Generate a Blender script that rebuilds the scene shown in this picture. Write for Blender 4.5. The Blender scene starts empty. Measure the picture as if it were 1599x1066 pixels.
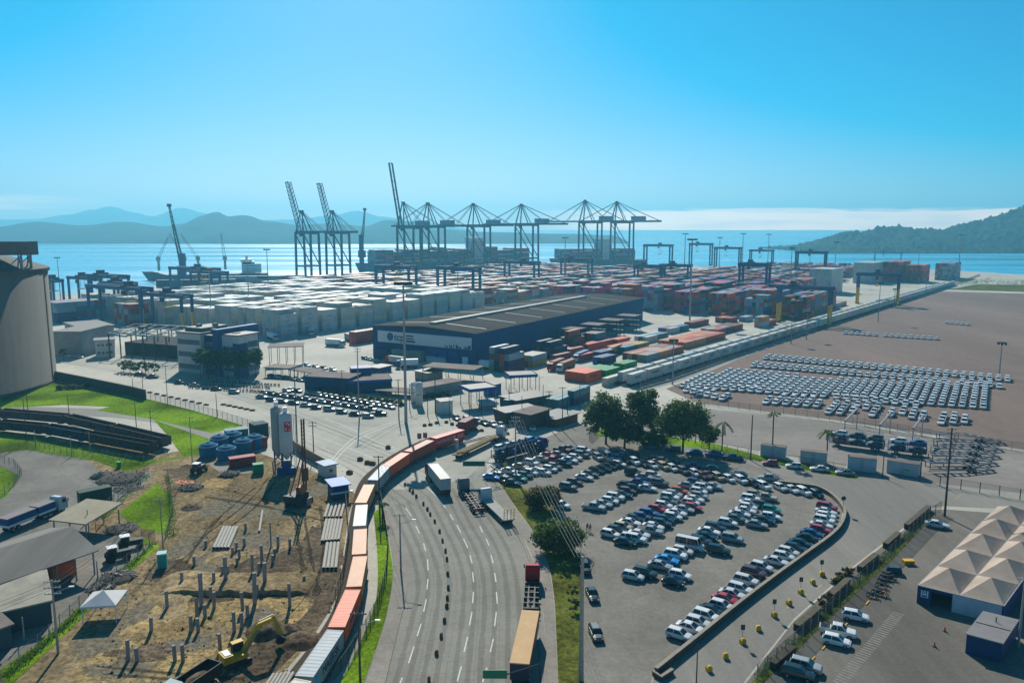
import bpy, math, random
from mathutils import Vector, Matrix, noise
from math import radians as R, sin, cos, pi, atan2, hypot
C = bpy.context.scene.collection
S = bpy.context.scene
rnd = random.Random(7)
# ---------------------------------------------------------------- camera, sky, sun, exposure
F, CX, CY, HZ, CH = 1200.0, 799.5, 533.0, 358.0, 60.0
PITCH = math.atan((CY - HZ) / F)
cd = bpy.data.cameras.new('camera'); cam = bpy.data.objects.new('camera', cd); C.objects.link(cam)
cam.location = (0, 0, CH); cam.rotation_euler = (pi / 2 - PITCH, 0, 0)
cd.sensor_width = 36; cd.lens = F / 1599 * 36; cd.clip_start = .5; cd.clip_end = 90000
S.camera = cam
SUN_EL, SUN_AZ = R(36), R(-10.4)          # azimuth from +Y towards +X
w = bpy.data.worlds.new('World'); S.world = w; w.use_nodes = True
nt = w.node_tree; N = nt.nodes; L = nt.links
bg = N['Background']
sky = N.new('ShaderNodeTexSky'); sky.sky_type = 'NISHITA'; sky.sun_disc = False
sky.sun_elevation = SUN_EL; sky.sun_rotation = SUN_AZ; sky.altitude = 0
sky.air_density = .8; sky.dust_density = .5; sky.ozone_density = 6.0
sp3 = N.new('ShaderNodeSeparateColor'); cb3 = N.new('ShaderNodeCombineColor'); L.new(sky.outputs[0], sp3.inputs[0])
for i_, (k_, o_) in enumerate(((1.6, -5.6), (.92, 0), (1.04, 0))):        # the deep cyan grade of the photo's sky
    m_ = N.new('ShaderNodeMath'); m_.operation = 'MULTIPLY_ADD'; L.new(sp3.outputs[i_], m_.inputs[0]); m_.inputs[1].default_value = k_; m_.inputs[2].default_value = o_
    x_ = N.new('ShaderNodeMath'); x_.operation = 'MAXIMUM'; L.new(m_.outputs[0], x_.inputs[0]); x_.inputs[1].default_value = .12; 
    if i_ == 0: r_out = x_.outputs[0]
    if i_ == 2:
        y_ = N.new('ShaderNodeMath'); y_.operation = 'MULTIPLY_ADD'; L.new(r_out, y_.inputs[0]); y_.inputs[1].default_value = -.13; L.new(x_.outputs[0], y_.inputs[2]); x_ = y_
    L.new(x_.outputs[0], cb3.inputs[i_])
# low bank of cloud lying on the sea horizon (part of the sky)
tc = N.new('ShaderNodeTexCoord'); sx = N.new('ShaderNodeSeparateXYZ'); L.new(tc.outputs['Generated'], sx.inputs[0])
mp = N.new('ShaderNodeMapping'); mp.inputs['Scale'].default_value = (5, 5, 60); L.new(tc.outputs['Generated'], mp.inputs[0])
nz = N.new('ShaderNodeTexNoise'); nz.inputs['Scale'].default_value = 2.2; nz.inputs['Detail'].default_value = 7; L.new(mp.outputs[0], nz.inputs['Vector'])
def math_(op, a, b=None, c=None, clamp=False):
    m = N.new('ShaderNodeMath'); m.operation = op; m.use_clamp = clamp
    for i, v in enumerate((a, b, c)):
        if v is None: continue
        if isinstance(v, (int, float)): m.inputs[i].default_value = v
        else: L.new(v, m.inputs[i])
    return m.outputs[0]
def ramp_(v, a, b, c=0., d=1.):
    m = N.new('ShaderNodeMapRange'); m.interpolation_type = 'SMOOTHSTEP'; L.new(v, m.inputs[0])
    for i, x in enumerate((a, b, c, d)): m.inputs[i + 1].default_value = x
    return m.outputs[0]
ed = math_('ADD', sx.outputs[2], math_('MULTIPLY', math_('SUBTRACT', nz.outputs[0], .5), .016))
bank = math_('MULTIPLY', ramp_(ed, .0255, .021), ramp_(sx.outputs[0], .0, .16))
bank2 = math_('MULTIPLY', math_('MULTIPLY', ramp_(ed, .038, .030), ramp_(ed, .014, .026)), ramp_(sx.outputs[0], -.42, -.6))
bank = math_('MULTIPLY', math_('MAXIMUM', bank, math_('MULTIPLY', bank2, .45)), ramp_(nz.outputs[0], .2, .62, .55, 1.))
mx = N.new('ShaderNodeMix'); mx.data_type = 'RGBA'
L.new(bank, mx.inputs[0]); L.new(cb3.outputs[0], mx.inputs[6]); mx.inputs[7].default_value = (38, 23, 14, 1)
L.new(mx.outputs[2], bg.inputs[0]); bg.inputs[1].default_value = .08
sl = bpy.data.lights.new('sun', 'SUN'); sun = bpy.data.objects.new('sun', sl); C.objects.link(sun)
sl.energy = 5.0; sl.angle = R(.5); sl.color = (1, .94, .84)
sdir = Vector((sin(SUN_AZ) * cos(SUN_EL), cos(SUN_AZ) * cos(SUN_EL), sin(SUN_EL)))
sun.rotation_euler = (-sdir).to_track_quat('-Z', 'Y').to_euler(); sun.location = (0, 200, 400)
S.view_settings.view_transform = 'Standard'; S.view_settings.look = 'None'
S.view_settings.exposure = 0.32; S.view_settings.gamma = 1
S.render.engine = 'CYCLES'
S.cycles.use_denoising = True; S.cycles.max_bounces = 5; S.cycles.diffuse_bounces = 2; S.cycles.glossy_bounces = 2
S.cycles.transparent_max_bounces = 12; S.cycles.volume_bounces = 0; S.cycles.caustics_reflective = False
S.cycles.sample_clamp_indirect = 3; S.cycles.sample_clamp_direct = 12
# ---------------------------------------------------------------- helpers
def lin(c): return c / 12.92 if c <= .04045 else ((c + .055) / 1.055) ** 2.4
def hx(h): return tuple(lin(int(h[i:i + 2], 16) / 255) for i in (0, 2, 4))
def P(px, py, z=0.0):
    """the place in the world, at height z, that a point of the photo shows"""
    v = (py - CY) / F; d = sin(PITCH) + v * cos(PITCH); f = cos(PITCH) - v * sin(PITCH)
    k = (CH - z) / d
    return Vector(((px - CX) / F * k, f * k, z))
def hgt(px, py, pytop):
    """height of an upright thing standing at (px, py) whose top is seen at pytop"""
    g = P(px, py); v = (pytop - CY) / F
    return CH - g.y * (sin(PITCH) + v * cos(PITCH)) / (cos(PITCH) - v * sin(PITCH))
def scr(p):
    y, z = p[1], p[2] - CH
    zc = y * cos(PITCH) - z * sin(PITCH); yc = -(y * sin(PITCH) + z * cos(PITCH))
    return CX + F * p[0] / zc, CY + F * yc / zc, zc
class MB:
    def __init__(s): s.v = []; s.f = []; s.m = []; s.c = []; s.col = (1, 1, 1)
    def add(s, vs, fs, m=0):
        b = len(s.v); s.v += [tuple(x) for x in vs]; s.f += [tuple(i + b for i in f) for f in fs]
        s.m += [m] * len(fs); s.c += [s.col] * len(fs); return s
    def box(s, x0, y0, z0, x1, y1, z1, m=0):
        return s.add([(x0, y0, z0), (x1, y0, z0), (x1, y1, z0), (x0, y1, z0), (x0, y0, z1), (x1, y0, z1), (x1, y1, z1), (x0, y1, z1)],
              [(0, 3, 2, 1), (4, 5, 6, 7), (0, 1, 5, 4), (1, 2, 6, 5), (2, 3, 7, 6), (3, 0, 4, 7)], m)
    def obox(s, c, sx, sy, z0, z1, rz=0, m=0):
        a, b = cos(rz), sin(rz); q = [(-sx / 2, -sy / 2), (sx / 2, -sy / 2), (sx / 2, sy / 2), (-sx / 2, sy / 2)]
        q = [(c[0] + x * a - y * b, c[1] + x * b + y * a) for x, y in q]; return s.prism(q, z0, z1, m)
    def prism(s, q, z0, z1, m=0):
        n = len(q); vs = [(x, y, z0) for x, y in q] + [(x, y, z1) for x, y in q]
        return s.add(vs, [tuple(range(n))[::-1], tuple(range(n, 2 * n))] + [(i, (i + 1) % n, n + (i + 1) % n, n + i) for i in range(n)], m)
    def tube(s, p, q, r0, r1=None, n=8, m=0, caps=True):
        r1 = r0 if r1 is None else r1; p = Vector(p); q = Vector(q); d = (q - p).normalized()
        a = d.orthogonal().normalized(); b = d.cross(a)
        if n == 4: a, b = (a + b).normalized(), (b - a).normalized()
        vs = [p + (a * cos(2 * pi * i / n) + b * sin(2 * pi * i / n)) * r0 for i in range(n)] + [q + (a * cos(2 * pi * i / n) + b * sin(2 * pi * i / n)) * r1 for i in range(n)]
        fs = [(i, (i + 1) % n, n + (i + 1) % n, n + i) for i in range(n)]
        if caps: fs += [tuple(range(n))[::-1], tuple(range(n, 2 * n))]
        return s.add(vs, fs, m)
    def bar(s, p, q, w, h=None, m=0):
        h = h or w; p = Vector(p); q = Vector(q); d = (q - p).normalized()
        a = d.cross(Vector((0, 0, 1)))
        if a.length < 1e-3: a = Vector((1, 0, 0))
        a.normalize(); b = a.cross(d); vs = []
        for o in (p, q): vs += [o - a * w / 2 - b * h / 2, o + a * w / 2 - b * h / 2, o + a * w / 2 + b * h / 2, o - a * w / 2 + b * h / 2]
        return s.add(vs, [(0, 3, 2, 1), (4, 5, 6, 7), (0, 1, 5, 4), (1, 2, 6, 5), (2, 3, 7, 6), (3, 0, 4, 7)], m)
    def path(s, pts, r, n=6, m=0):
        for a, b in zip(pts, pts[1:]): s.tube(a, b, r, r, n, m)
        return s
    def lathe(s, prof, n=16, m=0, c=(0, 0)):
        k = len(prof); vs = [(c[0] + r * cos(2 * pi * i / n), c[1] + r * sin(2 * pi * i / n), z) for r, z in prof for i in range(n)]
        fs = [(j * n + i, j * n + (i + 1) % n, (j + 1) * n + (i + 1) % n, (j + 1) * n + i) for j in range(k - 1) for i in range(n)]
        fs += [tuple(range(n))[::-1], tuple((k - 1) * n + i for i in range(n))]
        return s.add(vs, fs, m)
    def quad(s, a, b, c, d, m=0): return s.add([a, b, c, d], [(0, 1, 2, 3)], m)
    def mesh(s, name, mats, smooth=False):
        me = bpy.data.meshes.new(name); me.from_pydata(s.v, [], s.f)
        for x in (mats if isinstance(mats, (list, tuple)) else [mats]): me.materials.append(x)
        if len(me.materials) > 1: me.polygons.foreach_set('material_index', s.m)
        if any(c != (1, 1, 1) for c in s.c):
            at = me.attributes.new('col', 'FLOAT_COLOR', 'FACE'); at.data.foreach_set('color', [x for c in s.c for x in (c[0], c[1], c[2], 1)])
        if smooth: me.polygons.foreach_set('use_smooth', [True] * len(me.polygons))
        me.update(); return me
    def build(s, name, mats, parent=None, smooth=False):
        return put(name, s.mesh(name, mats, smooth), parent)
def put(name, me, parent=None, loc=None, rz=0):
    o = bpy.data.objects.new(name, me); C.objects.link(o)
    if parent: o.parent = parent
    if loc is not None: o.location = loc; o.rotation_euler = (0, 0, rz)
    return o
def tag(o, label, cat, group=None):
    o['label'] = label; o['category'] = cat
    if group: o['group'] = group
    return o
def T(name, label, cat, loc=(0, 0, 0), rz=0, group=None):
    o = bpy.data.objects.new(name, None); C.objects.link(o); o.location = loc; o.rotation_euler = (0, 0, rz)
    o.empty_display_size = .2
    return tag(o, label, cat, group)
KIDS = {}
def kids(o):
    return [c for c in o.children]
def dup(root, loc, rz=None, label=None, group=None):
    r = root.copy(); C.objects.link(r); r.location = loc
    if rz is not None: r.rotation_euler = (0, 0, rz)
    if label: r['label'] = label
    if group: r['group'] = group
    for ch in kids(root):
        c = ch.copy(); C.objects.link(c); c.parent = r
        for g in kids(ch):
            d = g.copy(); C.objects.link(d); d.parent = c
    return r
def struct(o): o['kind'] = 'structure'; return o
def stuff(o): o['kind'] = 'stuff'; return o
ORD = 'nearest second third fourth fifth sixth seventh eighth ninth tenth eleventh twelfth thirteenth fourteenth fifteenth sixteenth seventeenth eighteenth nineteenth twentieth'.split()
def nth(i):
    if i < 20: return ORD[i] if i else 'first'
    t = {2: 'twenty', 3: 'thirty', 4: 'forty', 5: 'fifty', 6: 'sixty'}[(i + 1) // 10]; k = (i + 1) % 10
    return t + '-' + ('first second third fourth fifth sixth seventh eighth ninth'.split()[k - 1]) if k else t[:-1] + 'ieth'
# ---------------------------------------------------------------- materials
MATS = {}
def mat(name, rgb, rough=.7, metal=0, var=.12, scale=.6, bump=0, attr=False, spec=.18, coat=0, var2=None, stretch=None, alpha=None, objrand=0, obj=False, var3=None):
    if name in MATS: return MATS[name]
    if isinstance(rgb, str): rgb = hx(rgb)
    m = bpy.data.materials.new(name); m.use_nodes = True; t = m.node_tree; n = t.nodes; l = t.links; b = n['Principled BSDF']
    b.inputs['Roughness'].default_value = rough; b.inputs['Metallic'].default_value = metal
    b.inputs['Specular IOR Level'].default_value = spec; b.inputs['Coat Weight'].default_value = coat; b.inputs['Coat Roughness'].default_value = .08
    co = n.new('ShaderNodeTexCoord') if obj else n.new('ShaderNodeNewGeometry'); out = co.outputs['Object' if obj else 'Position']
    if stretch:
        mpn = n.new('ShaderNodeMapping'); mpn.inputs['Rotation'].default_value[2] = stretch[0]; mpn.inputs['Scale'].default_value = stretch[1]
        l.new(out, mpn.inputs[0]); out = mpn.outputs[0]
    nzn = n.new('ShaderNodeTexNoise'); nzn.inputs['Scale'].default_value = scale; nzn.inputs['Detail'].default_value = 8; nzn.inputs['Roughness'].default_value = .62
    l.new(out, nzn.inputs['Vector'])
    mr = n.new('ShaderNodeMapRange'); l.new(nzn.outputs[0], mr.inputs[0])
    for i, x in enumerate((.28, .72, 1 - var, 1 + var)): mr.inputs[i + 1].default_value = x
    fac = mr.outputs[0]
    if var2:
        n2 = n.new('ShaderNodeTexNoise'); n2.inputs['Scale'].default_value = var2[0]; n2.inputs['Detail'].default_value = 5; l.new(out, n2.inputs['Vector'])
        m2 = n.new('ShaderNodeMapRange'); l.new(n2.outputs[0], m2.inputs[0])
        for i, x in enumerate((.35, .65, 1 - var2[1], 1 + var2[1])): m2.inputs[i + 1].default_value = x
        mm = n.new('ShaderNodeMath'); mm.operation = 'MULTIPLY'; l.new(fac, mm.inputs[0]); l.new(m2.outputs[0], mm.inputs[1]); fac = mm.outputs[0]
    if var3:
        n2 = n.new('ShaderNodeTexNoise'); n2.inputs['Scale'].default_value = var3[0]; n2.inputs['Detail'].default_value = 6; n2.inputs['Roughness'].default_value = .75; l.new(co.outputs['Position'], n2.inputs['Vector'])
        m2 = n.new('ShaderNodeMapRange'); l.new(n2.outputs[0], m2.inputs[0])
        for i, x in enumerate((.38, .62, 1 - var3[1], 1 + var3[1])): m2.inputs[i + 1].default_value = x
        mm = n.new('ShaderNodeMath'); mm.operation = 'MULTIPLY'; l.new(fac, mm.inputs[0]); l.new(m2.outputs[0], mm.inputs[1]); fac = mm.outputs[0]
    if objrand:
        oi = n.new('ShaderNodeObjectInfo'); m3 = n.new('ShaderNodeMapRange'); l.new(oi.outputs['Random'], m3.inputs[0])
        m3.inputs[3].default_value = 1 - objrand; m3.inputs[4].default_value = 1 + objrand
        mm = n.new('ShaderNodeMath'); mm.operation = 'MULTIPLY'; l.new(fac, mm.inputs[0]); l.new(m3.outputs[0], mm.inputs[1]); fac = mm.outputs[0]
    vm = n.new('ShaderNodeVectorMath'); vm.operation = 'SCALE'; l.new(fac, vm.inputs['Scale'])
    if attr:
        an = n.new('ShaderNodeAttribute'); an.attribute_name = 'col'
        v2 = n.new('ShaderNodeVectorMath'); v2.operation = 'MULTIPLY'; l.new(an.outputs['Color'], v2.inputs[0]); v2.inputs[1].default_value = rgb; l.new(v2.outputs[0], vm.inputs[0])
    else: vm.inputs[0].default_value = rgb
    l.new(vm.outputs[0], b.inputs['Base Color'])
    if bump:
        bn = n.new('ShaderNodeBump'); bn.inputs['Strength'].default_value = 1; bn.inputs['Distance'].default_value = bump; l.new(nzn.outputs[0], bn.inputs['Height']); l.new(bn.outputs[0], b.inputs['Normal'])
    if alpha is not None: b.inputs['Alpha'].default_value = alpha
    MATS[name] = m; return m
STEEL = mat('galvanised_steel', (.28, .29, .3), .5, .4)
DARK = mat('dark_metal', (.03, .032, .035), .6, .2)
RUBBER = mat('rubber', (.018, .018, .019), .85)
RIM = mat('alloy', (.35, .36, .37), .4, .7)
GLASS = mat('dark_glass', (.012, .017, .022), .06, 0, var=.02, spec=.6)
WHITE = mat('white_paint', (.72, .73, .72), .5, objrand=.06)
CONC = mat('pole_concrete', (.3, .28, .25), .9, var=.2, scale=3)
WOOD = mat('pole_wood', (.075, .062, .05), .9, var=.3, scale=4)
YEL = mat('yellow_paint', (.62, .36, .03), .6, var=.2)
ORG = mat('orange_plastic', (.75, .14, .03), .6)
def paint(c, rough=.35): return mat('paint_' + c, c, rough, 0, var=.1, scale=.5, coat=.45, objrand=.14, spec=.5)
# ================================================================ SETTING
M_CONC = mat('road_concrete', (0.211, 0.202, 0.168), var3=(1.6, .10), rough=.8, var=.10, scale=.35, var2=(.035, .13), spec=.12)
M_PLAZA = mat('yard_concrete', (0.396, 0.374, 0.310), var3=(1.2, .10), rough=.8, var=.12, scale=.25, var2=(.02, .16), spec=.15)
M_ASPH = mat('old_asphalt', (.195, .18, .152), var3=(1.5, .12), rough=.9, var=.14, scale=.5, var2=(.06, .16), spec=.08)
M_ASPH2 = mat('exit_asphalt', (0.215, 0.202, 0.176), var3=(1.5, .08), rough=.9, var=.10, scale=.5, var2=(.05, .12), stretch=(R(42), (1, .12, 1)), spec=.08)
M_ASPH3 = mat('yard_asphalt', (0.146, 0.133, 0.112), var3=(1.5, .1), rough=.9, var=.14, scale=.4, var2=(.07, .2), stretch=(R(35), (1, .2, 1)), spec=.08)
M_PINK = mat('brown_asphalt', (.19, .138, .112), var3=(.5, .10), rough=.9, var=.08, scale=.2, var2=(.015, .14), stretch=(R(57), (1, .25, 1)), spec=.08)
M_GRASS = mat('turf', (.12, .2, .012), var3=(1.6, .4), rough=.95, var=.35, scale=.9, bump=.15, var2=(.06, .45), spec=.0)
M_DRYGRASS = mat('dry_turf', (.10, .11, .022), var3=(1.4, .4), rough=.95, var=.4, scale=.8, bump=.15, var2=(.1, .35), spec=.0)
M_DIRT = mat('dirt', (.225, .168, .092), var3=(1.1, .45), rough=.95, var=.35, scale=.4, bump=.5, var2=(.055, .4), stretch=(R(-25), (1, .4, 1)), spec=.0)
M_CLAY = mat('clay', (0.310, 0.224, 0.103), var3=(1.3, .45), rough=.95, var=.35, scale=.6, bump=.3, var2=(.09, .3), spec=.0)
M_MUD = mat('mud', (.11, .082, .052), var3=(1.2, .5), rough=.95, var=.4, scale=.5, bump=.4, var2=(.08, .35), spec=.02)
M_BALLAST = mat('ballast', (.085, .068, .052), .95, var=.35, scale=2.5, bump=.1, spec=.0)
M_WALK = mat('pavement_slab', (0.249, 0.224, 0.189), var3=(1.5,.1), rough=.9, var=.14, scale=.6, var2=(.1, .12), spec=.08)
M_LINE = mat('road_marking', (.55, .55, .51), .8, var=.25, scale=1.5, spec=.08)
def sheet(name, pts, m, z, world=False):
    q = [Vector((x, y, 0)) for x, y in pts] if world else [P(x, y) for x, y in pts]
    mb = MB(); mb.add([(p.x, p.y, z) for p in q], [tuple(range(len(q)))])
    o = mb.build(name, m); return struct(o)
def curve(pts, k=6):
    """a smooth line through photo points"""
    out = []
    for i in range(len(pts) - 1):
        p0 = pts[max(i - 1, 0)]; p1 = pts[i]; p2 = pts[i + 1]; p3 = pts[min(i + 2, len(pts) - 1)]
        for j in range(k):
            t = j / k
            out.append(tuple(.5 * (2 * b + (c - a) * t + (2 * a - 5 * b + 4 * c - d) * t * t + (-a + 3 * b - 3 * c + d) * t ** 3) for a, b, c, d in zip(p0, p1, p2, p3)))
    return out + [tuple(pts[-1])]
coast = [(-900, 500), (-520, 520), (-430, 700), (-345, 900), (-262, 1000), (-60, 1120), (250, 1270), (560, 1270), (640, 1180), (690, 1010), (760, 930), (1400, 900)]
gm = MB(); gp = coast + [(1400, -200), (-900, -200)]
gm.add([(x, y, 0) for x, y in gp] + [(x, y, -6) for x, y in gp], [tuple(range(len(gp)))[::-1]] + [(i, (i + 1) % len(gp), len(gp) + (i + 1) % len(gp), len(gp) + i) for i in range(len(gp))])
g = struct(gm.build('ground', M_PLAZA))
# water
wm = bpy.data.materials.new('sea_water'); wm.use_nodes = True; t = wm.node_tree; b = t.nodes['Principled BSDF']
b.inputs['Base Color'].default_value = (.06, .40, .60, 1); b.inputs['Roughness'].default_value = .2; b.inputs['IOR'].default_value = 1.33
geo = t.nodes.new('ShaderNodeNewGeometry'); bumps = None
for sc_, dist in ((.05, .8), (.3, .14)):
    n_ = t.nodes.new('ShaderNodeTexNoise'); n_.inputs['Scale'].default_value = sc_; n_.inputs['Detail'].default_value = 6; t.links.new(geo.outputs['Position'], n_.inputs['Vector'])
    bp = t.nodes.new('ShaderNodeBump'); bp.inputs['Distance'].default_value = dist; bp.inputs['Strength'].default_value = .9; t.links.new(n_.outputs[0], bp.inputs['Height'])
    if bumps: t.links.new(bumps.outputs[0], bp.inputs['Normal'])
    bumps = bp
t.links.new(bumps.outputs[0], b.inputs['Normal'])
# long wind lanes: smoother and rougher belts of water
mpn = t.nodes.new('ShaderNodeMapping'); mpn.inputs['Scale'].default_value = (.0006, .006, 1); t.links.new(geo.outputs['Position'], mpn.inputs[0])
n_ = t.nodes.new('ShaderNodeTexNoise'); n_.inputs['Scale'].default_value = 1; n_.inputs['Detail'].default_value = 4; t.links.new(mpn.outputs[0], n_.inputs['Vector'])
mr = t.nodes.new('ShaderNodeMapRange'); t.links.new(n_.outputs[0], mr.inputs[0])
for i, x in enumerate((.4, .62, .13, .42)): mr.inputs[i + 1].default_value = x
t.links.new(mr.outputs[0], b.inputs['Roughness'])
mb = MB(); mb.quad((-30000, -400, -3), (30000, -400, -3), (30000, 60000, -3), (-30000, 60000, -3)); struct(mb.build('water', wm))
# ---- hills
def ridge(name, prof, Z, depth, m, rough, seed, fine=0, step=60.):
    """terrain strip whose skyline runs through the photo points prof, standing Z metres off"""
    xs = [(px - CX) / F * Z for px, py in prof]; hs_ = [CH - (py - HZ) / F * Z for px, py in prof]
    n = int((xs[-1] - xs[0]) / step); k = max(10, int(depth / step)); vs = []; fs = []
    for i in range(n + 1):
        x = xs[0] + (xs[-1] - xs[0]) * i / n; j = 0
        while j < len(xs) - 2 and xs[j + 1] < x: j += 1
        u = (x - xs[j]) / (xs[j + 1] - xs[j]); u = u * u * (3 - 2 * u); h = hs_[j] * (1 - u) + hs_[j + 1] * u
        for q in range(k + 1):
            v = q / k; y = Z - depth * .5 + depth * v
            e = max(0, 1 - abs(2 * v - 1)) ** .75
            nn = noise.fractal(Vector((x / rough + seed, y / rough, seed)), 1.0, 2.0, 5)
            f_ = noise.noise(Vector((x / 14, y / 14, seed))) * fine + noise.noise(Vector((x / 6, y / 6, seed + 3))) * fine * .5 if fine else 0
            z = -4 + (h + 4) * e * (1 + .22 * nn * (1 - e * .7)) + (f_ if e > .03 else 0)
            vs.append((x, y, z))
    for i in range(n):
        for q in range(k): a = i * (k + 1) + q; fs.append((a, a + k + 1, a + k + 2, a + 1))
    mb = MB(); mb.add(vs, fs); o = mb.build(name, m, smooth=True); o['kind'] = 'structure'; return o
M_HILL = mat('forest_cover', (.016, .03, .014), .95, var=.4, scale=.05, var2=(.012, .4), spec=.05)
ridge('hills', [(-420, 352), (-150, 350), (0, 354), (70, 346), (140, 351), (200, 347), (260, 353), (300, 347), (322, 336), (345, 331), (362, 338), (385, 336), (420, 345), (470, 351), (520, 349), (575, 352), (605, 343), (630, 345), (680, 357), (760, 362), (860, 364), (960, 367)], 3900, 1000, M_HILL, 300, 3, 0, 22)
ridge('mountains', [(-300, 345), (60, 343), (120, 336), (150, 328), (182, 322), (215, 331), (245, 338), (290, 326), (330, 334), (390, 344), (470, 343), (520, 338), (560, 331), (600, 339), (650, 346), (740, 358)], 8600, 1500, M_HILL, 700, 9, 0, 80)
ridge('headland', [(1225, 389), (1262, 386), (1290, 374), (1320, 362), (1345, 364), (1365, 357), (1395, 354), (1420, 361), (1440, 358), (1470, 361), (1490, 352), (1515, 347), (1540, 339), (1562, 333), (1590, 324), (1640, 312), (1720, 300), (1850, 310), (2000, 330)], 2350, 620, M_HILL, 120, 5, 12., 5.)
# ---- the right hand yards, roads, site
sheet('car_terminal_yard', [(1040, 607), (1150, 562), (1260, 520), (1330, 493), (1420, 468), (1472, 455), (1700, 461), (2000, 560), (2000, 790), (1600, 702), (1450, 678), (1300, 655), (1090, 629)], M_PINK, .004)
sheet('yard_verge', [(1478, 452), (1525, 444), (1700, 446), (1700, 459)], M_DRYGRASS, .008)
sheet('terminal_lane', [(1060, 633), (1300, 658), (1450, 681), (1600, 705), (1900, 770), (1900, 830), (1600, 770), (1440, 752), (1290, 722), (1110, 690), (1000, 672)], mat('lane_asphalt', (0.232, 0.206, 0.181), .9, var=.1, scale=.4, var2=(.05, .12), spec=.08), .008)
sheet('car_park', [(760, 745), (800, 706), (900, 662), (1100, 702), (1200, 728), (1290, 764), (1318, 790), (1310, 828), (1240, 872), (1150, 942), (1020, 1052), (1000, 1130), (910, 1130), (905, 880), (870, 790)], M_ASPH, .004)
sheet('exit_road', [(1130, 712), (1290, 724), (1440, 752), (1700, 800), (1480, 790), (1452, 792), (1330, 885), (1240, 965), (1160, 1066), (1130, 1120), (1000, 1130), (1022, 1054), (1150, 944), (1240, 874), (1312, 829), (1320, 795), (1290, 764)], M_ASPH2, .008)
sheet('tent_yard', [(1452, 796), (1330, 889), (1240, 969), (1160, 1072), (1140, 1120), (1750, 1120), (1750, 850), (1700, 812), (1480, 795)], M_ASPH3, .004)
road_l = curve([(60, 562), (180, 580), (300, 602), (420, 642), (500, 690), (545, 735), (575, 760), (600, 800), (612, 850), (612, 900), (600, 965), (575, 1040), (550, 1110)])
road_r = [(860, 1110), (852, 1000), (846, 940), (835, 880), (815, 835), (785, 790), (760, 745), (760, 690), (800, 640), (640, 612), (500, 585), (300, 560), (150, 556)]
sheet('main_road', road_l + road_r, M_CONC, .006)
sheet('crossing_plaza', curve([(60, 562), (180, 580), (300, 602), (420, 642), (500, 690), (545, 735), (572, 757)]) + curve([(572, 757), (620, 764), (680, 758), (735, 742), (762, 722)], 4) + [(790, 680), (800, 640), (640, 612), (500, 585), (300, 560), (150, 556)], mat('lighter_concrete', (.34, .33, .275), .8, var=.1, scale=.3, var2=(.03, .14), var3=(1.4, .1), spec=.12), .0075)  # upper stretch of the main road, overlaid in a lighter colour
sheet('pavement', curve([(860, 1120), (852, 1000), (846, 940), (835, 880), (815, 835), (785, 790), (762, 748)]) + curve([(775, 748), (800, 785), (832, 830), (853, 872), (864, 930), (868, 1000), (874, 1120)]), M_WALK, .07)
sheet('verge', curve([(776, 748), (801, 785), (833, 830), (854, 872), (865, 930), (869, 1000), (874, 1120)]) + curve([(912, 1120), (910, 960), (905, 880), (870, 800), (840, 775), (800, 752)]), M_DRYGRASS, .06)
sheet('railway_verge', curve([(596, 792), (608, 850), (613, 900), (602, 965), (577, 1040), (552, 1110)]) + curve([(505, 1110), (545, 1040), (570, 985), (586, 940), (590, 900), (588, 850), (583, 800)]), M_GRASS, .05)
sheet('pavement_left', curve([(597, 792), (609, 850), (614, 900), (604, 965), (580, 1040), (556, 1110)]) + curve([(590, 1110), (606, 1040), (622, 975), (634, 920), (630, 880), (618, 840), (603, 795)]), M_WALK, .04)
sheet('railway_bed', curve([(690, 690), (650, 712), (610, 738), (585, 760), (575, 800), (573, 850), (572, 900), (560, 950), (530, 1000), (490, 1066), (470, 1120)]) + curve([(420, 1120), (440, 1066), (490, 1000), (520, 950), (532, 900), (540, 850), (548, 800), (560, 755), (590, 725), (630, 700), (672, 682)]), M_BALLAST, .02)
site = [(120, 1130), (0, 1130), (40, 1060), (110, 1000), (175, 930), (245, 860), (262, 800), (240, 745), (222, 715), (270, 705), (330, 700), (400, 705), (470, 730), (520, 745), (556, 772), (545, 800), (538, 850), (530, 900), (516, 950), (485, 1000), (430, 1066), (400, 1130)]
sheet('building_site', site, M_DIRT, .016)
sheet('site_clay', curve([(252, 932), (300, 931), (400, 930), (475, 932), (478, 960), (455, 985), (440, 960), (405, 945), (385, 1000), (350, 1030), (300, 1050), (230, 1045), (180, 1060), (110, 1060), (150, 1020), (200, 990), (230, 960), (252, 932)], 3)[:-1], M_CLAY, .022)
sheet('site_mud', curve([(440, 930), (500, 880), (535, 890), (528, 925), (500, 975), (440, 1040), (380, 1085), (340, 1066), (390, 1010), (440, 985), (470, 965), (490, 935), (440, 930)], 3)[:-1], M_MUD, .024)
sheet('site_slab', [(325, 725), (358, 708), (400, 712), (392, 738), (352, 742)], M_WALK, .03)
for i, q in enumerate([[(-60, 640), (70, 590), (95, 596), (140, 603), (228, 619), (200, 636), (100, 632)], [(150, 640), (228, 622), (300, 640), (380, 664), (330, 676), (240, 655)],
        [(-60, 672), (0, 672), (60, 680), (135, 700), (240, 718), (285, 712), (262, 680), (240, 655), (340, 690), (350, 700), (300, 712), (240, 722), (200, 738), (145, 718), (40, 702), (-60, 712)],
        [(186, 800), (245, 755), (268, 768), (272, 800), (262, 835), (205, 820)], [(-60, 730), (0, 728), (30, 742), (10, 775), (-60, 800)], [(205, 838), (236, 842), (234, 850), (218, 850)],
        [(148, 800), (185, 790), (160, 806)], [(0, 1045), (60, 1005), (110, 960), (165, 905), (240, 850), (250, 852), (175, 918), (120, 972), (60, 1030), (10, 1075)]]):
    o = sheet('lawn', q, M_GRASS, .03 + .004 * i)
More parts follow.
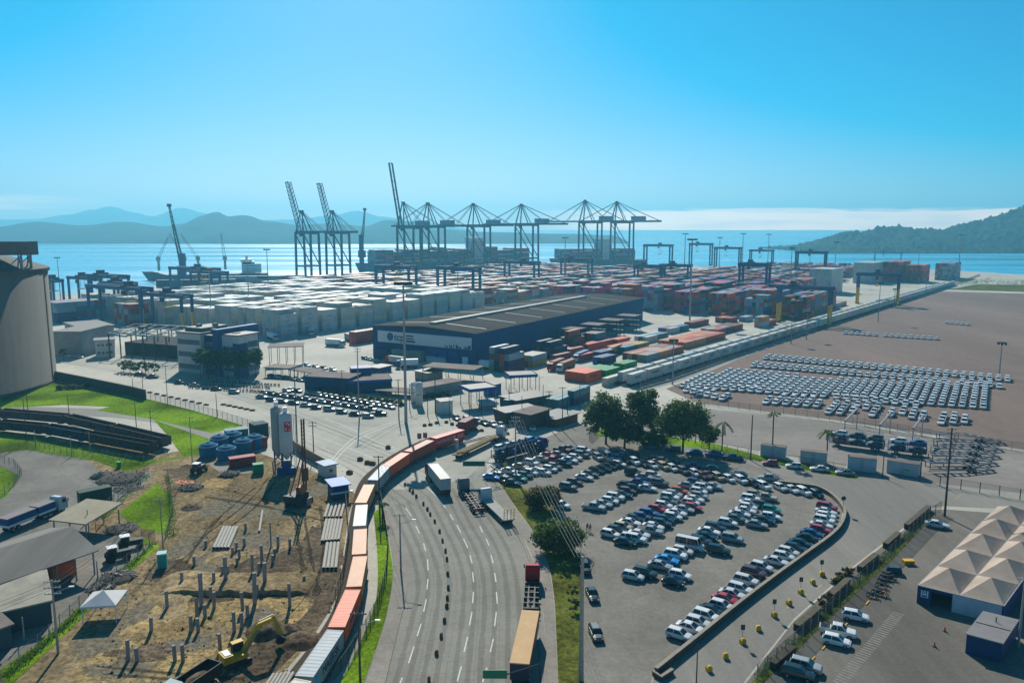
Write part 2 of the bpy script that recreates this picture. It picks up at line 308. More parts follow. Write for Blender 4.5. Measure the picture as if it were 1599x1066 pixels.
sheet('side_road', curve([(-60, 636), (0, 634), (120, 637), (200, 641), (270, 652), (350, 676)]) + [(340, 688)] + curve([(335, 688), (260, 664), (190, 653), (120, 649), (0, 646), (-60, 650)]), M_CONC, .028)
sheet('truck_yard', curve([(-80, 706), (0, 708), (50, 698), (90, 706), (140, 720), (170, 745), (240, 735), (238, 745), (200, 775), (150, 805), (142, 830), (190, 835), (240, 850), (170, 905), (110, 965), (0, 1050), (-120, 1066)], 3), mat('truck_yard_concrete', (0.189, 0.176, 0.150), var3=(1.3, .14), rough=.9, var=.15, scale=.4, var2=(.06, .2), spec=.08), .012)
sheet('left_ground', [(-200, 690), (245, 690), (300, 760), (300, 1130), (-300, 1130)], M_DIRT, .004)
# ---- worn wheel tracks and slab joints of the main road
TRK = mat('tyre_wear', (.035, .033, .03), .9, var=.3, spec=.05, alpha=.13); JNT = mat('slab_joint', (.05, .047, .042), .9, var=.3, spec=.05, alpha=.28)

def dash(mb, a, b, w=.16, z=.014, world=False):
    p = Vector(a) if world else P(*a); q = Vector(b) if world else P(*b); d = (q - p).normalized(); n_ = Vector((-d.y, d.x, 0)) * w / 2
    mb.quad((p.x - n_.x, p.y - n_.y, z), (q.x - n_.x, q.y - n_.y, z), (q.x + n_.x, q.y + n_.y, z), (p.x + n_.x, p.y + n_.y, z))
mk = MB(); z3 = lambda a: (600 + a[0] / 3.5525, 766 + a[1] / 3.5525)
for a, b in [((530, 195), (545, 230)), ((565, 265), (582, 305)), ((592, 355), (604, 400)), ((612, 455), (620, 505)), ((622, 560), (627, 625)), ((622, 670), (612, 750)), ((605, 820), (588, 893)), ((570, 980), (545, 1060)),
        ((365, 130), (383, 160)), ((403, 190), (425, 232)), ((440, 265), (463, 315)), ((475, 355), (487, 402)), ((490, 450), (496, 505)), ((495, 560), (490, 622)), ((487, 668), (473, 745)), ((463, 808), (443, 892)), ((428, 972), (405, 1056)), ((390, 1110), (360, 1190)),
        ((120, 95), (150, 140)), ((175, 195), (195, 235)), ((218, 290), (230, 335)), ((240, 380), (243, 440)), ((243, 487), (237, 545)), ((233, 600), (218, 670)), ((205, 735), (183, 805)), ((165, 862), (135, 955)), ((100, 1035), (70, 1110))]: dash(mk, z3(a), z3(b), .2)
def polyl(pts, w): 
    q = curve(pts, 5)
    for a, b in zip(q, q[1:]): dash(mk, a, b, w)
z6 = lambda a: (400 + a[0] / 3.5525, 500 + a[1] / 3.5525)
for pts, w in [([(850, 855), (930, 910), (1000, 975), (1050, 1040)], .25), ([(415, 780), (470, 715), (560, 640), (680, 590), (775, 560)], .3), ([(428, 790), (485, 725), (570, 655), (690, 602), (790, 566)], .3), ([(245, 610), (400, 665), (520, 710), (650, 765)], .25),
        ([(570, 675), (690, 700), (800, 730)], .25), ([(380, 545), (480, 580), (575, 625)], .25), ([(600, 640), (690, 680), (810, 720)], .25), ([(10, 500), (120, 545), (240, 590)], .25), ([(1310, 370), (1420, 300)], .25), ([(1195, 380), (1330, 330), (1420, 290)], .4)]:
    polyl([z6(a) for a in pts], w)
q = [P(1310, 1066), P(1405, 955)]
mk2 = MB()
for i in range(36):                                              # ladder shaped crossing in front of the tents
    c_ = q[0].lerp(q[1], i / 36); d = (q[1] - q[0]).normalized(); n_ = Vector((d.y, -d.x, 0)) * .9
    dash(mk2, c_ - n_ * .9, c_ + n_ * .9, .26, .02, True)
for a, b in [((1080, 430), (1066, 500))]: pass
for k in range(16):                                               # lane edge along the exit road
    pass
struct(mk.build('road_markings', M_LINE))
struct(mk2.build('worn_crossing', mat('worn_marking', (.235, .225, .2), .9, var=.3, scale=1.5, spec=.05)))
yk = MB()
for a, b in [((1402, 905), (1250, 1040)), ((1345, 960), (1240, 1052))]: pass
for i in range(7):
    a = P(1357 - i * 17, 938 + i * 17.5); b = P(1352 - i * 17, 944 + i * 17.5); yk.bar((a.x, a.y, .08), (b.x, b.y, .08), .18, .12)
for i in range(12): dash(yk, (1228 + i * 24, 949 - i * 15.5), (1236 + i * 24, 943 - i * 15.5), .1, .02)
struct(yk.build('yellow_kerb_marks', YEL))
def lane_at(f, pts_l, pts_r): return [tuple(a + (b - a) * f for a, b in zip(p, q)) for p, q in zip(pts_l, pts_r)]
LL_ = curve([(598, 795), (622, 842), (636, 884), (640, 922), (630, 965), (612, 1030), (585, 1110)], 6); RR_ = curve([(752, 748), (776, 795), (806, 840), (824, 882), (834, 940), (838, 1000), (845, 1110)], 6)
tk = MB(); jn = MB()
def ribbon(mb, q_, w, z, jit=0):
    vs = []
    for i, p in enumerate(q_):
        d = (q_[min(i + 1, len(q_) - 1)] - q_[max(i - 1, 0)]).normalized(); n_ = Vector((-d.y, d.x, 0)) * w / 2 * (1 + jit * noise.noise(p * .3)); vs += [(p.x - n_.x, p.y - n_.y, z), (p.x + n_.x, p.y + n_.y, z)]
    mb.add(vs, [(2 * i, 2 * i + 2, 2 * i + 3, 2 * i + 1) for i in range(len(q_) - 1)])
for f in (.07, .155, .25, .335, .455, .54, .62, .70, .80, .885): ribbon(tk, [P(*a) for a in lane_at(f, LL_, RR_)], .8, .011, .5)
for f in (.205, .395, .58, .74): ribbon(jn, [P(*a) for a in lane_at(f, LL_, RR_)], .05, .012)
for a, b in list(zip(LL_, RR_))[::2]: dash(jn, a, b, .05, .0125)
for k_, pts in enumerate(([(470, 690), (560, 735), (640, 790)], [(505, 700), (590, 730), (660, 775)], [(430, 640), (560, 690), (690, 745)], [(300, 590), (450, 640), (600, 700)], [(120, 572), (300, 600), (460, 650)], [(520, 660), (640, 665), (740, 650)], [(560, 700), (650, 650), (760, 620)], [(740, 745), (800, 690), (860, 660)])):
    q_ = [P(*a) for a in curve(pts, 8)]
    for o_ in (-1.1, 1.1):
        d_ = (q_[-1] - q_[0]).normalized(); n_ = Vector((-d_.y, d_.x, 0)) * o_; ribbon(tk, [p + n_ for p in q_], .6, .0112 + .0002 * k_, .5)
struct(tk.build('tyre_tracks', TRK)); struct(jn.build('road_joints', JNT))
rt = MB(); rr_ = random.Random(3)                                  # ruts across the site
for k_, pts in enumerate(([(300, 850), (380, 790), (420, 745)], [(312, 856), (392, 797), (430, 752)], [(290, 880), (330, 820), (400, 760)], [(460, 800), (470, 870), (480, 930)], [(474, 800), (486, 870), (498, 925)], [(250, 900), (300, 860), (350, 800)], [(420, 990), (470, 940), (500, 890)], [(150, 1040), (260, 1050), (380, 1060)], [(160, 1052), (270, 1060), (380, 1072)], [(330, 760), (420, 780), (520, 800)], [(320, 775), (420, 792), (515, 815)], [(500, 790), (505, 860), (490, 930)])):
    ribbon(rt, [P(*a) for a in curve(pts, 12)], rr_.uniform(.35, .8), .034 + .0003 * k_, 1.2)
struct(rt.build('wheel_ruts', mat('rut_soil', (.05, .038, .024), .95, var=.5, scale=.8, spec=0, alpha=.45)))
M_GRIT = mat('grey_grit', (.17, .145, .10), .95, var=.3, scale=.6, var3=(1.3, .4), spec=0); blo = {}
def blotch(x, y, rx, ry, m, k_, seed):
    """an uneven patch of other soil"""
    c_ = P(x, y); mb = blo.setdefault(m.name, (MB(), m))[0]; n = 44; vs = []
    for i in range(n):
        a = 2 * pi * i / n; r_ = 1 + .55 * noise.fractal(Vector((cos(a) * 1.3 + seed, sin(a) * 1.3, seed)), 1, 2, 5) + .12 * rr_.uniform(-1, 1); vs.append((c_.x + rx * r_ * cos(a), c_.y + ry * r_ * sin(a), .026 + .0004 * k_))
    mb.add(vs, [tuple(range(n))])
k_ = 0
for x, y, rx, ry, m in [(370, 895, 7, 6, M_MUD), (320, 880, 4, 5, M_GRIT), (430, 880, 5, 6, M_MUD), (400, 840, 6, 5, M_GRIT), (490, 850, 3, 9, M_MUD), (350, 790, 5, 6, M_GRIT), (420, 800, 6, 5, M_GRIT), (300, 850, 3, 6, M_GRIT), (270, 890, 4, 5, M_MUD), (510, 880, 2.5, 6, M_MUD), (330, 925, 5, 3, M_MUD), (420, 925, 6, 2.5, M_MUD), (260, 960, 3, 3, M_DIRT), (350, 985, 3, 3, M_DIRT), (300, 1005, 4, 2.5, M_GRIT), (220, 1020, 5, 2.5, M_MUD), (180, 1045, 5, 2, M_GRIT), (400, 965, 3, 3, M_GRIT), (440, 770, 5, 4, M_GRIT), (500, 765, 4, 5, M_GRIT), (290, 735, 4, 5, M_MUD), (330, 755, 4, 4, M_CLAY), (210, 960, 2.5, 4, M_GRIT), (150, 1000, 3, 4, M_GRIT)]:
    k_ += 1; blotch(x, y, rx, ry, m, k_, k_ * 3.7)
for nm_, (mb, m) in blo.items(): struct(mb.build('soil_patch', m))
rb2 = MB()                                                         # stones and lumps
for i in range(1500):
    u = rr_.random(); x, y = rr_.uniform(150, 540), rr_.uniform(735, 1066)
    if x < 300 + (850 - y) * .9 - 60 or x > 560 - max(0, y - 900) * .75: continue
    p = P(x, y); r_ = rr_.uniform(.06, .22) * (1 if rr_.random() < .9 else 2); g_ = rr_.uniform(.05, .3); rb2.col = (g_, g_ * .88, g_ * .7); a = rr_.uniform(0, 3)
    rb2.add([(p.x + r_ * cos(a + k * 2.09) * rr_.uniform(.7, 1.3), p.y + r_ * sin(a + k * 2.09), .02) for k in range(3)] + [(p.x, p.y, r_ * rr_.uniform(.5, 1.1) + .03)], [(0, 1, 3), (1, 2, 3), (2, 0, 3)])
stuff(rb2.build('stones', mat('stone_lump', (1, 1, 1), .95, attr=True, var=.2, spec=0)))
# kerbs of the main road
kb = MB()
for pts in (curve([(850, 1120), (843, 1000), (838, 940), (828, 880), (810, 838), (780, 793), (756, 748)]), curve([(603, 797), (618, 842), (630, 882), (634, 922), (622, 977), (606, 1042), (590, 1110)])):
    for a, b in zip(pts, pts[1:]):
        p = P(*a); q_ = P(*b); kb.bar((p.x, p.y, .06), (q_.x, q_.y, .06), .25, .16)
struct(kb.build('kerb', M_WALK))
tr = MB()
CP = [P(*t_, 4) for t_ in [(455, 1078), (500.5, 1016), (538.8, 946.7), (557.7, 889.6), (561.6, 843.4), (563, 802.6), (570, 769), (593, 736), (618, 716), (654.7, 694.8), (699, 676)]]
CP[0] = Vector((-28.0, 84.2, 4)); CP = [Vector((p.x, p.y, 0)) for p in CP]
TP = [Vector((-36, 62, 0))] + CP + [Vector((-6, 219, 0))]
tc_ = [Vector((a[0], a[1], 0)) for a in curve([(p.x, p.y) for p in TP], 8)]
for a, b in zip(tc_, tc_[1:]):
    d = (b - a).normalized(); n_ = Vector((-d.y, d.x, 0)) * .5
    for s_ in (-1, 1): tr.bar(a + n_ * s_ + Vector((0, 0, .22)), b + n_ * s_ + Vector((0, 0, .22)), .09, .16)
    for k in range(3): c_ = a.lerp(b, k / 3 + .1); tr.bar(c_ - n_ * 2.2 + Vector((0, 0, .07)), c_ + n_ * 2.2 + Vector((0, 0, .07)), .22, .14, 1)
struct(tr.build('railway_track', [STEEL, CONC]))
# ================================================================ VEHICLES
CARC = dict(w=('white', 'c9cbca'), s=('silver', '8f9596'), g=('grey', '4a5052'), d=('dark grey', '1d2225'), k=('black', '0c0d0f'), r=('red', 'a3141f'), m=('maroon', '4a1218'), b=('blue', '1c3f78'),
            c=('bright blue', '1583c4'), t=('green', '0e7a5e'), o=('orange', 'b8501a'), e=('beige', 'a89878'), i=('crimson', '8e1238'))
CART = dict(h='hatchback', s='sedan', u='tall car', p='pickup', v='van', B='rounded car')
def ring(x, hw, zb, zt, bul=.92):
    return [(x, -hw * .86, zb), (x, -hw, zb + .16), (x, -hw, zb + (zt - zb) * .62), (x, -hw * bul, zt - .03), (x, -hw * .5, zt + .02), (x, hw * .5, zt + .02), (x, hw * bul, zt - .03), (x, hw, zb + (zt - zb) * .62), (x, hw, zb + .16), (x, hw * .86, zb)]
def car_parts(ty):
    """body, panes and wheel places of a car; +X is forward"""
    D = dict(h=(3.95, .86, 1.5, [(-1.97, .5, .80), (-1.93, .82, .92), (-1.2, .86, .98), (.5, .86, .95), (1.1, .85, .92), (1.7, .8, .82), (1.95, .6, .66)], (-1.9, .95), (-1.6, .28)),
             s=(4.45, .87, 1.46, [(-2.22, .6, .78), (-2.17, .82, .95), (-1.5, .87, .99), (.6, .87, .94), (1.3, .85, .9), (1.95, .8, .78), (2.22, .58, .62)], (-1.75, .95), (-1.05, .2)),
             u=(4.3, .9, 1.66, [(-2.15, .6, .9), (-2.1, .86, 1.05), (-1.3, .9, 1.08), (.6, .9, 1.05), (1.3, .89, 1.03), (1.95, .84, .93), (2.15, .62, .72)], (-2.05, 1.0), (-1.8, .4)),
             p=(5.2, .92, 1.72, [(-2.6, .86, 1.0), (-2.55, .9, 1.05), (-1.0, .91, 1.06), (.8, .91, 1.06), (1.5, .9, 1.04), (2.4, .84, .95), (2.6, .66, .75)], (-1.0, 1.2), (-.75, .6)),
             v=(5.4, 1.0, 2.35, [(-2.7, .95, 1.15), (-2.65, .98, 1.2), (-1.5, 1.0, 1.22), (1.4, 1.0, 1.22), (1.9, .98, 1.18), (2.5, .92, 1.02), (2.7, .75, .8)], (-2.66, 1.95), (-2.6, 1.5)),
             B=(4.0, .86, 1.5, [(-2.0, .4, .7), (-1.8, .75, .85), (-1.2, .86, .96), (.4, .86, .95), (1.0, .84, .93), (1.6, .74, .83), (2.0, .42, .62)], (-1.6, .95), (-.7, .2)))[ty]
    Ln, hw, H, st, (ga, gb), (ra, rb) = D
    b = MB(); n = 10; rings = [ring(x, h_, .22 if 0 < i < len(st) - 1 else .34, z) for i, (x, h_, z) in enumerate(st)]
    b.add([p for r_ in rings for p in r_], [(i * n + j, (i + 1) * n + j, (i + 1) * n + (j + 1) % n, i * n + (j + 1) % n) for i in range(len(st) - 1) for j in range(n)] + [tuple(range(n)), tuple((len(st) - 1) * n + j for j in range(n))[::-1]])
    zb = .5 * (st[2][2] + st[3][2]) - .01; wl = hw * .88; wt = hw * .70
    B4 = lambda xa, xb, w_, z: [(xa, -w_, z), (xb, -w_, z), (xb, w_, z), (xa, w_, z)]
    lo = B4(ga, gb, wl, zb); hi = B4(ra, rb, wt, H - .06); tp = B4(ra + .12, rb - .14, wt * .86, H)
    b.add(hi + tp, [(4, 5, 6, 7)] + [(i, (i + 1) % 4, 4 + (i + 1) % 4, 4 + i) for i in range(4)])
    for i in range(4): b.bar(lo[i], hi[i], .11)                                # roof pillars
    xm = (ga * .45 + gb * .55 - .3, ra * .45 + rb * .55 - .1)
    for s_ in (-1, 1): b.bar((xm[0], s_ * wl, zb), (xm[1], s_ * wt, H - .06), .1)
    for s_ in (-1, 1):                                                         # lamps at the corners
        b.box(Ln / 2 - .22, s_ * hw * .62 - .13, .6, Ln / 2 - .06, s_ * hw * .62 + .13, .72, 1)
        b.box(-Ln / 2 + .02, s_ * hw * .74 - .1, .72, -Ln / 2 + .14, s_ * hw * .74 + .1, .9, 2)
    if ty == 'p': b.box(-2.4, -.72, 1.075, -1.1, .72, 1.085, 3)
    wq = [('windshield', [lo[1], lo[2], hi[2], hi[1]]), ('rear_window', [lo[3], lo[0], hi[0], hi[3]]), ('side_window', [lo[0], lo[1], hi[1], hi[0]]), ('side_window', [lo[2], lo[3], hi[3], hi[2]])]
    return b, wq, Ln, hw
HEADL = mat('lamp_lens', (.6, .62, .63), .15, 0); TAILL = mat('tail_lens', (.25, .01, .01), .2)
wheel_mb = MB(); wheel_mb.tube((0, -.11, 0), (0, .11, 0), .32, .32, 14, 0)
for s_ in (-1, 1): wheel_mb.tube((0, s_ * .11, 0), (0, s_ * .122, 0), .2, .19, 10, 1)
WHEEL = wheel_mb.mesh('wheel', [RUBBER, RIM])
_geo = {}; _proto = {}
def car(code, p, head, label, group, full=True, name='parked_car', cat='car'):
    """code: colour + type; p: place on the ground; head: direction of the nose in degrees from +X"""
    c_, ty = code; key = code, full; loc = (p[0], p[1], .02); rz = R(head)
    if key in _proto: return dup(_proto[key], loc, rz, label, group)
    m = paint(CARC[c_][1]) if c_ not in 'kd' else paint(CARC[c_][1], .25)
    b, wq, Ln, hw = car_parts(ty)
    ax = (-Ln * .30, Ln * .31)
    if full:
        t_ = T(name, label, cat, loc, rz, group)
        b.build('body', [m, HEADL, TAILL, DARK], t_)
        for nm, q in wq: mb = MB(); mb.add(q, [(0, 1, 2, 3)]); mb.build(nm, GLASS, t_)
        for x in ax:
            for s_ in (-1, 1): put('wheel', WHEEL, t_, (x, s_ * (hw - .1), .31))
    else:
        for nm, q in wq: b.add(q, [(0, 1, 2, 3)], 4)
        for x in ax:
            for s_ in (-1, 1): b.tube((x, s_ * (hw - .2), .31), (x, s_ * (hw + .01), .31), .31, .31, 8, 5)
        t_ = b.build(name, [m, HEADL, TAILL, DARK, GLASS, RUBBER]); tag(t_, label, cat, group); t_.location = loc; t_.rotation_euler = (0, 0, rz)
    _proto[key] = t_; return t_
def car_name(code): return CARC[code[0]][0] + ' ' + CART[code[1]]
LBL = {}
def uniq(lab):
    LBL[lab] = LBL.get(lab, 0) + 1
    return lab
def row(cars, head, where, group, full=True, jig=3):
    """cars: (photo x, photo y, code) in order from the camera"""
    cnt = {}
    for x, y, code in cars:
        k = cnt.get(code, 0); cnt[code] = k + 1
    tot = cnt; cnt = {}
    for x, y, code in cars:
        k = cnt.get(code, 0); cnt[code] = k + 1
        lab = car_name(code) + ' ' + where if tot[code] == 1 else f"{nth(k)} {car_name(code)} {where}"
        car(code, P(x, y), head + rnd.uniform(-jig, jig), uniq(lab), group, full)
GP = 'cars in the gravel coloured car park'
row([(1060.5, 995.7, 'wh'), (1078.5, 985.6, 'ws'), (1090, 976.5, 'wh'), (1103, 967.5, 'wu'), (1112, 958.5, 'ds'), (1127, 950.6, 'wh'), (1133, 940.4, 'rs'), (1143.7, 932.6, 'ws'), (1156, 925, 'wu'), (1165, 911.5, 'wu'), (1177, 899, 'mu'), (1189, 889.5, 'wh'),
     (1212, 881, 'ws'), (1223.7, 873, 'wh'), (1231, 866, 'wh'), (1241.6, 859.5, 'dh'), (1250, 852.5, 'ds'), (1261.7, 844, 'ks'), (1268, 836.8, 'bs'), (1281, 831, 'rh'), (1282.5, 824, 'ws'), (1287, 816.5, 'wu'), (1289.6, 809.3, 'wh'), (1289.6, 803, 'ws'), (1291, 795.4, 'iu')],
    -33, 'from the camera along the low concrete wall', GP)
row([(1050.6, 912.5, 'kB'), (1062, 902.5, 'wh'), (988.7, 904, 'wh'), (1007, 899.5, 'du'), (1031, 887.5, 'ss'), (1040.8, 878.5, 'cs'), (1054.8, 871, 'wu'), (1066, 864.4, 'wh'), (1077.5, 856.5, 'wv'), (1094, 849, 'du'), (1102.7, 842, 'ks'), (1107, 834, 'ws'), (1116.8, 828, 'du'), (1143.5, 845, 'su'), (1122, 863.5, 'ku'),
     (1136, 820, 'wh'), (1149, 813.6, 'gs'), (1155, 806.5, 'ws'), (1164, 801, 'ws'), (1168, 795.4, 'wh'), (1170, 789.4, 'ws'), (1172, 782.6, 'wu'), (1179, 775.5, 'eh'), (1181, 822.6, 'ss'), (1193, 816, 'ds'), (1203.6, 810.4, 'wh'), (1204.6, 799.6, 'th'), (1190, 791.5, 'mh'), (1195, 780.5, 'ep')],
    -27, 'from the camera in the broken row around the white van', GP)
row([(953, 837.7, 'wh'), (963, 831.5, 'dh'), (973, 826, 'eh'), (984, 819.7, 'ws'), (991, 813.3, 'ds'), (1002.5, 810, 'bh'), (1013.4, 805.5, 'bu'), (1026, 798.6, 'rh'), (1036, 792.6, 'wh'), (1042, 786.2, 'gs'), (1046, 780.2, 'wu'), (1052, 775, 'sh'), (1060.5, 770, 'oh')],
    -27, 'from the camera, walker side of the double row', GP)
row([(976, 850, 'ks'), (993, 845.5, 'wu'), (984, 843.5, 'wh'), (998, 838, 'ws'), (1015.7, 833, 'sp'), (1020, 826, 'ws'), (1032.6, 821.5, 'du'), (1038, 815, 'dh'), (1050.6, 810.6, 'wh'), (1056, 804.5, 'ws'), (1068, 799, 'ss'), (1082, 795.6, 'rh'), (1078.7, 788.5, 'wh'), (1084, 783, 'ws'), (1092, 777.6, 'sh'), (1091, 770.6, 'wh'), (1074, 761.5, 'ss'), (1098, 765, 'wu'), (1086, 756, 'bh'), (1113, 763, 'ss')],
    -27, 'from the camera, van side of the double row', GP)
row([(927.5, 795.5, 'sp'), (941, 790.5, 'ss'), (952.5, 785.6, 'wh'), (961, 780, 'wu'), (972.5, 775.6, 'ds'), (980, 770, 'mh'), (990, 765.5, 'dh'), (977.5, 760.5, 'ks'), (998.7, 756, 'bs'), (1011, 765.5, 'ws'), (1006, 748, 'ss'), (1020, 745, 'wh'), (1030, 757.5, 'gv'[0] + 'u'), (988.7, 741, 'ku')],
    -26, 'from the camera in the row led by the silver pickup', GP)
row([(877, 792, 'wh'), (887.5, 763.7, 'gu'), (897.5, 756, 'mh'), (912.5, 748.5, 'ws'), (921, 743, 'gs'), (931, 738, 'dh'), (941, 734.8, 'ks'), (949, 731.4, 'ds'), (957, 729, 'du'), (966, 728, 'wh')], -28, 'from the camera in the row beyond the dark bush', GP)
row([(768, 748, 'cs'), (781, 746, 'wh'), (796, 738.5, 'ws'), (813.7, 731.5, 'es'), (830, 726, 'wu'), (846, 720, 'ss'), (856, 714, 'rs'), (863, 722, 'rp'), (872, 712.5, 'ss'), (878.7, 705, 'mp'), (888.5, 703.2, 'ms')], -28, 'from the camera beside the car carrier truck', GP)
row([(792.5, 753, 'mh'), (800, 757, 'ks'), (811, 750.5, 'th'), (820, 745.5, 'dh'), (829, 741, 'wh'), (840, 738, 'ss'), (848.7, 740.8, 'wh'), (858.7, 735.4, 'wh'), (866, 731.5, 'gh'), (881, 727, 'ku'), (889.7, 721.6, 'ws'), (898, 717.5, 'wh'), (908.7, 713, 'gu'), (911.5, 706.6, 'wu')], -28, 'from the camera in the row behind the yellow sign', GP)
row([(933.7, 717, 'su'), (948, 717, 'wv'), (963.7, 718, 'sh'), (978.7, 722, 'kh'), (991, 724, 'wu'), (1005, 727, 'ks'), (1018.7, 730, 'wh'), (1035.6, 731.5, 'eu'), (1050, 734, 'wh'), (1067, 738.5, 'gu'), (1085, 742, 'wh'), (1097.5, 746, 'mh'), (1106, 744.5, 'ms'), (1121, 748.5, 'eu'), (1138, 751, 'wh'), (1157, 753, 'wu'), (1176.5, 758, 'dh'), (1192, 762.5, 'wu'), (1218, 764.5, 'wh'), (1236, 767.5, 'ws'), (1254.6, 771.5, 'wu'), (1275, 774.5, 'kh')],
    -72, 'from the left in the row facing the camera', GP)
row([(956, 711, 'gs'), (969, 714, 'ss'), (986, 715, 'du'), (1018.7, 719, 'ds'), (1030, 721.5, 'gs'), (1048.7, 725, 'ks'), (1081, 730, 'bs'), (1109, 734, 'gs'), (1152.5, 744.5, 'ds'), (1200.6, 750, 'sp')], 160, 'from the left in the second row below the trees', GP)
row([(1016, 700, 'cs'), (1051, 704.5, 'mu'), (1084, 709, 'bs'), (1113.5, 712.5, 'bu'), (1144, 717.5, 'dp'), (1202, 726, 'rh'), (1239, 730.5, 'wh'), (1279, 735, 'ws'), (1319, 741, 'ss')], 166, 'from the left along the grass strip under the trees', GP, jig=2)
row([(930.8, 994, 'gh'), (925, 933, 'ds'), (913, 891, 'du')], -83, 'parked alone beside the dry grass verge', GP)
GT = 'cars in front of the tents'
row([(1246, 1057, 'du'), (1258, 1046, 'su'), (1306, 1005.5, 'wh'), (1308, 990, 'wp'), (1335.5, 966.5, 'wh'), (1463, 823, 'ws')], -27, 'in the yard of the peaked tents', GT)
# ---- staff cars on the far side of the main road
GS = 'cars by the flat roofed gatehouse'
def lerp_row(a, b, n, codes, head, where, group, full=False):
    A = P(*a); B = P(*b); out = []
    for i in range(n): q = scr(A.lerp(B, i / max(n - 1, 1))); out.append((q[0], q[1], codes[i % len(codes)]))
    row(out, head, where, group, full)
row([(409, 621.5, 'ss'), (424, 626, 'dh'), (441, 629, 'gs'), (458.6, 631, 'ks'), (478, 634.5, 'ss'), (493.6, 638, 'mh'), (514.7, 641, 'su'), (534, 645, 'gh'), (555, 648.5, 'ks'), (575, 652, 'sh'), (592, 648, 'kp')], -10, 'from the left in the front row beside the main road', GS)
lerp_row((414, 615), (580, 641), 15, ['ss', 'dh', 'gs', 'ss', 'kh', 'gs', 'bh', 'ds', 'ss', 'dh', 'ws', 'ms', 'kh', 'ds', 'gp'], -35, 'from the left in the middle row before the gatehouse', GS)
lerp_row((483, 615.5), (611, 637.5), 15, ['sh', 'ss', 'wh', 'ts', 'gs', 'mh', 'ds', 'bh', 'ss', 'gs', 'mh', 'ws', 'wh', 'ss', 'wh'], -48, 'from the left in the row under the hedge', GS)
row([(448, 612, 'ss'), (455, 611, 'sh'), (465, 612, 'ds')], -40, 'at the corner beside the motorcycle park', GS, False)
lerp_row((424, 589), (470, 595), 5, ['gs', 'wh', 'dh', 'ss', 'ws'], -40, 'from the left beside the brown flat canopy', GS)
lerp_row((480, 572), (520, 579), 4, ['wh', 'ss', 'dh', 'ws'], -40, 'from the left behind the gatehouse', GS)
lerp_row((570, 561), (592, 565), 4, ['gh', 'ws', 'wh', 'ss'], -40, 'from the left at the foot of the warehouse', GS)
row([(713, 655, 'ds'), (729, 657, 'sh'), (745, 660, 'wh'), (757, 663, 'ds'), (770, 665, 'ws'), (783, 667, 'gh'), (814, 668, 'ss'), (830, 671, 'wh')], -65, 'from the left in the sparkling row by the gate', GS, False)
row([(110, 557.5, 'ws'), (124, 559, 'wh')], -8, 'near the grey silo on the far road edge', GS, False)
row([(219, 586, 'ks'), (238, 590, 'gp'), (281, 599, 'ds'), (305, 603, 'ss'), (338, 609, 'ds'), (366, 614, 'su')], -5, 'from the left, waiting by the motorcycle park', GS, False)
# ---- new cars in blocks in the brown yard
A0 = 57.7; uu = Vector((sin(R(32.3)), cos(R(32.3)), 0)); ww = Vector((-uu.y, uu.x, 0))
new = []
def block(a, b, nu, codes='w', skip=.0):
    """columns of cars from photo point a to photo point b, nu cars deep away from the camera"""
    A = P(*a); B = P(*b); n = max(2, int((B - A).length / 3.05)); out = []
    for i in range(n + 1):
        for j in range(nu if isinstance(nu, int) else int(nu[0] + (nu[1] - nu[0]) * i / n)):
            if rnd.random() < skip: continue
            out.append(A.lerp(B, i / n) + uu * 5.0 * j + Vector((rnd.uniform(-.1, .1), rnd.uniform(-.1, .1), 0)))
    return out
new += block((1535, 638), (1066, 604.5), (10, 6))
new += block((1072, 612), (1128, 625), (2, 2), skip=.12)
new += block((1140, 607), (1430, 634), 1, skip=.1)
new += block((1196, 630), (1275, 636), 3, skip=.1); new += block((1294, 646), (1362, 650), 4, skip=.2); new += block((1390, 650), (1440, 655), 3, skip=.25)
new += block((1470, 662), (1506, 661), 3, skip=.12)
new += block((1196, 561), (1573, 596), 2, skip=.0) + block((1165, 572), (1560, 606), 2, skip=.05)
new += block((1122, 590), (1230, 599), 4)
far_ = block((1320, 521.5), (1366, 524.5), 1) + block((1382, 525.5), (1462, 530.5), 1) + block((1478, 505), (1511, 508), 1)
keep = []
for p in sorted(new, key=lambda p: p.y):
    if all((p - q).length > 2.6 for q in keep[-140:]): keep.append(p)
new = keep
NEWN = 75
GN = 'new white cars stored in the brown yard'
for i, p in enumerate(new[:NEWN]):
    car('wh' if i % 3 else 'ws', p, 180 + 57.7 + 0 if False else -90 - 32.3, 'new white car in the front ranks of the brown storage yard', GN, False, 'new_car', 'new car').scale = (1.17, 1.17, 1.12)
lab = {0: 'new white car in the small rank alone on the bare brown asphalt'}
b, wq, Ln, hw = car_parts('h'); cm = MB()
for nm, q in wq: b.add(q, [(0, 1, 2, 3)], 1)
for x in (-Ln * .3, Ln * .31):
    for s_ in (-1, 1): b.tube((x, s_ * (hw - .2), .31), (x, s_ * (hw + .01), .31), .31, .31, 6, 2)
b.m = [m_ if m_ in (0, 1, 2) else 0 for m_ in b.m]
ca, sa = cos(R(-122.3)), sin(R(-122.3)); b.v = [(x * 1.17, y * 1.17, z * 1.12) for x, y, z in b.v]
for p in new[NEWN:] + far_:
    o_ = len(cm.v); cm.v += [(p.x + x * ca - y * sa, p.y + x * sa + y * ca, z + .02) for x, y, z in b.v]
    cm.f += [tuple(i + o_ for i in f) for f in b.f]; cm.m += b.m; cm.c += b.c
stuff(cm.build('new_car_ranks', [paint(CARC['w'][1]), GLASS, RUBBER]))
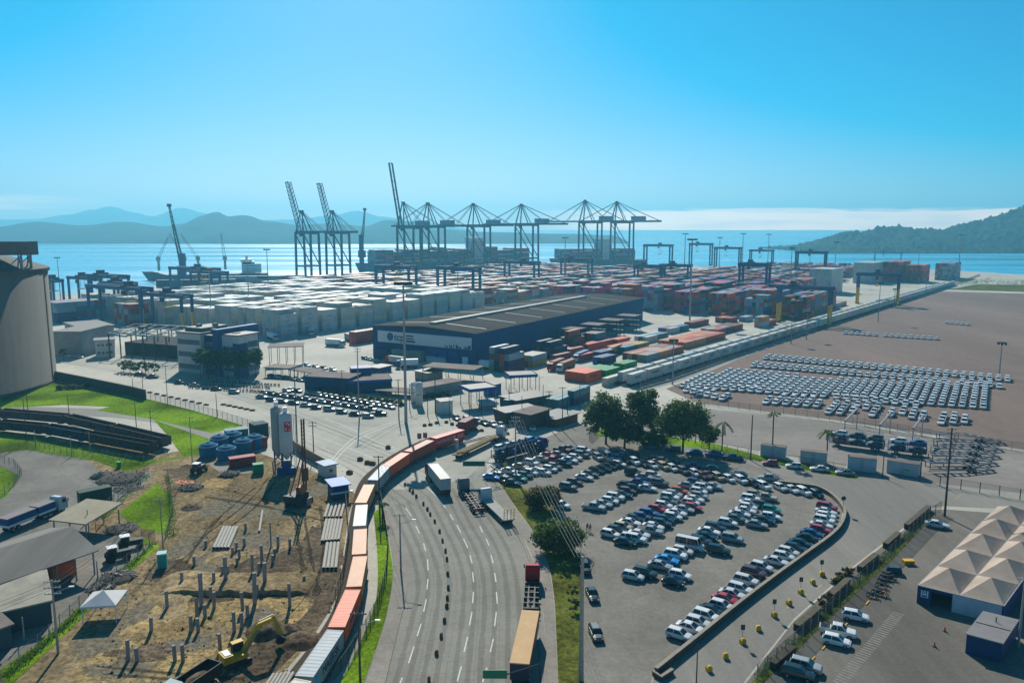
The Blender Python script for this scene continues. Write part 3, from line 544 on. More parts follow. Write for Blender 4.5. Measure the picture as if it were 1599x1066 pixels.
# ================================================================ CONTAINERS
CC = dict(white='b0b3ae', rust='94422c', maroon='74262e', red='b83022', orange='cc5320', tan='b47a50', blue='24589c', teal='2c6a74', green='16803f', grey='7f8f98', magenta='a52a60', brown='5f3a28', pale='8fa4a8', yellow='a08830', navy='14294f', cream='bdb6a2')
def cmat(c): return mat('container_' + c, CC[c], .55, .0, var=.16, scale=.9, var2=(.12, .1), objrand=.12, spec=.3)
CMESH = {}
def cont_mb(Ln=12.19, H=2.59, W=2.44, body=True, door=False, fine=True):
    b = MB(); w_ = W / 2; y0, y1 = -Ln / 2, Ln / 2
    if body:
        n = int(Ln / .42) * 2 if fine else 30; ys = [y0 + .16 + (Ln - .32) * i / n for i in range(n + 1)]
        for s_ in (-1, 1):
            vs = []; 
            for i, y in enumerate(ys):
                o = s_ * (w_ - (.02 if (i // 2) % 2 else .075)); vs += [(o, y, .16), (o, y, H - .1)]
            b.add(vs, [(2 * i, 2 * i + 2, 2 * i + 3, 2 * i + 1) for i in range(n)])
        vs = []
        for i, y in enumerate(ys):
            z = H - (.015 if (i // 2) % 2 else .045); vs += [(-w_ + .08, y, z), (w_ - .08, y, z)]
        b.add(vs, [(2 * i, 2 * i + 2, 2 * i + 3, 2 * i + 1) for i in range(n)])
        for s_ in (-1, 1):
            b.box(s_ * w_ - .06 if s_ > 0 else -w_, y0 + .16, 0, s_ * w_ if s_ > 0 else -w_ + .06, y1 - .16, .17); b.box(s_ * w_ - .08 if s_ > 0 else -w_, y0 + .16, H - .11, s_ * w_ if s_ > 0 else -w_ + .08, y1 - .16, H)
            for e in (y0, y1 - .16):
                b.box(s_ * w_ - .16 if s_ > 0 else -w_, e, 0, s_ * w_ if s_ > 0 else -w_ + .16, e + .16, H)
        for e in (y0, y1 - .16): b.box(-w_ + .16, e, H - .14, w_ - .16, e + .16, H); b.box(-w_ + .16, e, 0, w_ - .16, e + .16, .16)
        b.box(-w_ + .1, y0 + .16, .05, w_ - .1, y1 - .16, .12)
        b.quad((-w_ + .16, y1 - .03, .16), (w_ - .16, y1 - .03, .16), (w_ - .16, y1 - .03, H - .14), (-w_ + .16, y1 - .03, H - .14))
        if not door: b.quad((-w_ + .16, y0 + .03, .16), (w_ - .16, y0 + .03, .16), (w_ - .16, y0 + .03, H - .14), (-w_ + .16, y0 + .03, H - .14))
        if not door:
            for x in (-.75, -.3, .3, .75): b.box(x - .03, y0 - .0, .2, x + .03, y0 + .03, H - .2, 1)
    return b
def cdoor(s_, H, Ln=12.19):
    b = MB(); x0, x1 = (0.01, 1.06) if s_ > 0 else (-1.06, -.01); y = -Ln / 2
    b.box(x0, y + .01, .17, x1, y + .06, H - .15)
    for k in (.28, .72): x = x0 + (x1 - x0) * k; b.tube((x, y - .015, .2), (x, y - .015, H - .18), .03, .03, 6, 1)
    return b
def text(body, size, m, parent, loc, rot, name='lettering', align='CENTER', bold=0):
    cu = bpy.data.curves.new('lettering', 'FONT'); cu.body = body; cu.size = size; cu.align_x = align; cu.align_y = 'CENTER'; cu.extrude = .01; cu.offset = bold
    cu.materials.append(m); o = bpy.data.objects.new(name, cu); C.objects.link(o)
    bpy.context.view_layer.update(); me = bpy.data.meshes.new_from_object(o.evaluated_get(bpy.context.evaluated_depsgraph_get())); bpy.data.objects.remove(o)
    o = put(name, me, parent); o.location = loc; o.rotation_euler = rot; return o
TXW = mat('white_lettering', (.6, .6, .58), .7, var=.1); TXB = mat('dark_lettering', (.02, .035, .06), .7, var=.1); TXN = mat('blue_lettering', (.03, .12, .25), .7)
ncont = [0]
def container(c, loc, rz, label, group, H=2.59, detail=False, Ln=12.19, rackless=True):
    ncont[0] += 1
    if detail:
        t_ = T('shipping_container', label, 'container', loc, rz, group); cont_mb(Ln, H, door=True).build('body', [cmat(c), DARK], t_)
        for s_ in (-1, 1): cdoor(s_, H, Ln).build('door', [cmat(c), STEEL], t_)
        return t_
    k = c, H, Ln
    if k not in CMESH: CMESH[k] = cont_mb(Ln, H, fine=False).mesh('container', [cmat(c), DARK])
    o = put('shipping_container', CMESH[k], None, loc, rz); return tag(o, label, 'container', group)
def rzv(d): return atan2(-d.x, d.y)                                    # rotation that turns +Y to d
# ---- the container train on the curve
GTN = 'containers on the train on the curve'; GW = 'flat wagons of the train on the curve'
wg = MB(); wg.box(-1.3, -6.2, .95, 1.3, 6.2, 1.2); wg.box(-.3, -6.2, .6, .3, 6.2, .95)
bog = MB(); bog.box(-1.0, -.9, .5, 1.0, .9, .8)
whl = MB()
for y in (-.6, .6):
    for s_ in (-1, 1): whl.tube((s_ * .5 - .06, y, .67), (s_ * .5 + .06, y, .67), .4, .4, 12)
    whl.tube((-.6, y, .67), (.6, y, .67), .06)
wagon = T('flat_wagon', '', 'rail wagon', (0, 0, 0), 0, GW); wg.build('deck', mat('wagon_steel', (.06, .035, .028), .8, var=.3, scale=2), wagon)
for y in (-4.4, 4.4): a = bog.build('bogie', DARK, wagon); a.location = (0, y, 0); put('wheelset', whl.mesh('wheelset', DARK), a)
tcol = ['cream', 'grey', 'orange', 'tan', 'tan', 'white', 'tan', 'grey', 'orange', 'rust', 'red']
tlab = ['pale pink container at the bottom edge, nearest on the train', 'blue grey container with large dark lettering on the train', 'bright orange container behind the lettered grey one on the train', 'faded tan container between the orange and another tan one',
        'tan container right behind the white topped one nearer the camera', 'white topped container between two tan ones on the train', 'salmon container where the train starts to curve, before the low grey one', 'grey blue container at the pole in the curve, between salmon and orange ones', 'orange brown container beyond the grey one in the train curve', 'long rust brown container next to the red lettered one', 'red container with white lettering at the far end of the train']
wl_ = [l.replace('container', 'wagon under the container', 1) for l in tlab]
for i, p in enumerate(CP):
    d = (TP[i + 2] - TP[i]).normalized(); rz = rzv(d)
    wv = wagon if i == 0 else dup(wagon, p + Vector((0, 0, .1)), rz)
    wv.location = p + Vector((0, 0, .1)); wv.rotation_euler = (0, 0, rz); wv['label'] = 'rail flat wagon carrying the ' + ' '.join(tlab[i].split(' on the train')[0].split()[:9]).rstrip(',')
    k = container(tcol[i], p + Vector((0, 0, 1.31)), rz, tlab[i], GTN, 2.6, True, 11.5)
    if i == 1: text('MAERSK', 1.75, TXB, k, (1.232, .6, 1.3), (pi / 2, 0, pi / 2)); MBs = MB(); MBs.box(1.215, -4.9, .75, 1.24, -3.7, 1.9); MBs.build('star_emblem', mat('emblem_blue', (.05, .3, .5), .6), k)
    if i == 2: text('Hapag-Lloyd', 1.2, TXN, k, (1.232, .6, 1.3), (pi / 2, 0, pi / 2))
    if i == 10:
        text('HAMBURG', 1.25, TXW, k, (1.232, -2.6, 1.3), (pi / 2, 0, pi / 2)); text('SÜD', 1.25, TXW, k, (1.232, 4.0, 1.3), (pi / 2, 0, pi / 2))
        e = MB(); e.bar((1.235, .9, .7), (1.235, 1.9, 1.9), .03, .22); e.bar((1.235, 1.9, .7), (1.235, .9, 1.9), .03, .22); e.build('cross_emblem', TXW, k)
# ---- twin lines of white container wagons along the yard fence
GR = 'white containers on the rail lines along the yard fence'; GRW = 'long flat wagons of the rail lines along the yard fence'
ra, rb = P(981, 604), P(1500, 442); rd = (rb - ra).normalized(); rn = Vector((-rd.y, rd.x, 0)); rzr = rzv(rd)
lines = [(0, 52), (5.2, 50)]
trk = MB(); cnt_stuff = MB()
STK = []                                                               # every other container: (x, y, z, rz, colour, where)
for k, (off, n) in enumerate(lines):
    for i in range(n):
        p = ra + rd * (6.3 + 13.4 * i + (2 if k else 0)) + rn * off + Vector((0, 0, 1.1)); c_ = 'white' if rnd.random() < .86 else rnd.choice(['pale', 'cream', 'green' if i == 1 else 'cream'])
        STK.append((p, rzr, c_, ('outer', 'inner')[k] + ' white row on the rails by the fence', i, 0, 3.8))
rb_ = MB()
for off in (0, 5.2):
    for s_ in (-.5, .5): a = ra + rn * (off + s_); rb_.bar((a.x, a.y, .1), ((a + rd * 690).x, (a + rd * 690).y, .1), .1, .14)
    a = ra + rn * off; rb_.bar((a.x, a.y, .8), ((a + rd * 676).x, (a + rd * 676).y, .8), 2.4, .25)
    for i in range(52):
        for q in (-4, 4): c_ = ra + rd * (6.3 + 13.4 * i + q) + rn * off; rb_.obox(c_, 1.6, 1.8, .12, .68, rzr)
struct(rb_.build('railway_track', DARK))
yu = Vector((sin(R(33)), cos(R(33)), 0)); yw = Vector((-yu.y, yu.x, 0)); rzy = rzv(yu)
# ---- flat groups on the paved yard between warehouse and rails (photo corners of near-left end, run along the rails)
def flat(px, py, nl, nw, tiers, cols, where, dirn=None, gap=.35, H=3.3):
    d = dirn or rd; nn = Vector((-d.y, d.x, 0)); o = P(px, py); r_ = rzv(d)
    for i in range(nl):
        for j in range(nw):
            tt = tiers if isinstance(tiers, int) else rnd.choice(tiers)
            for t_ in range(tt):
                c_ = cols if isinstance(cols, str) else rnd.choice(cols)
                STK.append((o + d * (6.2 + (12.2 + gap) * i) + nn * (1.3 + 2.6 * j) + Vector((0, 0, .02 + H * t_)), r_, c_, where, i * nw + j, t_, H))
flat(914, 599, 1, 4, 1, 'orange', 'orange block beside the green block', H=4.0); flat(945, 593, 1, 4, 1, 'green', 'bright green block by the rail end', H=3.7); flat(973, 584, 1, 2, 1, 'green', 'bright green block by the rail end', H=4.2)
flat(832, 574, 1, 3, [2, 3], ['brown', 'rust', 'yellow', 'grey'], 'mixed stack between warehouse and truck queue', yu, H=2.6); flat(895, 549, 1, 3, [2, 3], ['brown', 'rust', 'navy', 'orange'], 'stack under the second reefer rack', yu); flat(930, 541, 1, 3, 2, ['rust', 'navy', 'teal'], 'stack under the third reefer rack', yu)
flat(890, 556, 1, 2, 1, ['red', 'rust'], 'loose boxes before the racks'); flat(918, 548, 2, 2, 1, ['red', 'orange', 'blue', 'tan'], 'loose boxes before the racks'); flat(940, 570, 1, 2, 1, ['navy', 'teal', 'blue'], 'blue boxes beside the truck queue'); flat(960, 552, 2, 2, 1, ['blue', 'yellow', 'red'], 'row of boxes left of the low rust block'); flat(1046, 522, 2, 3, 1, ['blue', 'white', 'teal', 'rust'], 'far boxes at the warehouse corner'); flat(1080, 512, 2, 2, 1, ['rust', 'maroon', 'white'], 'far boxes at the warehouse corner')
flat(1165, 503, 1, 2, 1, ['white', 'pale'], 'small row by the colourful stacks'); flat(1235, 497, 1, 3, [1, 2], ['rust', 'orange', 'white'], 'mixed boxes left of the white rail rows'); flat(1300, 482, 3, 3, 1, ['white', 'tan', 'grey'], 'mixed boxes left of the white rail rows')
LQ = Vector((1, .22, 0)).normalized(); flat(244, 453, 6, 3, 3, ['navy', 'grey', 'teal', 'navy', 'maroon'], 'dark long stacks before the grey bulk ship', LQ); flat(345, 446, 7, 3, 3, ['navy', 'grey', 'navy', 'rust', 'pale'], 'dark long stacks before the grey bulk ship', LQ)
flat(948, 604, 1, 1, 1, 'cream', 'pair of cream boxes at the rail end'); flat(978, 593, 1, 1, 1, 'green', 'pair of cream boxes at the rail end')
flat(1010, 566, 3, 5, 1, ['rust', 'grey', 'tan', 'maroon', 'brown'], 'low rust coloured block left of the white rail rows')
flat(1070, 545, 4, 6, 1, ['tan', 'rust', 'tan', 'orange'], 'tan topped block beyond the low rust block')
flat(1120, 524, 3, 4, 1, ['grey', 'pale', 'brown', 'rust'], 'grey block in the middle of the paved yard')
flat(975, 553, 2, 2, 1, ['blue', 'teal', 'yellow'], 'blue boxes beside the low rust block'); flat(1010, 536, 2, 3, 1, ['blue', 'teal', 'white'], 'blue and white boxes near the warehouse corner')
flat(905, 566, 1, 1, 1, 'red', 'scattered boxes among the trucks'); flat(938, 561, 1, 2, 1, ['blue', 'navy', 'red'], 'scattered boxes among the trucks'); flat(965, 540, 1, 2, 1, ['red', 'orange', 'tan'], 'scattered boxes among the trucks')
flat(868, 566, 1, 1, 1, 'maroon', 'scattered boxes among the trucks')
flat(1140, 505, 1, 4, 1, ['rust', 'tan', 'maroon'], 'small row by the colourful stacks'); flat(1215, 500, 2, 2, 1, ['rust', 'orange'], 'small row by the colourful stacks')
flat(1130, 497, 1, 1, 1, 'orange', 'small row by the colourful stacks'); flat(1190, 512, 2, 2, [1, 2], ['rust', 'tan', 'white', 'pale'], 'mixed boxes left of the white rail rows')
flat(1255, 489, 3, 2, [1, 2], ['white', 'tan', 'rust', 'pale'], 'mixed boxes left of the white rail rows')
flat(795, 583, 1, 4, [3, 3, 4], ['brown', 'rust', 'yellow', 'navy', 'brown', 'grey'], 'mixed stack at the foot of the warehouse', yu, H=2.6)
flat(866, 561, 1, 4, [2, 3], ['brown', 'rust', 'navy', 'brown'], 'second mixed stack along the warehouse wall', yu, H=2.6)
flat(556, 538, 2, 2, 2, ['rust', 'maroon', 'red'], 'rust coloured stack left of the warehouse', yu); flat(580, 528, 3, 2, 1, ['cream', 'white'], 'low cream boxes behind the warehouse front', yu)
flat(795, 640, 1, 1, 1, 'teal', 'boxes at the gate beside the dark trees', yu); flat(872, 641, 1, 2, 1, 'teal', 'teal boxes at the gate beside the dark trees', yu, H=3.6); flat(896, 634, 1, 1, 2, ['teal', 'navy'], 'teal boxes at the gate beside the dark trees', yu, H=2.6); flat(884, 628, 1, 1, 1, 'maroon', 'teal boxes at the gate beside the dark trees', yu, H=3.0)
# ---- the great yard behind
def yard(s0, s1, t0, t1, cols, pitch, tiers, where, bay_gap=.5, prob=.96, nrow=6, gap=10, colrun=.6):
    t_ = t0; bi = 0
    while t_ < t1 - 14:
        n = int((s1 - s0) / (12.2 + bay_gap))
        for i in range(n):
            base = rnd.choice(cols); top = rnd.choice(tiers)
            for j in range(nrow):
                if rnd.random() > prob: continue
                h = max(1, top + rnd.choice((-1, 0, 0, 0, 0, 0, 0, 0, 0)))
                for k in range(h):
                    c_ = base if rnd.random() < colrun else rnd.choice(cols)
                    p = yu * (s0 + 6 + (12.2 + bay_gap) * i) + yw * (t_ + 1.3 + 2.6 * j) + Vector((0, 0, .02 + 2.6 * k))
                    if on_land(p): STK.append((p, rzy, c_, where, (bi * 60 + i) * nrow + j, k, 2.6))
        t_ += nrow * 2.6 + gap; bi += 1
def on_land(p):
    j = 0
    for a, b in zip(coast, coast[1:]):
        if a[0] <= p.x < b[0]: return p.y < a[1] + (b[1] - a[1]) * (p.x - a[0]) / (b[0] - a[0]) - 25
    return False
WH = ['white'] * 9 + ['pale', 'cream', 'cream']
MX = ['rust', 'maroon', 'red', 'orange', 'blue', 'grey', 'white', 'brown', 'navy', 'teal', 'magenta', 'tan', 'rust', 'maroon', 'cream']
random_state = rnd.getstate()
yard(285, 490, 338, 548, WH, 0, (5, 6, 6), 'white reefer stacks left of the warehouse', 3.2, .97, 6, 5.5, .5)
yard(505, 700, 330, 620, ['white', 'rust', 'cream', 'maroon', 'tan', 'grey'], 0, (4, 5), 'mixed stacks behind the white reefers')
yard(715, 960, 330, 620, MX, 0, (4, 5), 'far mixed stacks before the ship')
CF = ['magenta', 'maroon', 'rust', 'blue', 'navy', 'red', 'orange', 'brown', 'grey', 'teal']
yard(530, 640, 112, 316, CF, 0, (6, 6, 7), 'colourful stacks behind the warehouse', .5, .98, colrun=.45); yard(640, 760, 152, 316, CF, 0, (5, 6, 6), 'colourful stacks behind the warehouse', .5, .98, colrun=.45)
yard(780, 1010, 172, 316, MX, 0, (4, 5, 5), 'far colourful stacks'); yard(1030, 1250, 150, 330, MX + ['white', 'cream'], 0, (3, 4), 'farthest stacks at the quay')

flat(1297, 459, 3, 8, 7, 'white', 'tall white wall of boxes beside the rails'); flat(1362, 443, 4, 8, 7, 'white', 'second tall white wall of boxes')
flat(1405, 441, 4, 7, 7, ['rust', 'red', 'orange', 'maroon'], 'tall red wall of boxes at the rail bend'); flat(1440, 442, 3, 7, 6, ['rust', 'red', 'orange', 'brown'], 'tall red wall of boxes at the rail bend'); flat(1482, 438, 6, 6, 6, ['teal', 'pale', 'grey', 'blue', 'rust'], 'blue grey wall of boxes at the far end')
flat(90, 505, 3, 8, 4, ['navy', 'rust', 'blue', 'maroon', 'grey', 'teal'], 'dark stacks beside the silo', yu); flat(205, 508, 1, 7, 4, ['maroon', 'rust', 'grey'], 'maroon stacks under the left cranes', yu); flat(255, 505, 1, 6, 4, ['grey', 'white', 'pale'], 'pale stacks under the yellow legged left crane', yu)
# which of them show largest: near, and open to the camera
occ = {(round(p.x), round(p.y), k) for p, r_, c_, w_, i, k, H in STK}
def openness(s):
    p, r_, c_, w_, i, k, H = s
    q = p - (yw * 2.6 if r_ == rzy else rn * 2.6); f = p - (yu * 12.7 if r_ == rzy else rd * 12.6)
    fs = lambda v: any((round(v.x) + a, round(v.y) + b, k) in occ for a in (-1, 0, 1) for b in (-1, 0, 1))
    up = p; tp = any((round(up.x) + a, round(up.y) + b, k + 1) in occ for a in (0,) for b in (0,))
    return (0 if fs(q) else 1.0) + (0 if fs(f) else .35) + (0 if tp else .25)
def size(s):
    p = s[0]; x, y, zc = scr(p)
    if not (-15 < x < 1610) or (x < 70 and y > 380): return 0
    return openness(s) / zc ** 2
rank = sorted(range(len(STK)), key=lambda i: -size(STK[i])); pick = set(rank[:300 - len(CP) - 4])
cols_ = {k: hx(v) for k, v in CC.items()}; BIG = MB(); seen_lab = {}
tierw = ['bottom', 'second tier', 'third tier', 'fourth tier', 'fifth tier', 'top tier']
per = {}
for i in sorted(pick, key=lambda i: STK[i][0].y):
    s = STK[i]; per.setdefault((s[2], s[3], s[5]), []).append(i)
cm_ = {'tan': 'tan', 'pale': 'pale blue grey'}
names = {}
for (c_, w_, k), ids in per.items():
    multi = any(x[1] == w_ and x[2] != k for x in per)
    for n_, i in enumerate(ids): names[i] = (f"{nth(n_)} " if len(ids) > 1 else '') + f"{cm_.get(c_, c_)} container" + (f", {tierw[min(k, 5)]}" if multi else '') + f", in {w_}"
DEC = {}
def decal(o, body, m, y, z, size_):
    k = body, m.name, size_
    if k in DEC: d = put('lettering', DEC[k], o)
    else: d = text(body, size_, m, o, (0, 0, 0), (0, 0, 0)); DEC[k] = d.data
    d.location = (1.235, y, z); d.rotation_euler = (pi / 2, 0, pi / 2)
for i, s in enumerate(STK):
    p, r_, c_, w_, j, k, H = s
    if i in pick:
        o = container(c_, p, r_, names[i], 'containers: ' + w_, H - .02, Ln=12.16 if H < 3.7 else 11.3)
        if 'reefer' in w_ and openness(s) >= 1 and c_ != 'cream' and rnd.random() < .7: decal(o, 'MAERSK', TXN, rnd.uniform(-2, 1.5), 1.3, .95)
        elif H > 3.7 and scr(p)[2] < 480: decal(o, 'MAERSK' if rnd.random() < .6 else 'HAMBURG', TXB if rnd.random() < .5 else TXN, rnd.uniform(-1, 1), 2.2, 1.3)
        elif c_ == 'green' and 'bright' in w_: decal(o, 'EVERGREEN', TXW, 0, 1.3, 1.2)
        continue
    BIG.col = tuple(v * rnd.uniform(.85, 1.12) for v in cols_[c_]); BIG.obox((p.x, p.y), 2.42, 12.16 if H < 3.7 else 11.3, p.z, p.z + H - .03, r_)
bo = BIG.build('container_stacks', mat('stacked_container', (1, 1, 1), .55, var=.14, scale=.5, var2=(.1, .08), attr=True, spec=.3)); stuff(bo)
# ================================================================ CRANES AND SHIPS
BLUEST = mat('blue_grey_steel', (.05, .07, .10), .6, var=.15); DBLUE = mat('crane_blue', (.03, .075, .17), .6, var=.15); HOUSE = mat('machine_house_blue', (.12, .24, .36), .6)
def axis(dx, dy): d = Vector((dx, dy, 0)).normalized(); return d, Vector((-d.y, d.x, 0))
def sts(px, Z, yboom, yapex, left, right, label, raised=None, lattice=False, house=True, group='ship to shore cranes on the quay'):
    """quay crane; px is its apex in the photo, left / right the reach of its boom in photo pixels"""
    k = Z / F; X = (px - CX) * k; H = lambda y: CH - (y - HZ) * k
    t_ = T('quay_crane', label, 'crane', (X, Z, 0), 0, group)
    bd, cr = axis(-.88, .47)                     # boom direction over the water, and along the quay
    hb, ha = H(yboom), H(yapex); m = BLUEST if not lattice else DBLUE
    g0, g1 = bd * (8 * k * 1.0), bd * (-20 * k * 1.12) ; wq = cr * 11 * k * .9
    V = lambda v, z: Vector((v.x, v.y, z))
    for e in (g0, g1):
        for s_ in (-1, 1):
            b = MB(); b.bar(V(e + wq * s_, 0), V(e + wq * s_ * .9, hb), 2.0, 2.2); b.build('leg', m, t_)
    b = MB()
    for s_ in (-1, 1):
        b.bar(V(g0 + wq * s_, hb * .28), V(g1 + wq * s_, hb * .28), 1.6, 2.0); b.bar(V(g0 + wq * s_ * .9, hb * .95), V(g1 + wq * s_ * .9, hb * .3), 1.0)
        b.bar(V(g0 + wq * s_, hb * .97), V(g1 + wq * s_, hb * .97), 1.5)
    for e in (g0, g1): b.bar(V(e - wq, hb * .97), V(e + wq, hb * .97), 1.8, 2.2); b.bar(V(e - wq, 3), V(e + wq, 3), 1.8, 2.4)
    b.build('portal_frame', m, t_)
    b = MB()                                      # girder with the backreach
    for s_ in (-1, 1):
        o = cr * s_ * 3.2; b.bar(V(g0 + bd * 3 + o, hb), V(bd * (-right * k * 1.1) + o, hb), 1.2, 2.6)
    n = 8
    for i in range(n + 1): c_ = bd * (-right * k * 1.1) * (i / n); b.bar(V(c_ - cr * 3.2, hb), V(c_ + cr * 3.2, hb), .7)
    b.build('girder', m, t_)
    b = MB(); top = V(g0 * .3, ha)                # A shaped mast over the waterside legs
    for s_ in (-1, 1):
        b.bar(V(g0 + wq * s_ * .8, hb), top + cr * 1.5 * s_, 1.4); b.bar(V(g1 * .55 + wq * s_ * .5, hb), top + cr * 1.5 * s_, 1.0)
    b.bar(top - cr * 3, top + cr * 3, 2.2, 1.6); b.build('mast', m, t_)
    b = MB(); L_ = left * k * 1.13
    for s_ in (-1, 1):
        for q in (-right * k * 1.05, -right * k * .6): b.bar(top + cr * 1.2 * s_, V(bd * q + cr * s_ * 2.5, hb + 1), .5)
    if raised is None:
        for s_ in (-1, 1):
            for q in (.95, .5): b.bar(top + cr * 1.2 * s_, V(bd * L_ * q + cr * s_ * 2.5, hb + 1), .5)
    b.build('stay', m, t_)
    b = MB()
    if raised is None: e0, e1 = V(g0, hb), V(bd * L_, hb)
    else: e0 = V(g0, hb + 1); e1 = Vector(((raised[0] - px) * k, 0, H(raised[1])));
    n = 12 if lattice else 7; wd = 3.2
    for s_ in (-1, 1):
        b.bar(e0 + cr * s_ * wd, e1 + cr * s_ * wd, 1.3 if not lattice else .8, 2.2 if not lattice else .8)
        if lattice: up = Vector((2.6, 0, .8)); b.bar(e0 + cr * s_ * wd * .8 + up * 1.5, e1 + cr * s_ * wd * .8 + up, .8)
    for i in range(n + 1):
        c_ = e0.lerp(e1, i / n); d_ = e0.lerp(e1, min(1, (i + 1) / n)); b.bar(c_ - cr * wd, c_ + cr * wd, .7)
        if lattice:
            b.bar(c_ - cr * wd, d_ + cr * wd, .5)
            for s_ in (-1, 1): b.bar(c_ + cr * s_ * wd, d_ + cr * s_ * wd * .8 + up * 1.2, .5)
    b.build('boom', m, t_)
    if house: b = MB(); c_ = bd * (-30 * k * 1.1); rz = atan2(bd.y, bd.x); b.obox((c_.x, c_.y), 21 * k * 1.0, 8, hb + 1.5, hb + 7, rz); b.obox((c_.x, c_.y), 21 * k * 1.03, 8.4, hb + 7, hb + 7.5, rz); b.build('machine_house', HOUSE, t_)
    b = MB(); c_ = bd * (4 * k); b.obox((c_.x, c_.y), 4, 4, hb - 5.5, hb - 2, atan2(bd.y, bd.x)); b.build('operator_cabin', GLASS, t_)
sts(634, 1010, 354, 317, 60, 62, 'first quay crane with its boom raised nearly upright', (614, 258)); sts(672, 1050, 353, 318, 62, 60, 'quay crane with lowered boom next to the raised boom crane')
sts(742, 1090, 352, 319, 60, 60, 'quay crane with lowered boom over the pale ship bridge'); sts(816, 1120, 350, 320, 60, 68, 'middle quay crane standing where the long ship ends')
sts(914, 1165, 346, 314, 58, 58, 'tall quay crane standing second from the far end'); sts(963, 1190, 346, 316, 58, 62, 'outermost quay crane, the farthest along the quay')
GO = 'older lattice boom cranes'
sts(477, 945, 362, 330, 20, 38, 'older crane with raised lattice boom, nearest the small harbour crane', (455, 287), True, False, GO); sts(524, 965, 362, 330, 20, 40, 'older crane with raised lattice boom, beside the ship bow', (503, 289), True, False, GO)
def harbour(px, py, Z, tip, scale, label):
    k = Z / F; X = (px - CX) * k; t_ = T('harbour_crane', label, 'crane', (X, Z, 0), 0, 'mobile harbour cranes'); H = lambda y: CH - (y - HZ) * k; h = H(py)
    b = MB(); b.box(-7, -5, 1, 7, 5, 4); b.build('carriage', DBLUE, t_)
    b = MB(); b.box(-2.6, -2.6, 4, 2.6, 2.6, h); b.box(-4, -3, h * .45, 5, 3, h * .62); b.build('tower', DBLUE, t_)
    b = MB(); e0 = Vector((0, -2, h * .6)); e1 = Vector(((tip[0] - px) * k, 6, H(tip[1]))); q = Vector((1.6, 0, 1)); 
    for s_ in (-1, 1): b.bar(e0 + q * s_, e1 + q * s_ * .4, .6); b.bar(e0 + q * s_ + Vector((0, 3, 0)), e1 + q * s_ * .4, .6)
    for i in range(14): a = e0.lerp(e1, i / 14); c_ = e0.lerp(e1, (i + 1) / 14); f = 1 - .6 * i / 14; b.bar(a + q * f, c_ - q * f, .35); b.bar(a - q * f, c_ - q * f + q * f * 2, .35)
    b.box(e1.x - 2, e1.y - 1, e1.z - 1, e1.x + 2, e1.y + 1, e1.z + 2); b.build('jib', BLUEST, t_)
    b = MB(); b.bar((0, 0, h), e0.lerp(e1, .7), .4); b.build('stay', DARK, t_)
harbour(287, 395, 800, (268, 322), 1, 'mobile harbour crane with tall lattice jib among the ship cranes'); harbour(566, 366, 1000, (571.5, 328), 1, 'distant harbour crane with lattice jib behind the ship bow')
# ---- yard gantries
def gantry(xl, xr, yt, yb, label, legs='b', group='rubber tyred yard gantries', dirn=(.839, -.545)):
    A = P(xl, yb); d, n_ = axis(*dirn); lo, hi = 5, 200
    for _ in range(40):
        m_ = (lo + hi) / 2
        if scr(A + d * m_)[0] < xr: lo = m_
        else: hi = m_
    L_ = lo; h = hgt(xl, yb, yt); t_ = T('yard_gantry', label, 'gantry crane', A, atan2(d.y, d.x), group); sp = 9 * max(.6, h / 28); w_ = max(1.0, h * .055)
    for x in (0, L_):
        for y in (0, sp):
            b = MB()
            if legs == 'y': b.bar((x, y, 0), (x, y, h * .55), w_, w_ * 1.1, 1); b.bar((x, y, h * .55), (x, y, h - 1), w_ * 1.1, w_ * 1.2)
            else: b.bar((x, y, 0), (x, y, h - 1), w_, w_ * 1.1)
            b.build('leg', [DBLUE, YEL], t_)
    b = MB()
    for y in (0, sp): b.bar((-1.5, y, h), (L_ + 1.5, y, h), w_, w_ * 1.8)
    for x in (0, L_): b.bar((x, 0, h * .96), (x, sp, h * .96), w_)
    b.build('girder', DBLUE, t_)
    for x in (0, L_): b = MB(); b.bar((x, -1, 1.2), (x, sp + 1, 1.2), w_ * 1.1, w_ * 1.3); b.build('sill_beam', YEL if legs == 'y' else DBLUE, t_)
    b = MB(); x = L_ * rnd.uniform(.2, .75); b.box(x - 2.4, -.5, h + 1.2, x + 2.4, sp + .5, h + 2.2); b.box(x - 1.6, sp * .2, h + 2.2, x + 1.4, sp * .8, h + 4.2); b.box(x - 1, -1.2, h - 4, x + 1, .8, h - 1.4); b.build('trolley', BLUEST, t_)
    b = MB(); b.box(x - .9, 0, h * .62, x + .9, sp, h * .62 + .8)
    for q in (-.6, .6): b.bar((x + q, sp * .3, h * .63), (x + q, sp * .3, h), .15); b.bar((x + q, sp * .7, h * .63), (x + q, sp * .7, h), .15)
    b.build('spreader', [YEL], t_)
    b = MB()
    for x in (0, L_):
        for y in (0, sp): b.tube((x - .5, y, .5), (x + .5, y, .5), .5, .5, 10)
    b.build('wheel_set', RUBBER, t_)
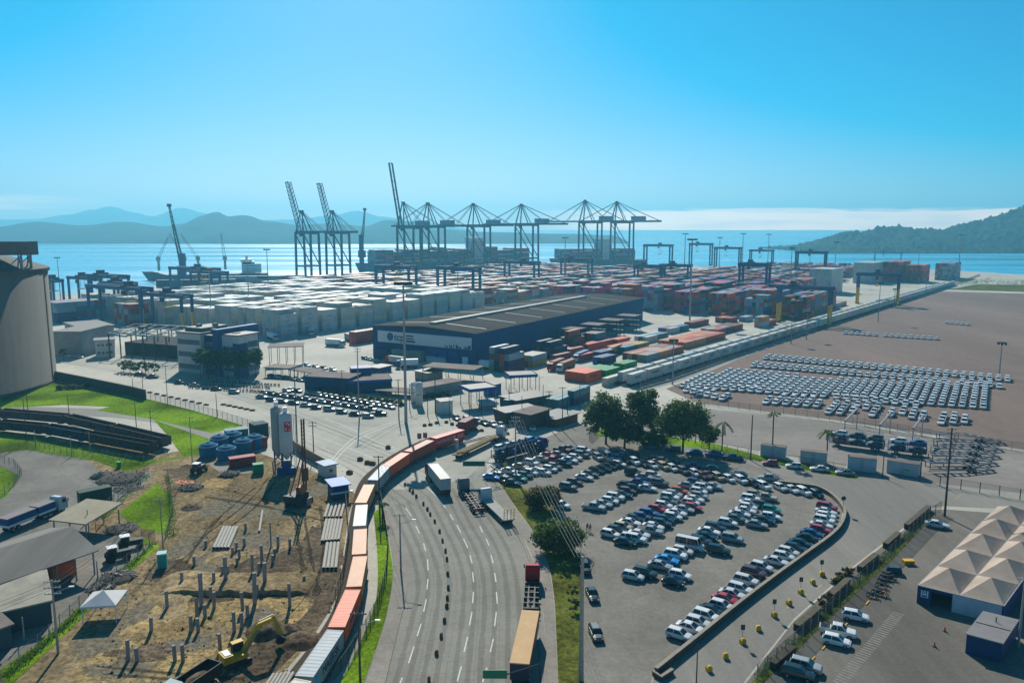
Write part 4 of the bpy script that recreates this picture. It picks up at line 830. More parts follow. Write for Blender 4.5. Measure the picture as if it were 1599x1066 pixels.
for a in [(110, 146, 433, 479, 'gantry farthest left above the dark stacks beside the silo'), (142, 187, 430, 484, 'gantry second from the silo, partly hidden behind another'), (141, 222, 446, 504, 'long gantry spanning the maroon stacks near the silo'), (66, 86, 437, 482, 'gantry half hidden behind the silo edge'),
          (268, 332, 418, 463, 'gantry under the tall harbour crane'), (588, 639, 416, 470, 'gantry in front of the ship bow'), (684, 739, 418, 474, 'gantry before the middle of the long ship'), (788, 834, 409, 452, 'gantry before the stern end of the long ship'), (876, 918, 405, 446, 'gantry below the second ship'),
          (1005, 1045, 383, 418, 'gantry standing alone against the sea right of the cranes'), (1076, 1108, 381, 414, 'pale gantry against the sea, second right of the quay cranes'), (1115, 1153, 387, 420, 'gantry against the sea, third right of the quay cranes'), (990, 1032, 415, 456, 'gantry in the middle yard, left one of a touching pair'), (1030, 1073, 414, 456, 'gantry in the middle yard, right one of a touching pair'),
          (1153, 1195, 413, 470, 'nearest blue gantry above the colourful stacks'), (1170, 1204, 391, 420, 'gantry against the sea, fourth right of the quay cranes'), (1241, 1286, 394, 436, 'gantry left of the white wall of boxes'), (1365, 1406, 394, 410, 'gantry behind the second white wall of boxes')]:
    gantry(*a)
for a in [(165, 200, 441, 492, 'gantry third from the silo among the maroon stacks'), (300, 345, 424, 468, 'gantry behind the tall harbour crane')]: gantry(*a)
gantry(224, 286, 458, 512, 'blue gantry with yellow lower legs before the reefer stacks', 'y', 'yellow legged gantries'); gantry(1213, 1293, 448, 503, 'nearer yellow legged rail gantry over the white wagons', 'y', 'yellow legged gantries'); gantry(1337, 1400, 428, 474, 'farther yellow legged rail gantry over the white wagons', 'y', 'yellow legged gantries')
# ---- ships
def ship(p0, p1, beam, hull_h, label, hullm, name='container_ship'):
    a = Vector((*p0, -3)); b_ = Vector((*p1, -3)); L_ = (b_ - a).length; t_ = T(name, label, 'ship', a, atan2(b_.y - a.y, b_.x - a.x))
    prof = [(-4, 0), (8, .55), (24, .95), (45, 1), (L_ - 12, 1), (L_, .8)]; b = MB(); vs = []
    for x, q in prof:
        h = hull_h + (4 if x < 20 else 0); vs += [(x + (6 if x < 0 else 0), -beam / 2 * q * .6, -2), (x - (2 if x < 0 else 0), -beam / 2 * max(q, .02), h), (x - (2 if x < 0 else 0), beam / 2 * max(q, .02), h), (x + (6 if x < 0 else 0), beam / 2 * q * .6, -2)]
    n = len(prof); b.add(vs, [(i * 4 + j, i * 4 + 4 + j, i * 4 + 4 + (j + 1) % 4, i * 4 + (j + 1) % 4) for i in range(n - 1) for j in range(4)] + [(0, 1, 2, 3), tuple(n * 4 - 4 + j for j in range(4))[::-1]])
    b.build('hull', hullm, t_); return t_, L_
def deckload(t_, x0, x1, beam, z0, tiers, cols, skip=()):
    b = MB(); x = x0
    while x < x1 - 12:
        if any(q0 < x + 6 < q1 for q0, q1 in skip): x += 13.5; continue
        tt = rnd.choice(tiers)
        for j in range(int(beam / 2.6)):
            for k in range(max(1, tt + rnd.choice((-1, 0, 0, 0)))):
                c_ = hx(CC[rnd.choice(cols)]); b.col = tuple(v * rnd.uniform(.8, 1.1) for v in c_); b.box(x, -beam / 2 + j * 2.6, z0 + k * 2.6, x + 12.2, -beam / 2 + j * 2.6 + 2.4, z0 + k * 2.6 + 2.55)
        x += 13.5
    stuff(b.build('deck_containers', MATS['stacked_container'], t_))
def bridge(t_, x, w_, h, beam, z0, m=WHITE):
    b = MB(); b.box(x, -beam * .42, z0, x + w_, beam * .42, z0 + h); b.box(x - 1, -beam * .52, z0 + h, x + w_ * .8, beam * .52, z0 + h + 3); b.box(x + w_ * .3, -2, z0 + h + 3, x + w_ * .5, 2, z0 + h + 8); b.box(x + w_, -4, z0, x + w_ + 8, 4, z0 + h * .8)
    o = b.build('superstructure', m, t_); g_ = MB()
    for k in range(int(h / 3.2)): g_.box(x + .5, -beam * .42 - .03, z0 + 1.4 + k * 3.2, x + w_ - .5, -beam * .42 - .01, z0 + 2.4 + k * 3.2); g_.box(x - .03, -beam * .4, z0 + 1.4 + k * 3.2, x - .01, beam * .4, z0 + 2.4 + k * 3.2)
    g_.build('window_band', GLASS, o)
SC = ['maroon', 'rust', 'navy', 'blue', 'grey', 'teal', 'brown', 'red', 'white', 'magenta']
t_, L_ = ship((-213, 1075), (35, 1205), 42, 13, 'long loaded container ship under the lowered crane booms', mat('ship_blue', (.03, .13, .2), .6)); deckload(t_, 18, L_ - 14, 40, 14, (7, 8, 8, 9), SC, ((166, 190),)); bridge(t_, 170, 16, 34, 40, 14)
t_, L_ = ship((66, 1262), (225, 1330), 40, 12, 'second container ship with white bridge at the outermost cranes', mat('ship_dark', (.03, .05, .07), .6)); deckload(t_, 12, L_ - 14, 38, 13, (6, 7, 7), SC, ((82, 106),)); bridge(t_, 86, 15, 32, 38, 13)
t_, L_ = ship((-455, 960), (-318, 1005), 30, 7, 'grey bulk ship with deck cranes moored behind the reefer stacks', mat('ship_grey', (.05, .06, .075), .6), 'bulk_ship'); bridge(t_, 112, 16, 14, 24, 8)
for x, tip in ((14, (14, 30)), (44, (-15, 34)), (60, (-18, 33)), (92, (-3, 34))):
    b = MB(); b.tube((x, 0, 12), (x, 0, 30), 1.6, 1.3, 10); b.box(x - 2.5, -2, 24, x + 2.5, 2, 29); e1 = Vector((x + tip[0], -4, 24 + tip[1]))
    for s_ in (-1, 1): b.bar((x + s_ * 1.6, -2, 27), e1 + Vector((s_ * .5, 0, 0)), .5)
    for i in range(7): a = Vector((x, -2, 27)).lerp(e1, (i + .5) / 7); b.bar(a - Vector((1.4, 0, 0)), a + Vector((1.4, 0, 0)), .4)
    b.build('deck_crane', mat('cream_paint', (.45, .4, .28), .6), t_)
t_, L_ = ship((-190, 905), (-168, 912), 8, 3, 'small white harbour tug by the quay edge', mat('tug_dark', (.03, .04, .05), .6), 'tug_boat') if False else (None, 0)
# ================================================================ BUILDINGS
WB = mat('warehouse_blue', (.012, .05, .16), .55, var=.12, scale=.3, spec=.08); NAVYW = mat('navy_wall', (.014, .045, .13), .6, var=.12)
ROOFG = mat('metal_roof', (.10, .10, .095), .6, .1, var=.2, scale=.12, var2=(.02, .25), spec=.3); ROOFB = mat('brown_roof', (.16, .13, .11), .85, var=.22, scale=.3, var2=(.05, .2))
WHW = mat('white_wall', (.55, .55, .52), .8, var=.12, scale=.3); GREYW = mat('grey_wall', (.25, .25, .25), .85, var=.15, scale=.3); BEIGE = mat('beige_wall', (.3, .27, .22), .85, var=.15, scale=.3)
CONCW = mat('silo_concrete', (.135, .125, .105), .9, var=.12, scale=.08, var2=(.5, .08), stretch=(0, (1, 1, .12)))
def frame(A, B, name, label, cat, group=None):
    A = P(*A) if len(A) == 2 else Vector(A); B = P(*B) if len(B) == 2 else Vector(B); d = B - A
    return T(name, label, cat, A, atan2(d.y, d.x), group), d.length
def windows(t_, L_, h, cols, rows, x0, x1, z0, z1, w_=1.4, hh=1.3, y=-.03, side=None, m=GLASS, fr=WHITE):
    """windows in the front wall (y = 0) or in the wall at x = side"""
    for r_ in range(rows):
        for c_ in range(cols):
            x = x0 + (x1 - x0) * (c_ + .5) / cols; z = z0 + (z1 - z0) * (r_ + .5) / rows; f = MB(); p = MB()
            if side is None:
                f.box(x - w_ / 2 - .08, y - .03, z - hh / 2 - .08, x + w_ / 2 + .08, y + .03, z + hh / 2 + .08); p.box(x - w_ / 2, y - .05, z - hh / 2, x + w_ / 2, y - .02, z + hh / 2)
            else:
                s_ = 1 if side > 0 else -1; q = side
                f.box(q - .03, x - w_ / 2 - .08, z - hh / 2 - .08, q + .05, x + w_ / 2 + .08, z + hh / 2 + .08); p.box(q + .05 * s_ - .02, x - w_ / 2, z - hh / 2, q + .05 * s_ + .03, x + w_ / 2, z + hh / 2)
            f = f.build('window', fr, t_); p.build('pane', m, f)
def shed(A, B, depth, h, label, wall, roof, name='shed', over=.6, slope=.0, cat='building', group=None, open_=False, thick=.25, posts=0, fascia=None, pm=None, gable=0):
    """flat or sloped roof building; open_ leaves only posts under the roof"""
    t_, L_ = frame(A, B, name, label, cat, group)
    if not open_:
        b = MB(); b.box(0, 0, 0, L_, depth, h); b.build('wall', wall, t_)
    else:
        n = posts or 3
        for i in range(n):
            for y in (.3, depth - .3): x = .3 + (L_ - .6) * i / (n - 1); b = MB(); b.tube((x, y, 0), (x, y, h), .14, .14, 6); b.build('post', pm or STEEL, t_)
    b = MB(); o = over
    if gable:
        for s_, y0, y1 in ((0, -o, depth / 2), (1, depth / 2, depth + o)):
            z0, z1 = (h, h + gable) if not s_ else (h + gable, h); b.add([(-o, y0, z0 + .02), (L_ + o, y0, z0 + .02), (L_ + o, y1, z1 + .02), (-o, y1, z1 + .02), (-o, y0, z0 + .2), (L_ + o, y0, z0 + .2), (L_ + o, y1, z1 + .2), (-o, y1, z1 + .2)], [(0, 3, 2, 1), (4, 5, 6, 7), (0, 1, 5, 4), (1, 2, 6, 5), (2, 3, 7, 6), (3, 0, 4, 7)])
        for x in (0.02, L_ - .02): b.add([(x, 0, h), (x, depth, h), (x, depth / 2, h + gable)], [(0, 1, 2)], 1)
    else:
        vs = [(-o, -o, h), (L_ + o, -o, h), (L_ + o, depth + o, h + slope), (-o, depth + o, h + slope)]; b.add([(x, y, z + .004) for x, y, z in vs] + [(x, y, z + thick) for x, y, z in vs], [(0, 3, 2, 1), (4, 5, 6, 7), (0, 1, 5, 4), (1, 2, 6, 5), (2, 3, 7, 6), (3, 0, 4, 7)])
        if fascia: b.box(-o - .05, -o - .05, h - .5, L_ + o + .05, -o, h + thick + .3, 1); b.box(-o - .05, depth + o, h - .5, L_ + o + .05, depth + o + .05, h + thick + .3, 1); b.box(-o - .05, -o, h - .5, -o, depth + o, h + thick + .3, 1); b.box(L_ + o, -o, h - .5, L_ + o + .05, depth + o, h + thick + .3, 1)
    b.build('roof', [roof, fascia or wall], t_); return t_, L_
# ---- the big blue warehouse
t_, L_ = frame((583, 556), (743, 573), 'warehouse', 'long dark blue warehouse with white sign panel and brown ribbed roof', 'warehouse')
hW = hgt(743, 573, 521); dW = 205
b = MB(); b.box(0, 0, 0, L_, dW, hW); b.build('wall', WB, t_)
rf = MB(); gz = 1.6
rf.add([(-.5, -.5, hW + .02), (L_ + .5, -.5, hW + .02), (L_ + .5, dW + .5, hW + .02), (-.5, dW + .5, hW + .02), (L_ / 2, -.5, hW + gz), (L_ / 2, dW + .5, hW + gz)], [(0, 3, 5, 4), (1, 4, 5, 2), (0, 4, 1), (2, 5, 3)])
r_ = rf.build('roof', mat('warehouse_roof', (.04, .036, .031), .95, spec=.05, var=.18, scale=.15, stretch=(R(33), (.3, 1, 1)), var2=(.03, .2)), t_)
for i in range(7):
    for s_ in (0, 1):
        b = MB(); y = 14 + i * 27; x0, x1 = (L_ * .06, L_ * .44) if not s_ else (L_ * .56, L_ * .94); z0, z1 = (hW + gz * .12, hW + gz * .88) if not s_ else (hW + gz * .88, hW + gz * .12)
        b.add([(x0, y, z0 + .1), (x1, y, z1 + .1), (x1, y + .9, z1 + .1), (x0, y + .9, z0 + .1)], [(0, 1, 2, 3)]); b.build('roof_light', mat('skylight', (.35, .38, .36), .5), r_)
b = MB(); b.box(L_ / 2 - 1.6, 8, hW + gz - .1, L_ / 2 + 1.6, dW - 30, hW + gz + .9); b.build('ridge_vent', mat('vent_grey', (.25, .26, .24), .6), r_)
z0 = hW * .50; b = MB(); b.box(L_ * .055, -.25, z0, L_ * .965, -.02, hW * .86); sp = b.build('sign_panel', mat('sign_white', (.6, .62, .6), .5, var=.06), t_)
zt = (z0 + hW * .86) / 2
text('tcp', 4.6, TXB, sp, (L_ * .275, -.28, zt + .1), (pi / 2, 0, 0), bold=.05)
b = MB(); b.lathe([(1.9, 0), (1.9, .05)], 20); e = b.build('round_emblem', TXN, sp); e.location = (L_ * .185, -.28, zt + .2); e.rotation_euler = (pi / 2, 0, 0)
for k in range(3): b = MB(); b.box(L_ * .345, -.29, zt + .9 - k * 1.3, L_ * (.42 if k < 2 else .435), -.26, zt + 1.5 - k * 1.3 + (.2 if k == 2 else 0)); b.build('small_print', TXB, sp)
b = MB(); x = L_ * .72
while x < L_ * .955: hh = rnd.uniform(.5, 1.9); b.box(x, -.29, z0 + .1, x + rnd.uniform(.3, .9), -.26, z0 + .1 + hh); x += rnd.uniform(.6, 1.5)
b.build('skyline_print', TXB, sp)
for i, (x0, x1, hh, m) in enumerate([(.05, .22, .30, ROOFG), (.24, .36, .33, GREYW), (.38, .52, .34, GREYW)]):
    b = MB(); b.box(L_ * x0, -3.5, 0, L_ * x1, -.02, hW * hh); b.build('loading_bay', BEIGE if i else NAVYW, t_)
for i in range(3): b = MB(); b.box(L_ * (.55 + .1 * i), -.3, .1, L_ * (.64 + .1 * i), -.02, hW * .42); b.build('sliding_door', mat('door_blue', (.02, .08, .24), .5), t_)
b = MB(); b.box(L_ * .88, -.3, .1, L_ * .93, -.02, hW * .27); b.build('door', WHITE, t_)
# ---- rack frames along the warehouse side
for px, py, n_, s in [(870, 540, 2, 'nearest'), (905, 532, 2, 'second'), (935, 524, 2, 'third'), (962, 516, 2, 'farthest')]:
    t_ = T('reefer_rack', f'{s} dark steel reefer rack with flat roof beside the warehouse wall', 'rack', P(px, py), rzy, 'reefer racks along the warehouse')
    for x in (0, 11):
        for y in (0, 5, 10): b = MB(); b.bar((x, y, 0), (x, y, 9), .35); b.build('post', DARK, t_)
    for z in (3, 6): b = MB(); b.box(-.3, -.3, z, 11.3, 10.3, z + .15); b.build('gangway', DARK, t_)
    b = MB(); b.box(-.6, -.6, 9, 11.6, 10.6, 9.3); b.build('roof', ROOFB, t_)
# ---- silo building on the left edge
ctr = P(-125, 606); rad = abs(P(78, 606).x - ctr.x) * .91; hs_ = hgt(78, 606, 424)
t_ = T('grain_silo', 'huge round concrete silo with low cone roof and roof gallery', 'silo', ctr)
b = MB(); b.lathe([(rad * 1.012, 0), (rad * 1.012, 1), (rad, 1.02), (rad, hs_)], 72); b.build('wall', CONCW, t_, True)
b = MB(); b.lathe([(rad + .6, hs_ - .6), (rad + .8, hs_), (rad + .8, hs_ + .7), (rad - .5, hs_ + 1.3), (4, hs_ + 14.5), (.1, hs_ + 14.6)], 72); b.build('roof', mat('silo_roof', (.05, .05, .05), .8, var=.2, scale=.2), t_)
for i in range(9):
    a = i * 2 * pi / 9 - .42; b = MB(); b.obox((rad * cos(a), rad * sin(a)), .9, .5, .05, hs_ - .62, a + pi / 2); b.build('rib', CONCW, t_)
b = MB(); hg = hgt(70, 606, 398); b.box(-rad, -3.2, hg, rad * 1.06, 3.2, hg + 5); b.build('roof_gallery', mat('gallery_cladding', (.11, .11, .11), .8, var=.15), t_)
b = MB()
for y in (-2.8, 2.8):
    for k in range(4): b.bar((rad * 1.0 - k * .9, y, hs_), (rad * 1.0 - 1.2 * ((k + 1) % 2), y, hg), .3)
    b.bar((rad * 1.0, y, hs_), (rad * 1.0, y, hg), .35); b.bar((rad * 1.0 - 4, y, hs_ + 3), (rad * 1.0, y, hg), .3)
b.build('gallery_trestle', STEEL, t_)
# ---- left warehouse sheds, steel frame, office
shed((86, 556), (128, 556), 26, hgt(86, 556, 518), 'grey flat roofed depot between the silo and the steel frame', GREYW, mat('pale_roof', (.22, .21, .19), .8, var=.15), 'depot'); t_, L_ = shed((128, 548), (180, 543), 30, hgt(128, 548, 512), 'second pale grey depot just left of the bare steel frame', mat('pale_grey_wall', (.3, .31, .31), .8), MATS['pale_roof'], 'depot')
t_, L_ = shed((150, 559), (180, 557), 9, hgt(150, 559, 532), 'small white two storey house with dark windows before the steel frame', WHW, ROOFG, 'white_house'); windows(t_, L_, 6, 4, 2, .6, L_ - .6, .6, hgt(150, 559, 532) - .4, 1.1, 1.1)
A_, B_ = P(168, 560), P(282, 566); t_, L_ = frame((172, 558), (280, 566), 'steel_frame_hall', 'unroofed steel frame hall with open rafters left of the office', 'steel frame'); h = hgt(172, 558, 520); b = None
for i in range(7):
    for y in (0, 16, 32): b = MB(); b.bar((L_ * i / 6, y, 0), (L_ * i / 6, y, h), .4); b.build('column', DARK, t_)
    b = MB(); b.bar((L_ * i / 6, 0, h), (L_ * i / 6, 16, h + 2.5), .35); b.bar((L_ * i / 6, 16, h + 2.5), (L_ * i / 6, 32, h), .35); b.build('rafter', STEEL, t_)
for y, z in ((0, h), (5, h + .9), (10, h + 1.7), (16, h + 2.6), (22, h + 1.7), (27, h + .9), (32, h)): b = MB(); b.bar((0, y, z), (L_, y, z), .28); b.build('purlin', STEEL, t_)
b = MB(); b.box(1, 8, .02, L_ - 1, 30, h * .55); b.build('dark_block', mat('dark_fill', (.03, .028, .026), .9, var=.5, scale=.8), t_)  # low dark block filling the space under the rafters
GOF = None
t_, L_ = frame((279, 580), (316, 584), 'office_building', 'white and blue three storey office block behind a row of young trees', 'office building'); h = hgt(316, 584, 520)
b = MB(); b.box(0, 0, 0, L_, 20, h - .6); b.build('wall', WHW, t_); b = MB(); b.box(-.2, -.2, h - .6, L_ + .2, 20.2, h); b.box(2, 3, h, L_ - 2, 17, h + 1.6); b.build('roof', ROOFG, t_)
for k in range(3): b = MB(); b.box(L_ * .05, -.12, h * (.1 + .3 * k), L_ * .96, -.02, h * (.22 + .3 * k)); b.build('window_band', mat('office_glass', (.10, .14, .17), .2), t_)
b = MB(); b.box(L_, 2, 0, L_ + 8, 22, h * .92); b.build('blue_wing', NAVYW, t_); windows(t_, 0, 0, 4, 3, L_ + .5, L_ + 7.5, .6, h * .86, 1.2, 1.3, 1.97)
b = MB(); b.box(L_ + 8, -1, 0, L_ + 11, 22, h * 1.12); b.build('blue_tower', mat('tower_blue', (.015, .06, .2), .55), t_)
b = MB(); b.box(L_ + 11, 1, 0, L_ + 20, 12, h * .98); b.build('white_wing', WHW, t_); windows(t_, 0, 0, 4, 3, L_ + 11.5, L_ + 17, .6, h * .8, 1.2, 1.4, .97)
b = MB(); b.box(L_ + 17, .8, .1, L_ + 20.1, 6, h * .8); b.build('blue_panel', MATS['tower_blue'], t_)
b = MB(); b.box(L_ + 11.02, .5, h * .98, L_ + 20.5, 12.5, h * .98 + .5); b.box(L_ - .3, 1.7, h * .92, L_ + 7.98, 22.3, h * .92 + .5); b.build('flat_roof', ROOFG, t_)

for k in range(3): b = MB(); b.box(L_ + 20.02, 6.3, h * (.1 + .29 * k), L_ + 20.1, 11.7, h * (.24 + .29 * k)); b.build('window_band', MATS['office_glass'], t_)
for k in range(4): b = MB(); x = 5 + k * 4.2; b.box(x, 6 + (k % 2) * 5, h + 1.6 if 2 < x < L_ - 4 else h, x + 1.6, 8 + (k % 2) * 5, (h + 1.6 if 2 < x < L_ - 4 else h) + 1.1); b.build('roof_unit', GREYW, t_)
# ---- canopies and gatehouse
def canopy(A, B, dep, yt, label, roof=ROOFB, fascia=None, posts=4, name='canopy'):
    return shed(A, B, dep, hgt(A[0], A[1], yt), label, STEEL, roof, name, .3, 0, 'canopy', None, True, .3, posts, fascia)
canopy((420, 571), (474, 569), 11, 543, 'brown flat canopy on posts right of the office', posts=5); canopy((413, 588), (452, 590), 8, 574, 'long brown canopy over parked cars beside the gatehouse'); canopy((452, 590), (487, 595), 8, 578, 'lower brown canopy joining the gatehouse')
canopy((660, 592), (740, 598), 10, 573, 'curved brown canopy roof in front of the warehouse', posts=5); canopy((735, 640), (776, 635), 9, 610, 'blue edged flat canopy at the truck gate, nearer one', ROOFG, mat('canopy_blue', (.02, .09, .3), .5)); canopy((797, 614), (838, 612), 9, 588, 'blue edged flat canopy over the far gate lane', ROOFG, MATS['canopy_blue'])
t_, L_ = shed((476, 611), (545, 615), 10, hgt(476, 611, 589), 'long brown roofed gatehouse with blue walls behind the hedge', NAVYW, ROOFB, 'gatehouse', .3, .4, fascia=NAVYW)
t_, L_ = shed((545, 616), (612, 612), 13, hgt(565, 616, 597), 'blue edged brown roof block at the end of the gatehouse', NAVYW, ROOFB, 'gatehouse_wing', .2, 0, fascia=MATS['canopy_blue'])
b = MB(); b.box(2, 12.5, 0, L_ - 6, 19, hgt(545, 616, 585)); b.build('blue_block', MATS['tower_blue'], t_)
shed((576, 582), (592, 584), 8, hgt(580, 584, 575), 'small deep blue cube building behind the gatehouse', MATS['tower_blue'], ROOFG, 'blue_booth')
canopy((587, 618), (640, 622), 7, 610, 'low brown canopy at the right end of the gatehouse'); shed((660, 622), (722, 610), 7, hgt(660, 622, 606), 'grey ribbed low building with brown roof near the gate', GREYW, ROOFB, 'gate_office', .4)
shed((648, 592), (668, 596), 8, hgt(650, 596, 583), 'beige block with dark roof behind the gate office', BEIGE, ROOFG, 'utility_block')
for x, y0 in ((647, 628), (655, 634)): t_ = T('standpipe_tower', f'pale cylindrical tank tower {"left" if x < 650 else "right"} of a pair beside the gate', 'tank', P(x, y0), 0, 'pale tank towers'); h = hgt(x, y0, 598); b = MB(); b.lathe([(1.2, 0), (1.2, h), (.9, h + .3), (.1, h + .5)], 14); b.build('shell', WHW, t_, True); b = MB(); b.lathe([(1.28, h * .5), (1.3, h * .5 + .3)], 14); b.build('band', STEEL, t_)
shed((688, 647), (707, 645), 5, hgt(688, 647, 628), 'white square kiosk at the truck gate', WHW, ROOFG, 'gate_kiosk', .2)
shed((753, 641), (776, 640), 8, hgt(753, 641, 632), 'flat pale roof hut between the gate canopies', GREYW, mat('white_roof', (.5, .5, .47), .7), 'gate_hut'); shed((790, 662), (842, 654), 7, hgt(790, 662, 645), 'brown workshop with dark open front near the gate', mat('brown_wall', (.07, .06, .055), .9), ROOFG, 'workshop', .5)
shed((806, 640), (860, 630), 9, hgt(806, 640, 626), 'dark flat roofed gate building left of the teal boxes', mat('dark_wall', (.05, .09, .09), .9), ROOFG, 'gate_building', .4)
shed((828, 672), (858, 662), 6, hgt(828, 672, 648), 'brown cabin with pale lean-to near the gate lamp poles', MATS['brown_wall'], ROOFB, 'cabin'); shed((868, 668), (902, 658), 8, hgt(868, 668, 655), 'small orange brown hut beside the dark trees', mat('orange_wall', (.16, .08, .04), .9), ROOFG, 'hut')
shed((755, 617), (765, 619), 6, hgt(755, 619, 603), 'blue corrugated box behind the truck gate', MATS['canopy_blue'], ROOFG, 'blue_shed', .1)
shed((665, 565), (694, 569), 5, hgt(665, 569, 560), 'low white shelter before the warehouse doors', WHW, MATS['white_roof'], 'shelter', .3)
# ---- low sheds bottom left
t_, L_ = shed((-40, 966), (152, 896), 17, 4.2, 'big grey gabled workshop roof with open dark side', DARK, mat('fibre_cement_roof', (.19, .175, .155), .9, var=.14, scale=.25, stretch=(R(25), (4, .25, 1)), var2=(.06, .15)), 'open_workshop', .4, gable=2.4, open_=True, posts=7, pm=CONC)
b = MB(); b.box(.5, 16, 0, L_ - .5, 16.6, 4.1); b.build('back_wall', mat('dim_wall', (.08, .08, .08), .9), t_); b = MB(); b.box(L_ - 6, 3, .02, L_ - 2, 7, 2.6); b.build('orange_locker', ORG, t_)
t_, L_ = shed((-30, 1000), (82, 972), 11, 3.6, 'pale stained flat roof shed behind the utility pole', mat('teal_wall', (.05, .09, .1), .9), mat('stained_roof', (.3, .28, .22), .9, var=.3, scale=.3), 'low_shed', .4, .5)
shed((-60, 1040), (20, 1010), 9, 3.4, 'dark shed corner at the left edge with brown roof', MATS['teal_wall'], ROOFB, 'low_shed', .4, .3)
shed((82, 838), (136, 845), 9, 3.4, 'beige awning roof beside the gabled workshop', GREYW, mat('awning', (.34, .3, .21), .9), 'awning_shed', .3, 1.0, open_=True)
# ---- the peaked tents and the blue box
A = P(1431, 941); B_ = P(1565, 975); d = (B_ - A).normalized(); n_ = Vector((-d.y, d.x, 0)); LW = (B_ - A).length
far = P(1560, 800); nb = 6
dd = (P(1556, 812) - A); dd = Vector((dd.x, dd.y, 0)).normalized(); LD = (P(1556, 812) - A).length
t_ = T('market_tent_hall', 'long hall of cream and brown peaked tents with dark blue front', 'tent hall', A, 0)
hE = hgt(1431, 941, 913) ; W2 = d * LW; tm = mat('tent_canvas', (.36, .285, .225), .85, var=.12, scale=.4, var2=(.1, .12))
L3 = lambda v, z: (v.x, v.y, z)
b = MB(); q = [Vector(), W2, W2 + dd * LD, dd * LD]
b.add([L3(v, 0) for v in q] + [L3(v, hE - .1) for v in q], [(1, 2, 6, 5), (2, 3, 7, 6), (3, 0, 4, 7)]); b.build('side_wall', NAVYW, t_)
b = MB()
for u0, u1, z0, z1 in ((0, .17, 0, hE - .1), (.17, .42, hE * .82, hE - .1), (.98, 1, 0, hE - .1)): b.add([L3(W2 * u0, z0), L3(W2 * u1, z0), L3(W2 * u1, z1), L3(W2 * u0, z1)], [(0, 1, 2, 3)])
b.build('front_wall', NAVYW, t_); b = MB(); b.add([L3(W2 * .42, 0), L3(W2 * .98, 0), L3(W2 * .98, hE - .1), L3(W2 * .42, hE - .1)], [(0, 1, 2, 3)]); fp = b.build('front_panel', mat('panel_white', (.5, .53, .55), .6), t_)
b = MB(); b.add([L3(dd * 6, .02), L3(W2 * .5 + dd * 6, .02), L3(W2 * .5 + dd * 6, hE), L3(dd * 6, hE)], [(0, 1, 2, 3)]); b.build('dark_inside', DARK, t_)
so = -n_ * .06; b = MB(); b.add([L3(W2 * .045 + so, hE * .42), L3(W2 * .135 + so, hE * .42), L3(W2 * .135 + so, hE * .8), L3(W2 * .045 + so, hE * .8)], [(0, 1, 2, 3)]); sg = b.build('sign_board', WHITE, t_)
tx = text('M', 1.0, TXN, sg, L3(W2 * .09 + so * 2, hE * .68), (pi / 2, 0, atan2(d.y, d.x)))
b = MB(); b.add([L3(W2 * .055 + so * 2, hE * .46), L3(W2 * .125 + so * 2, hE * .46), L3(W2 * .125 + so * 2, hE * .54), L3(W2 * .055 + so * 2, hE * .54)], [(0, 1, 2, 3)]); b.build('small_print', TXN, sg)
step = LD / 5
for i in range(5):
    for j in range(2):
        o = dd * step * i + W2 * .5 * j; pk = o + dd * step * .5 + W2 * .25; ov = .25
        c4 = [o, o + W2 * .5, o + W2 * .5 + dd * step, o + dd * step]; b = MB(); k = 6; vs = []
        for a_, c_ in zip(c4, c4[1:] + c4[:1]):
            for s_ in range(2):
                e = a_.lerp(c_, s_ / 2)
                for m_ in range(k + 1): u = m_ / k; v = e.lerp(pk, u); vs.append(L3(v, hE + 2.1 * (u ** 1.1)))
        nn = 8; b.add(vs, [(i2 * (k + 1) + m_, ((i2 + 1) % nn) * (k + 1) + m_, ((i2 + 1) % nn) * (k + 1) + m_ + 1, i2 * (k + 1) + m_ + 1) for i2 in range(nn) for m_ in range(k)])
        b.build('tent_roof', tm, t_)
b = MB()
for i in range(6): v = dd * step * i; b.bar(L3(v, hE - .02), L3(v + W2, hE - .02), .12)
for v in (Vector(), W2 * .5, W2): b.bar(L3(v, hE - .02), L3(v + dd * LD, hE - .02), .12)
b.build('gutter', mat('gutter', (.3, .3, .3), .6), t_)
t_ = T('blue_kiosk', 'dark blue box kiosk with grey flat roof in front of the tents', 'kiosk', P(1507, 1019)); A2 = P(1507, 1019); e1 = (P(1535, 1024) - A2); e1 = d * 4.3; e2 = dd * 9.0; h2 = hgt(1507, 1019, 990)
b = MB(); q = [Vector(), e1, e1 + e2, e2]; b.add([L3(v, 0) for v in q] + [L3(v, h2) for v in q], [(0, 1, 5, 4), (1, 2, 6, 5), (2, 3, 7, 6), (3, 0, 4, 7)]); b.build('wall', NAVYW, t_)
b = MB(); ex = [v + (e1.normalized() * s1 + e2.normalized() * s2) * .15 for v, s1, s2 in zip(q, (-1, 1, 1, -1), (-1, -1, 1, 1))]; b.add([L3(v, h2 + .01) for v in ex] + [L3(v, h2 + .16) for v in ex], [(0, 1, 5, 4), (1, 2, 6, 5), (2, 3, 7, 6), (3, 0, 4, 7), (4, 5, 6, 7), (3, 2, 1, 0)]); b.build('roof', mat('grey_roof', (.2, .19, .19), .8), t_)
b = MB(); m1 = e2 * .5; b.bar(L3(m1, h2 + .2), L3(m1 + e1, h2 + .2), .08); b.tube(L3(m1 * 1.4 + e1 * .5, h2 + .1), L3(m1 * 1.4 + e1 * .5, h2 + .9), .08); b.build('roof_seam', DARK, t_)
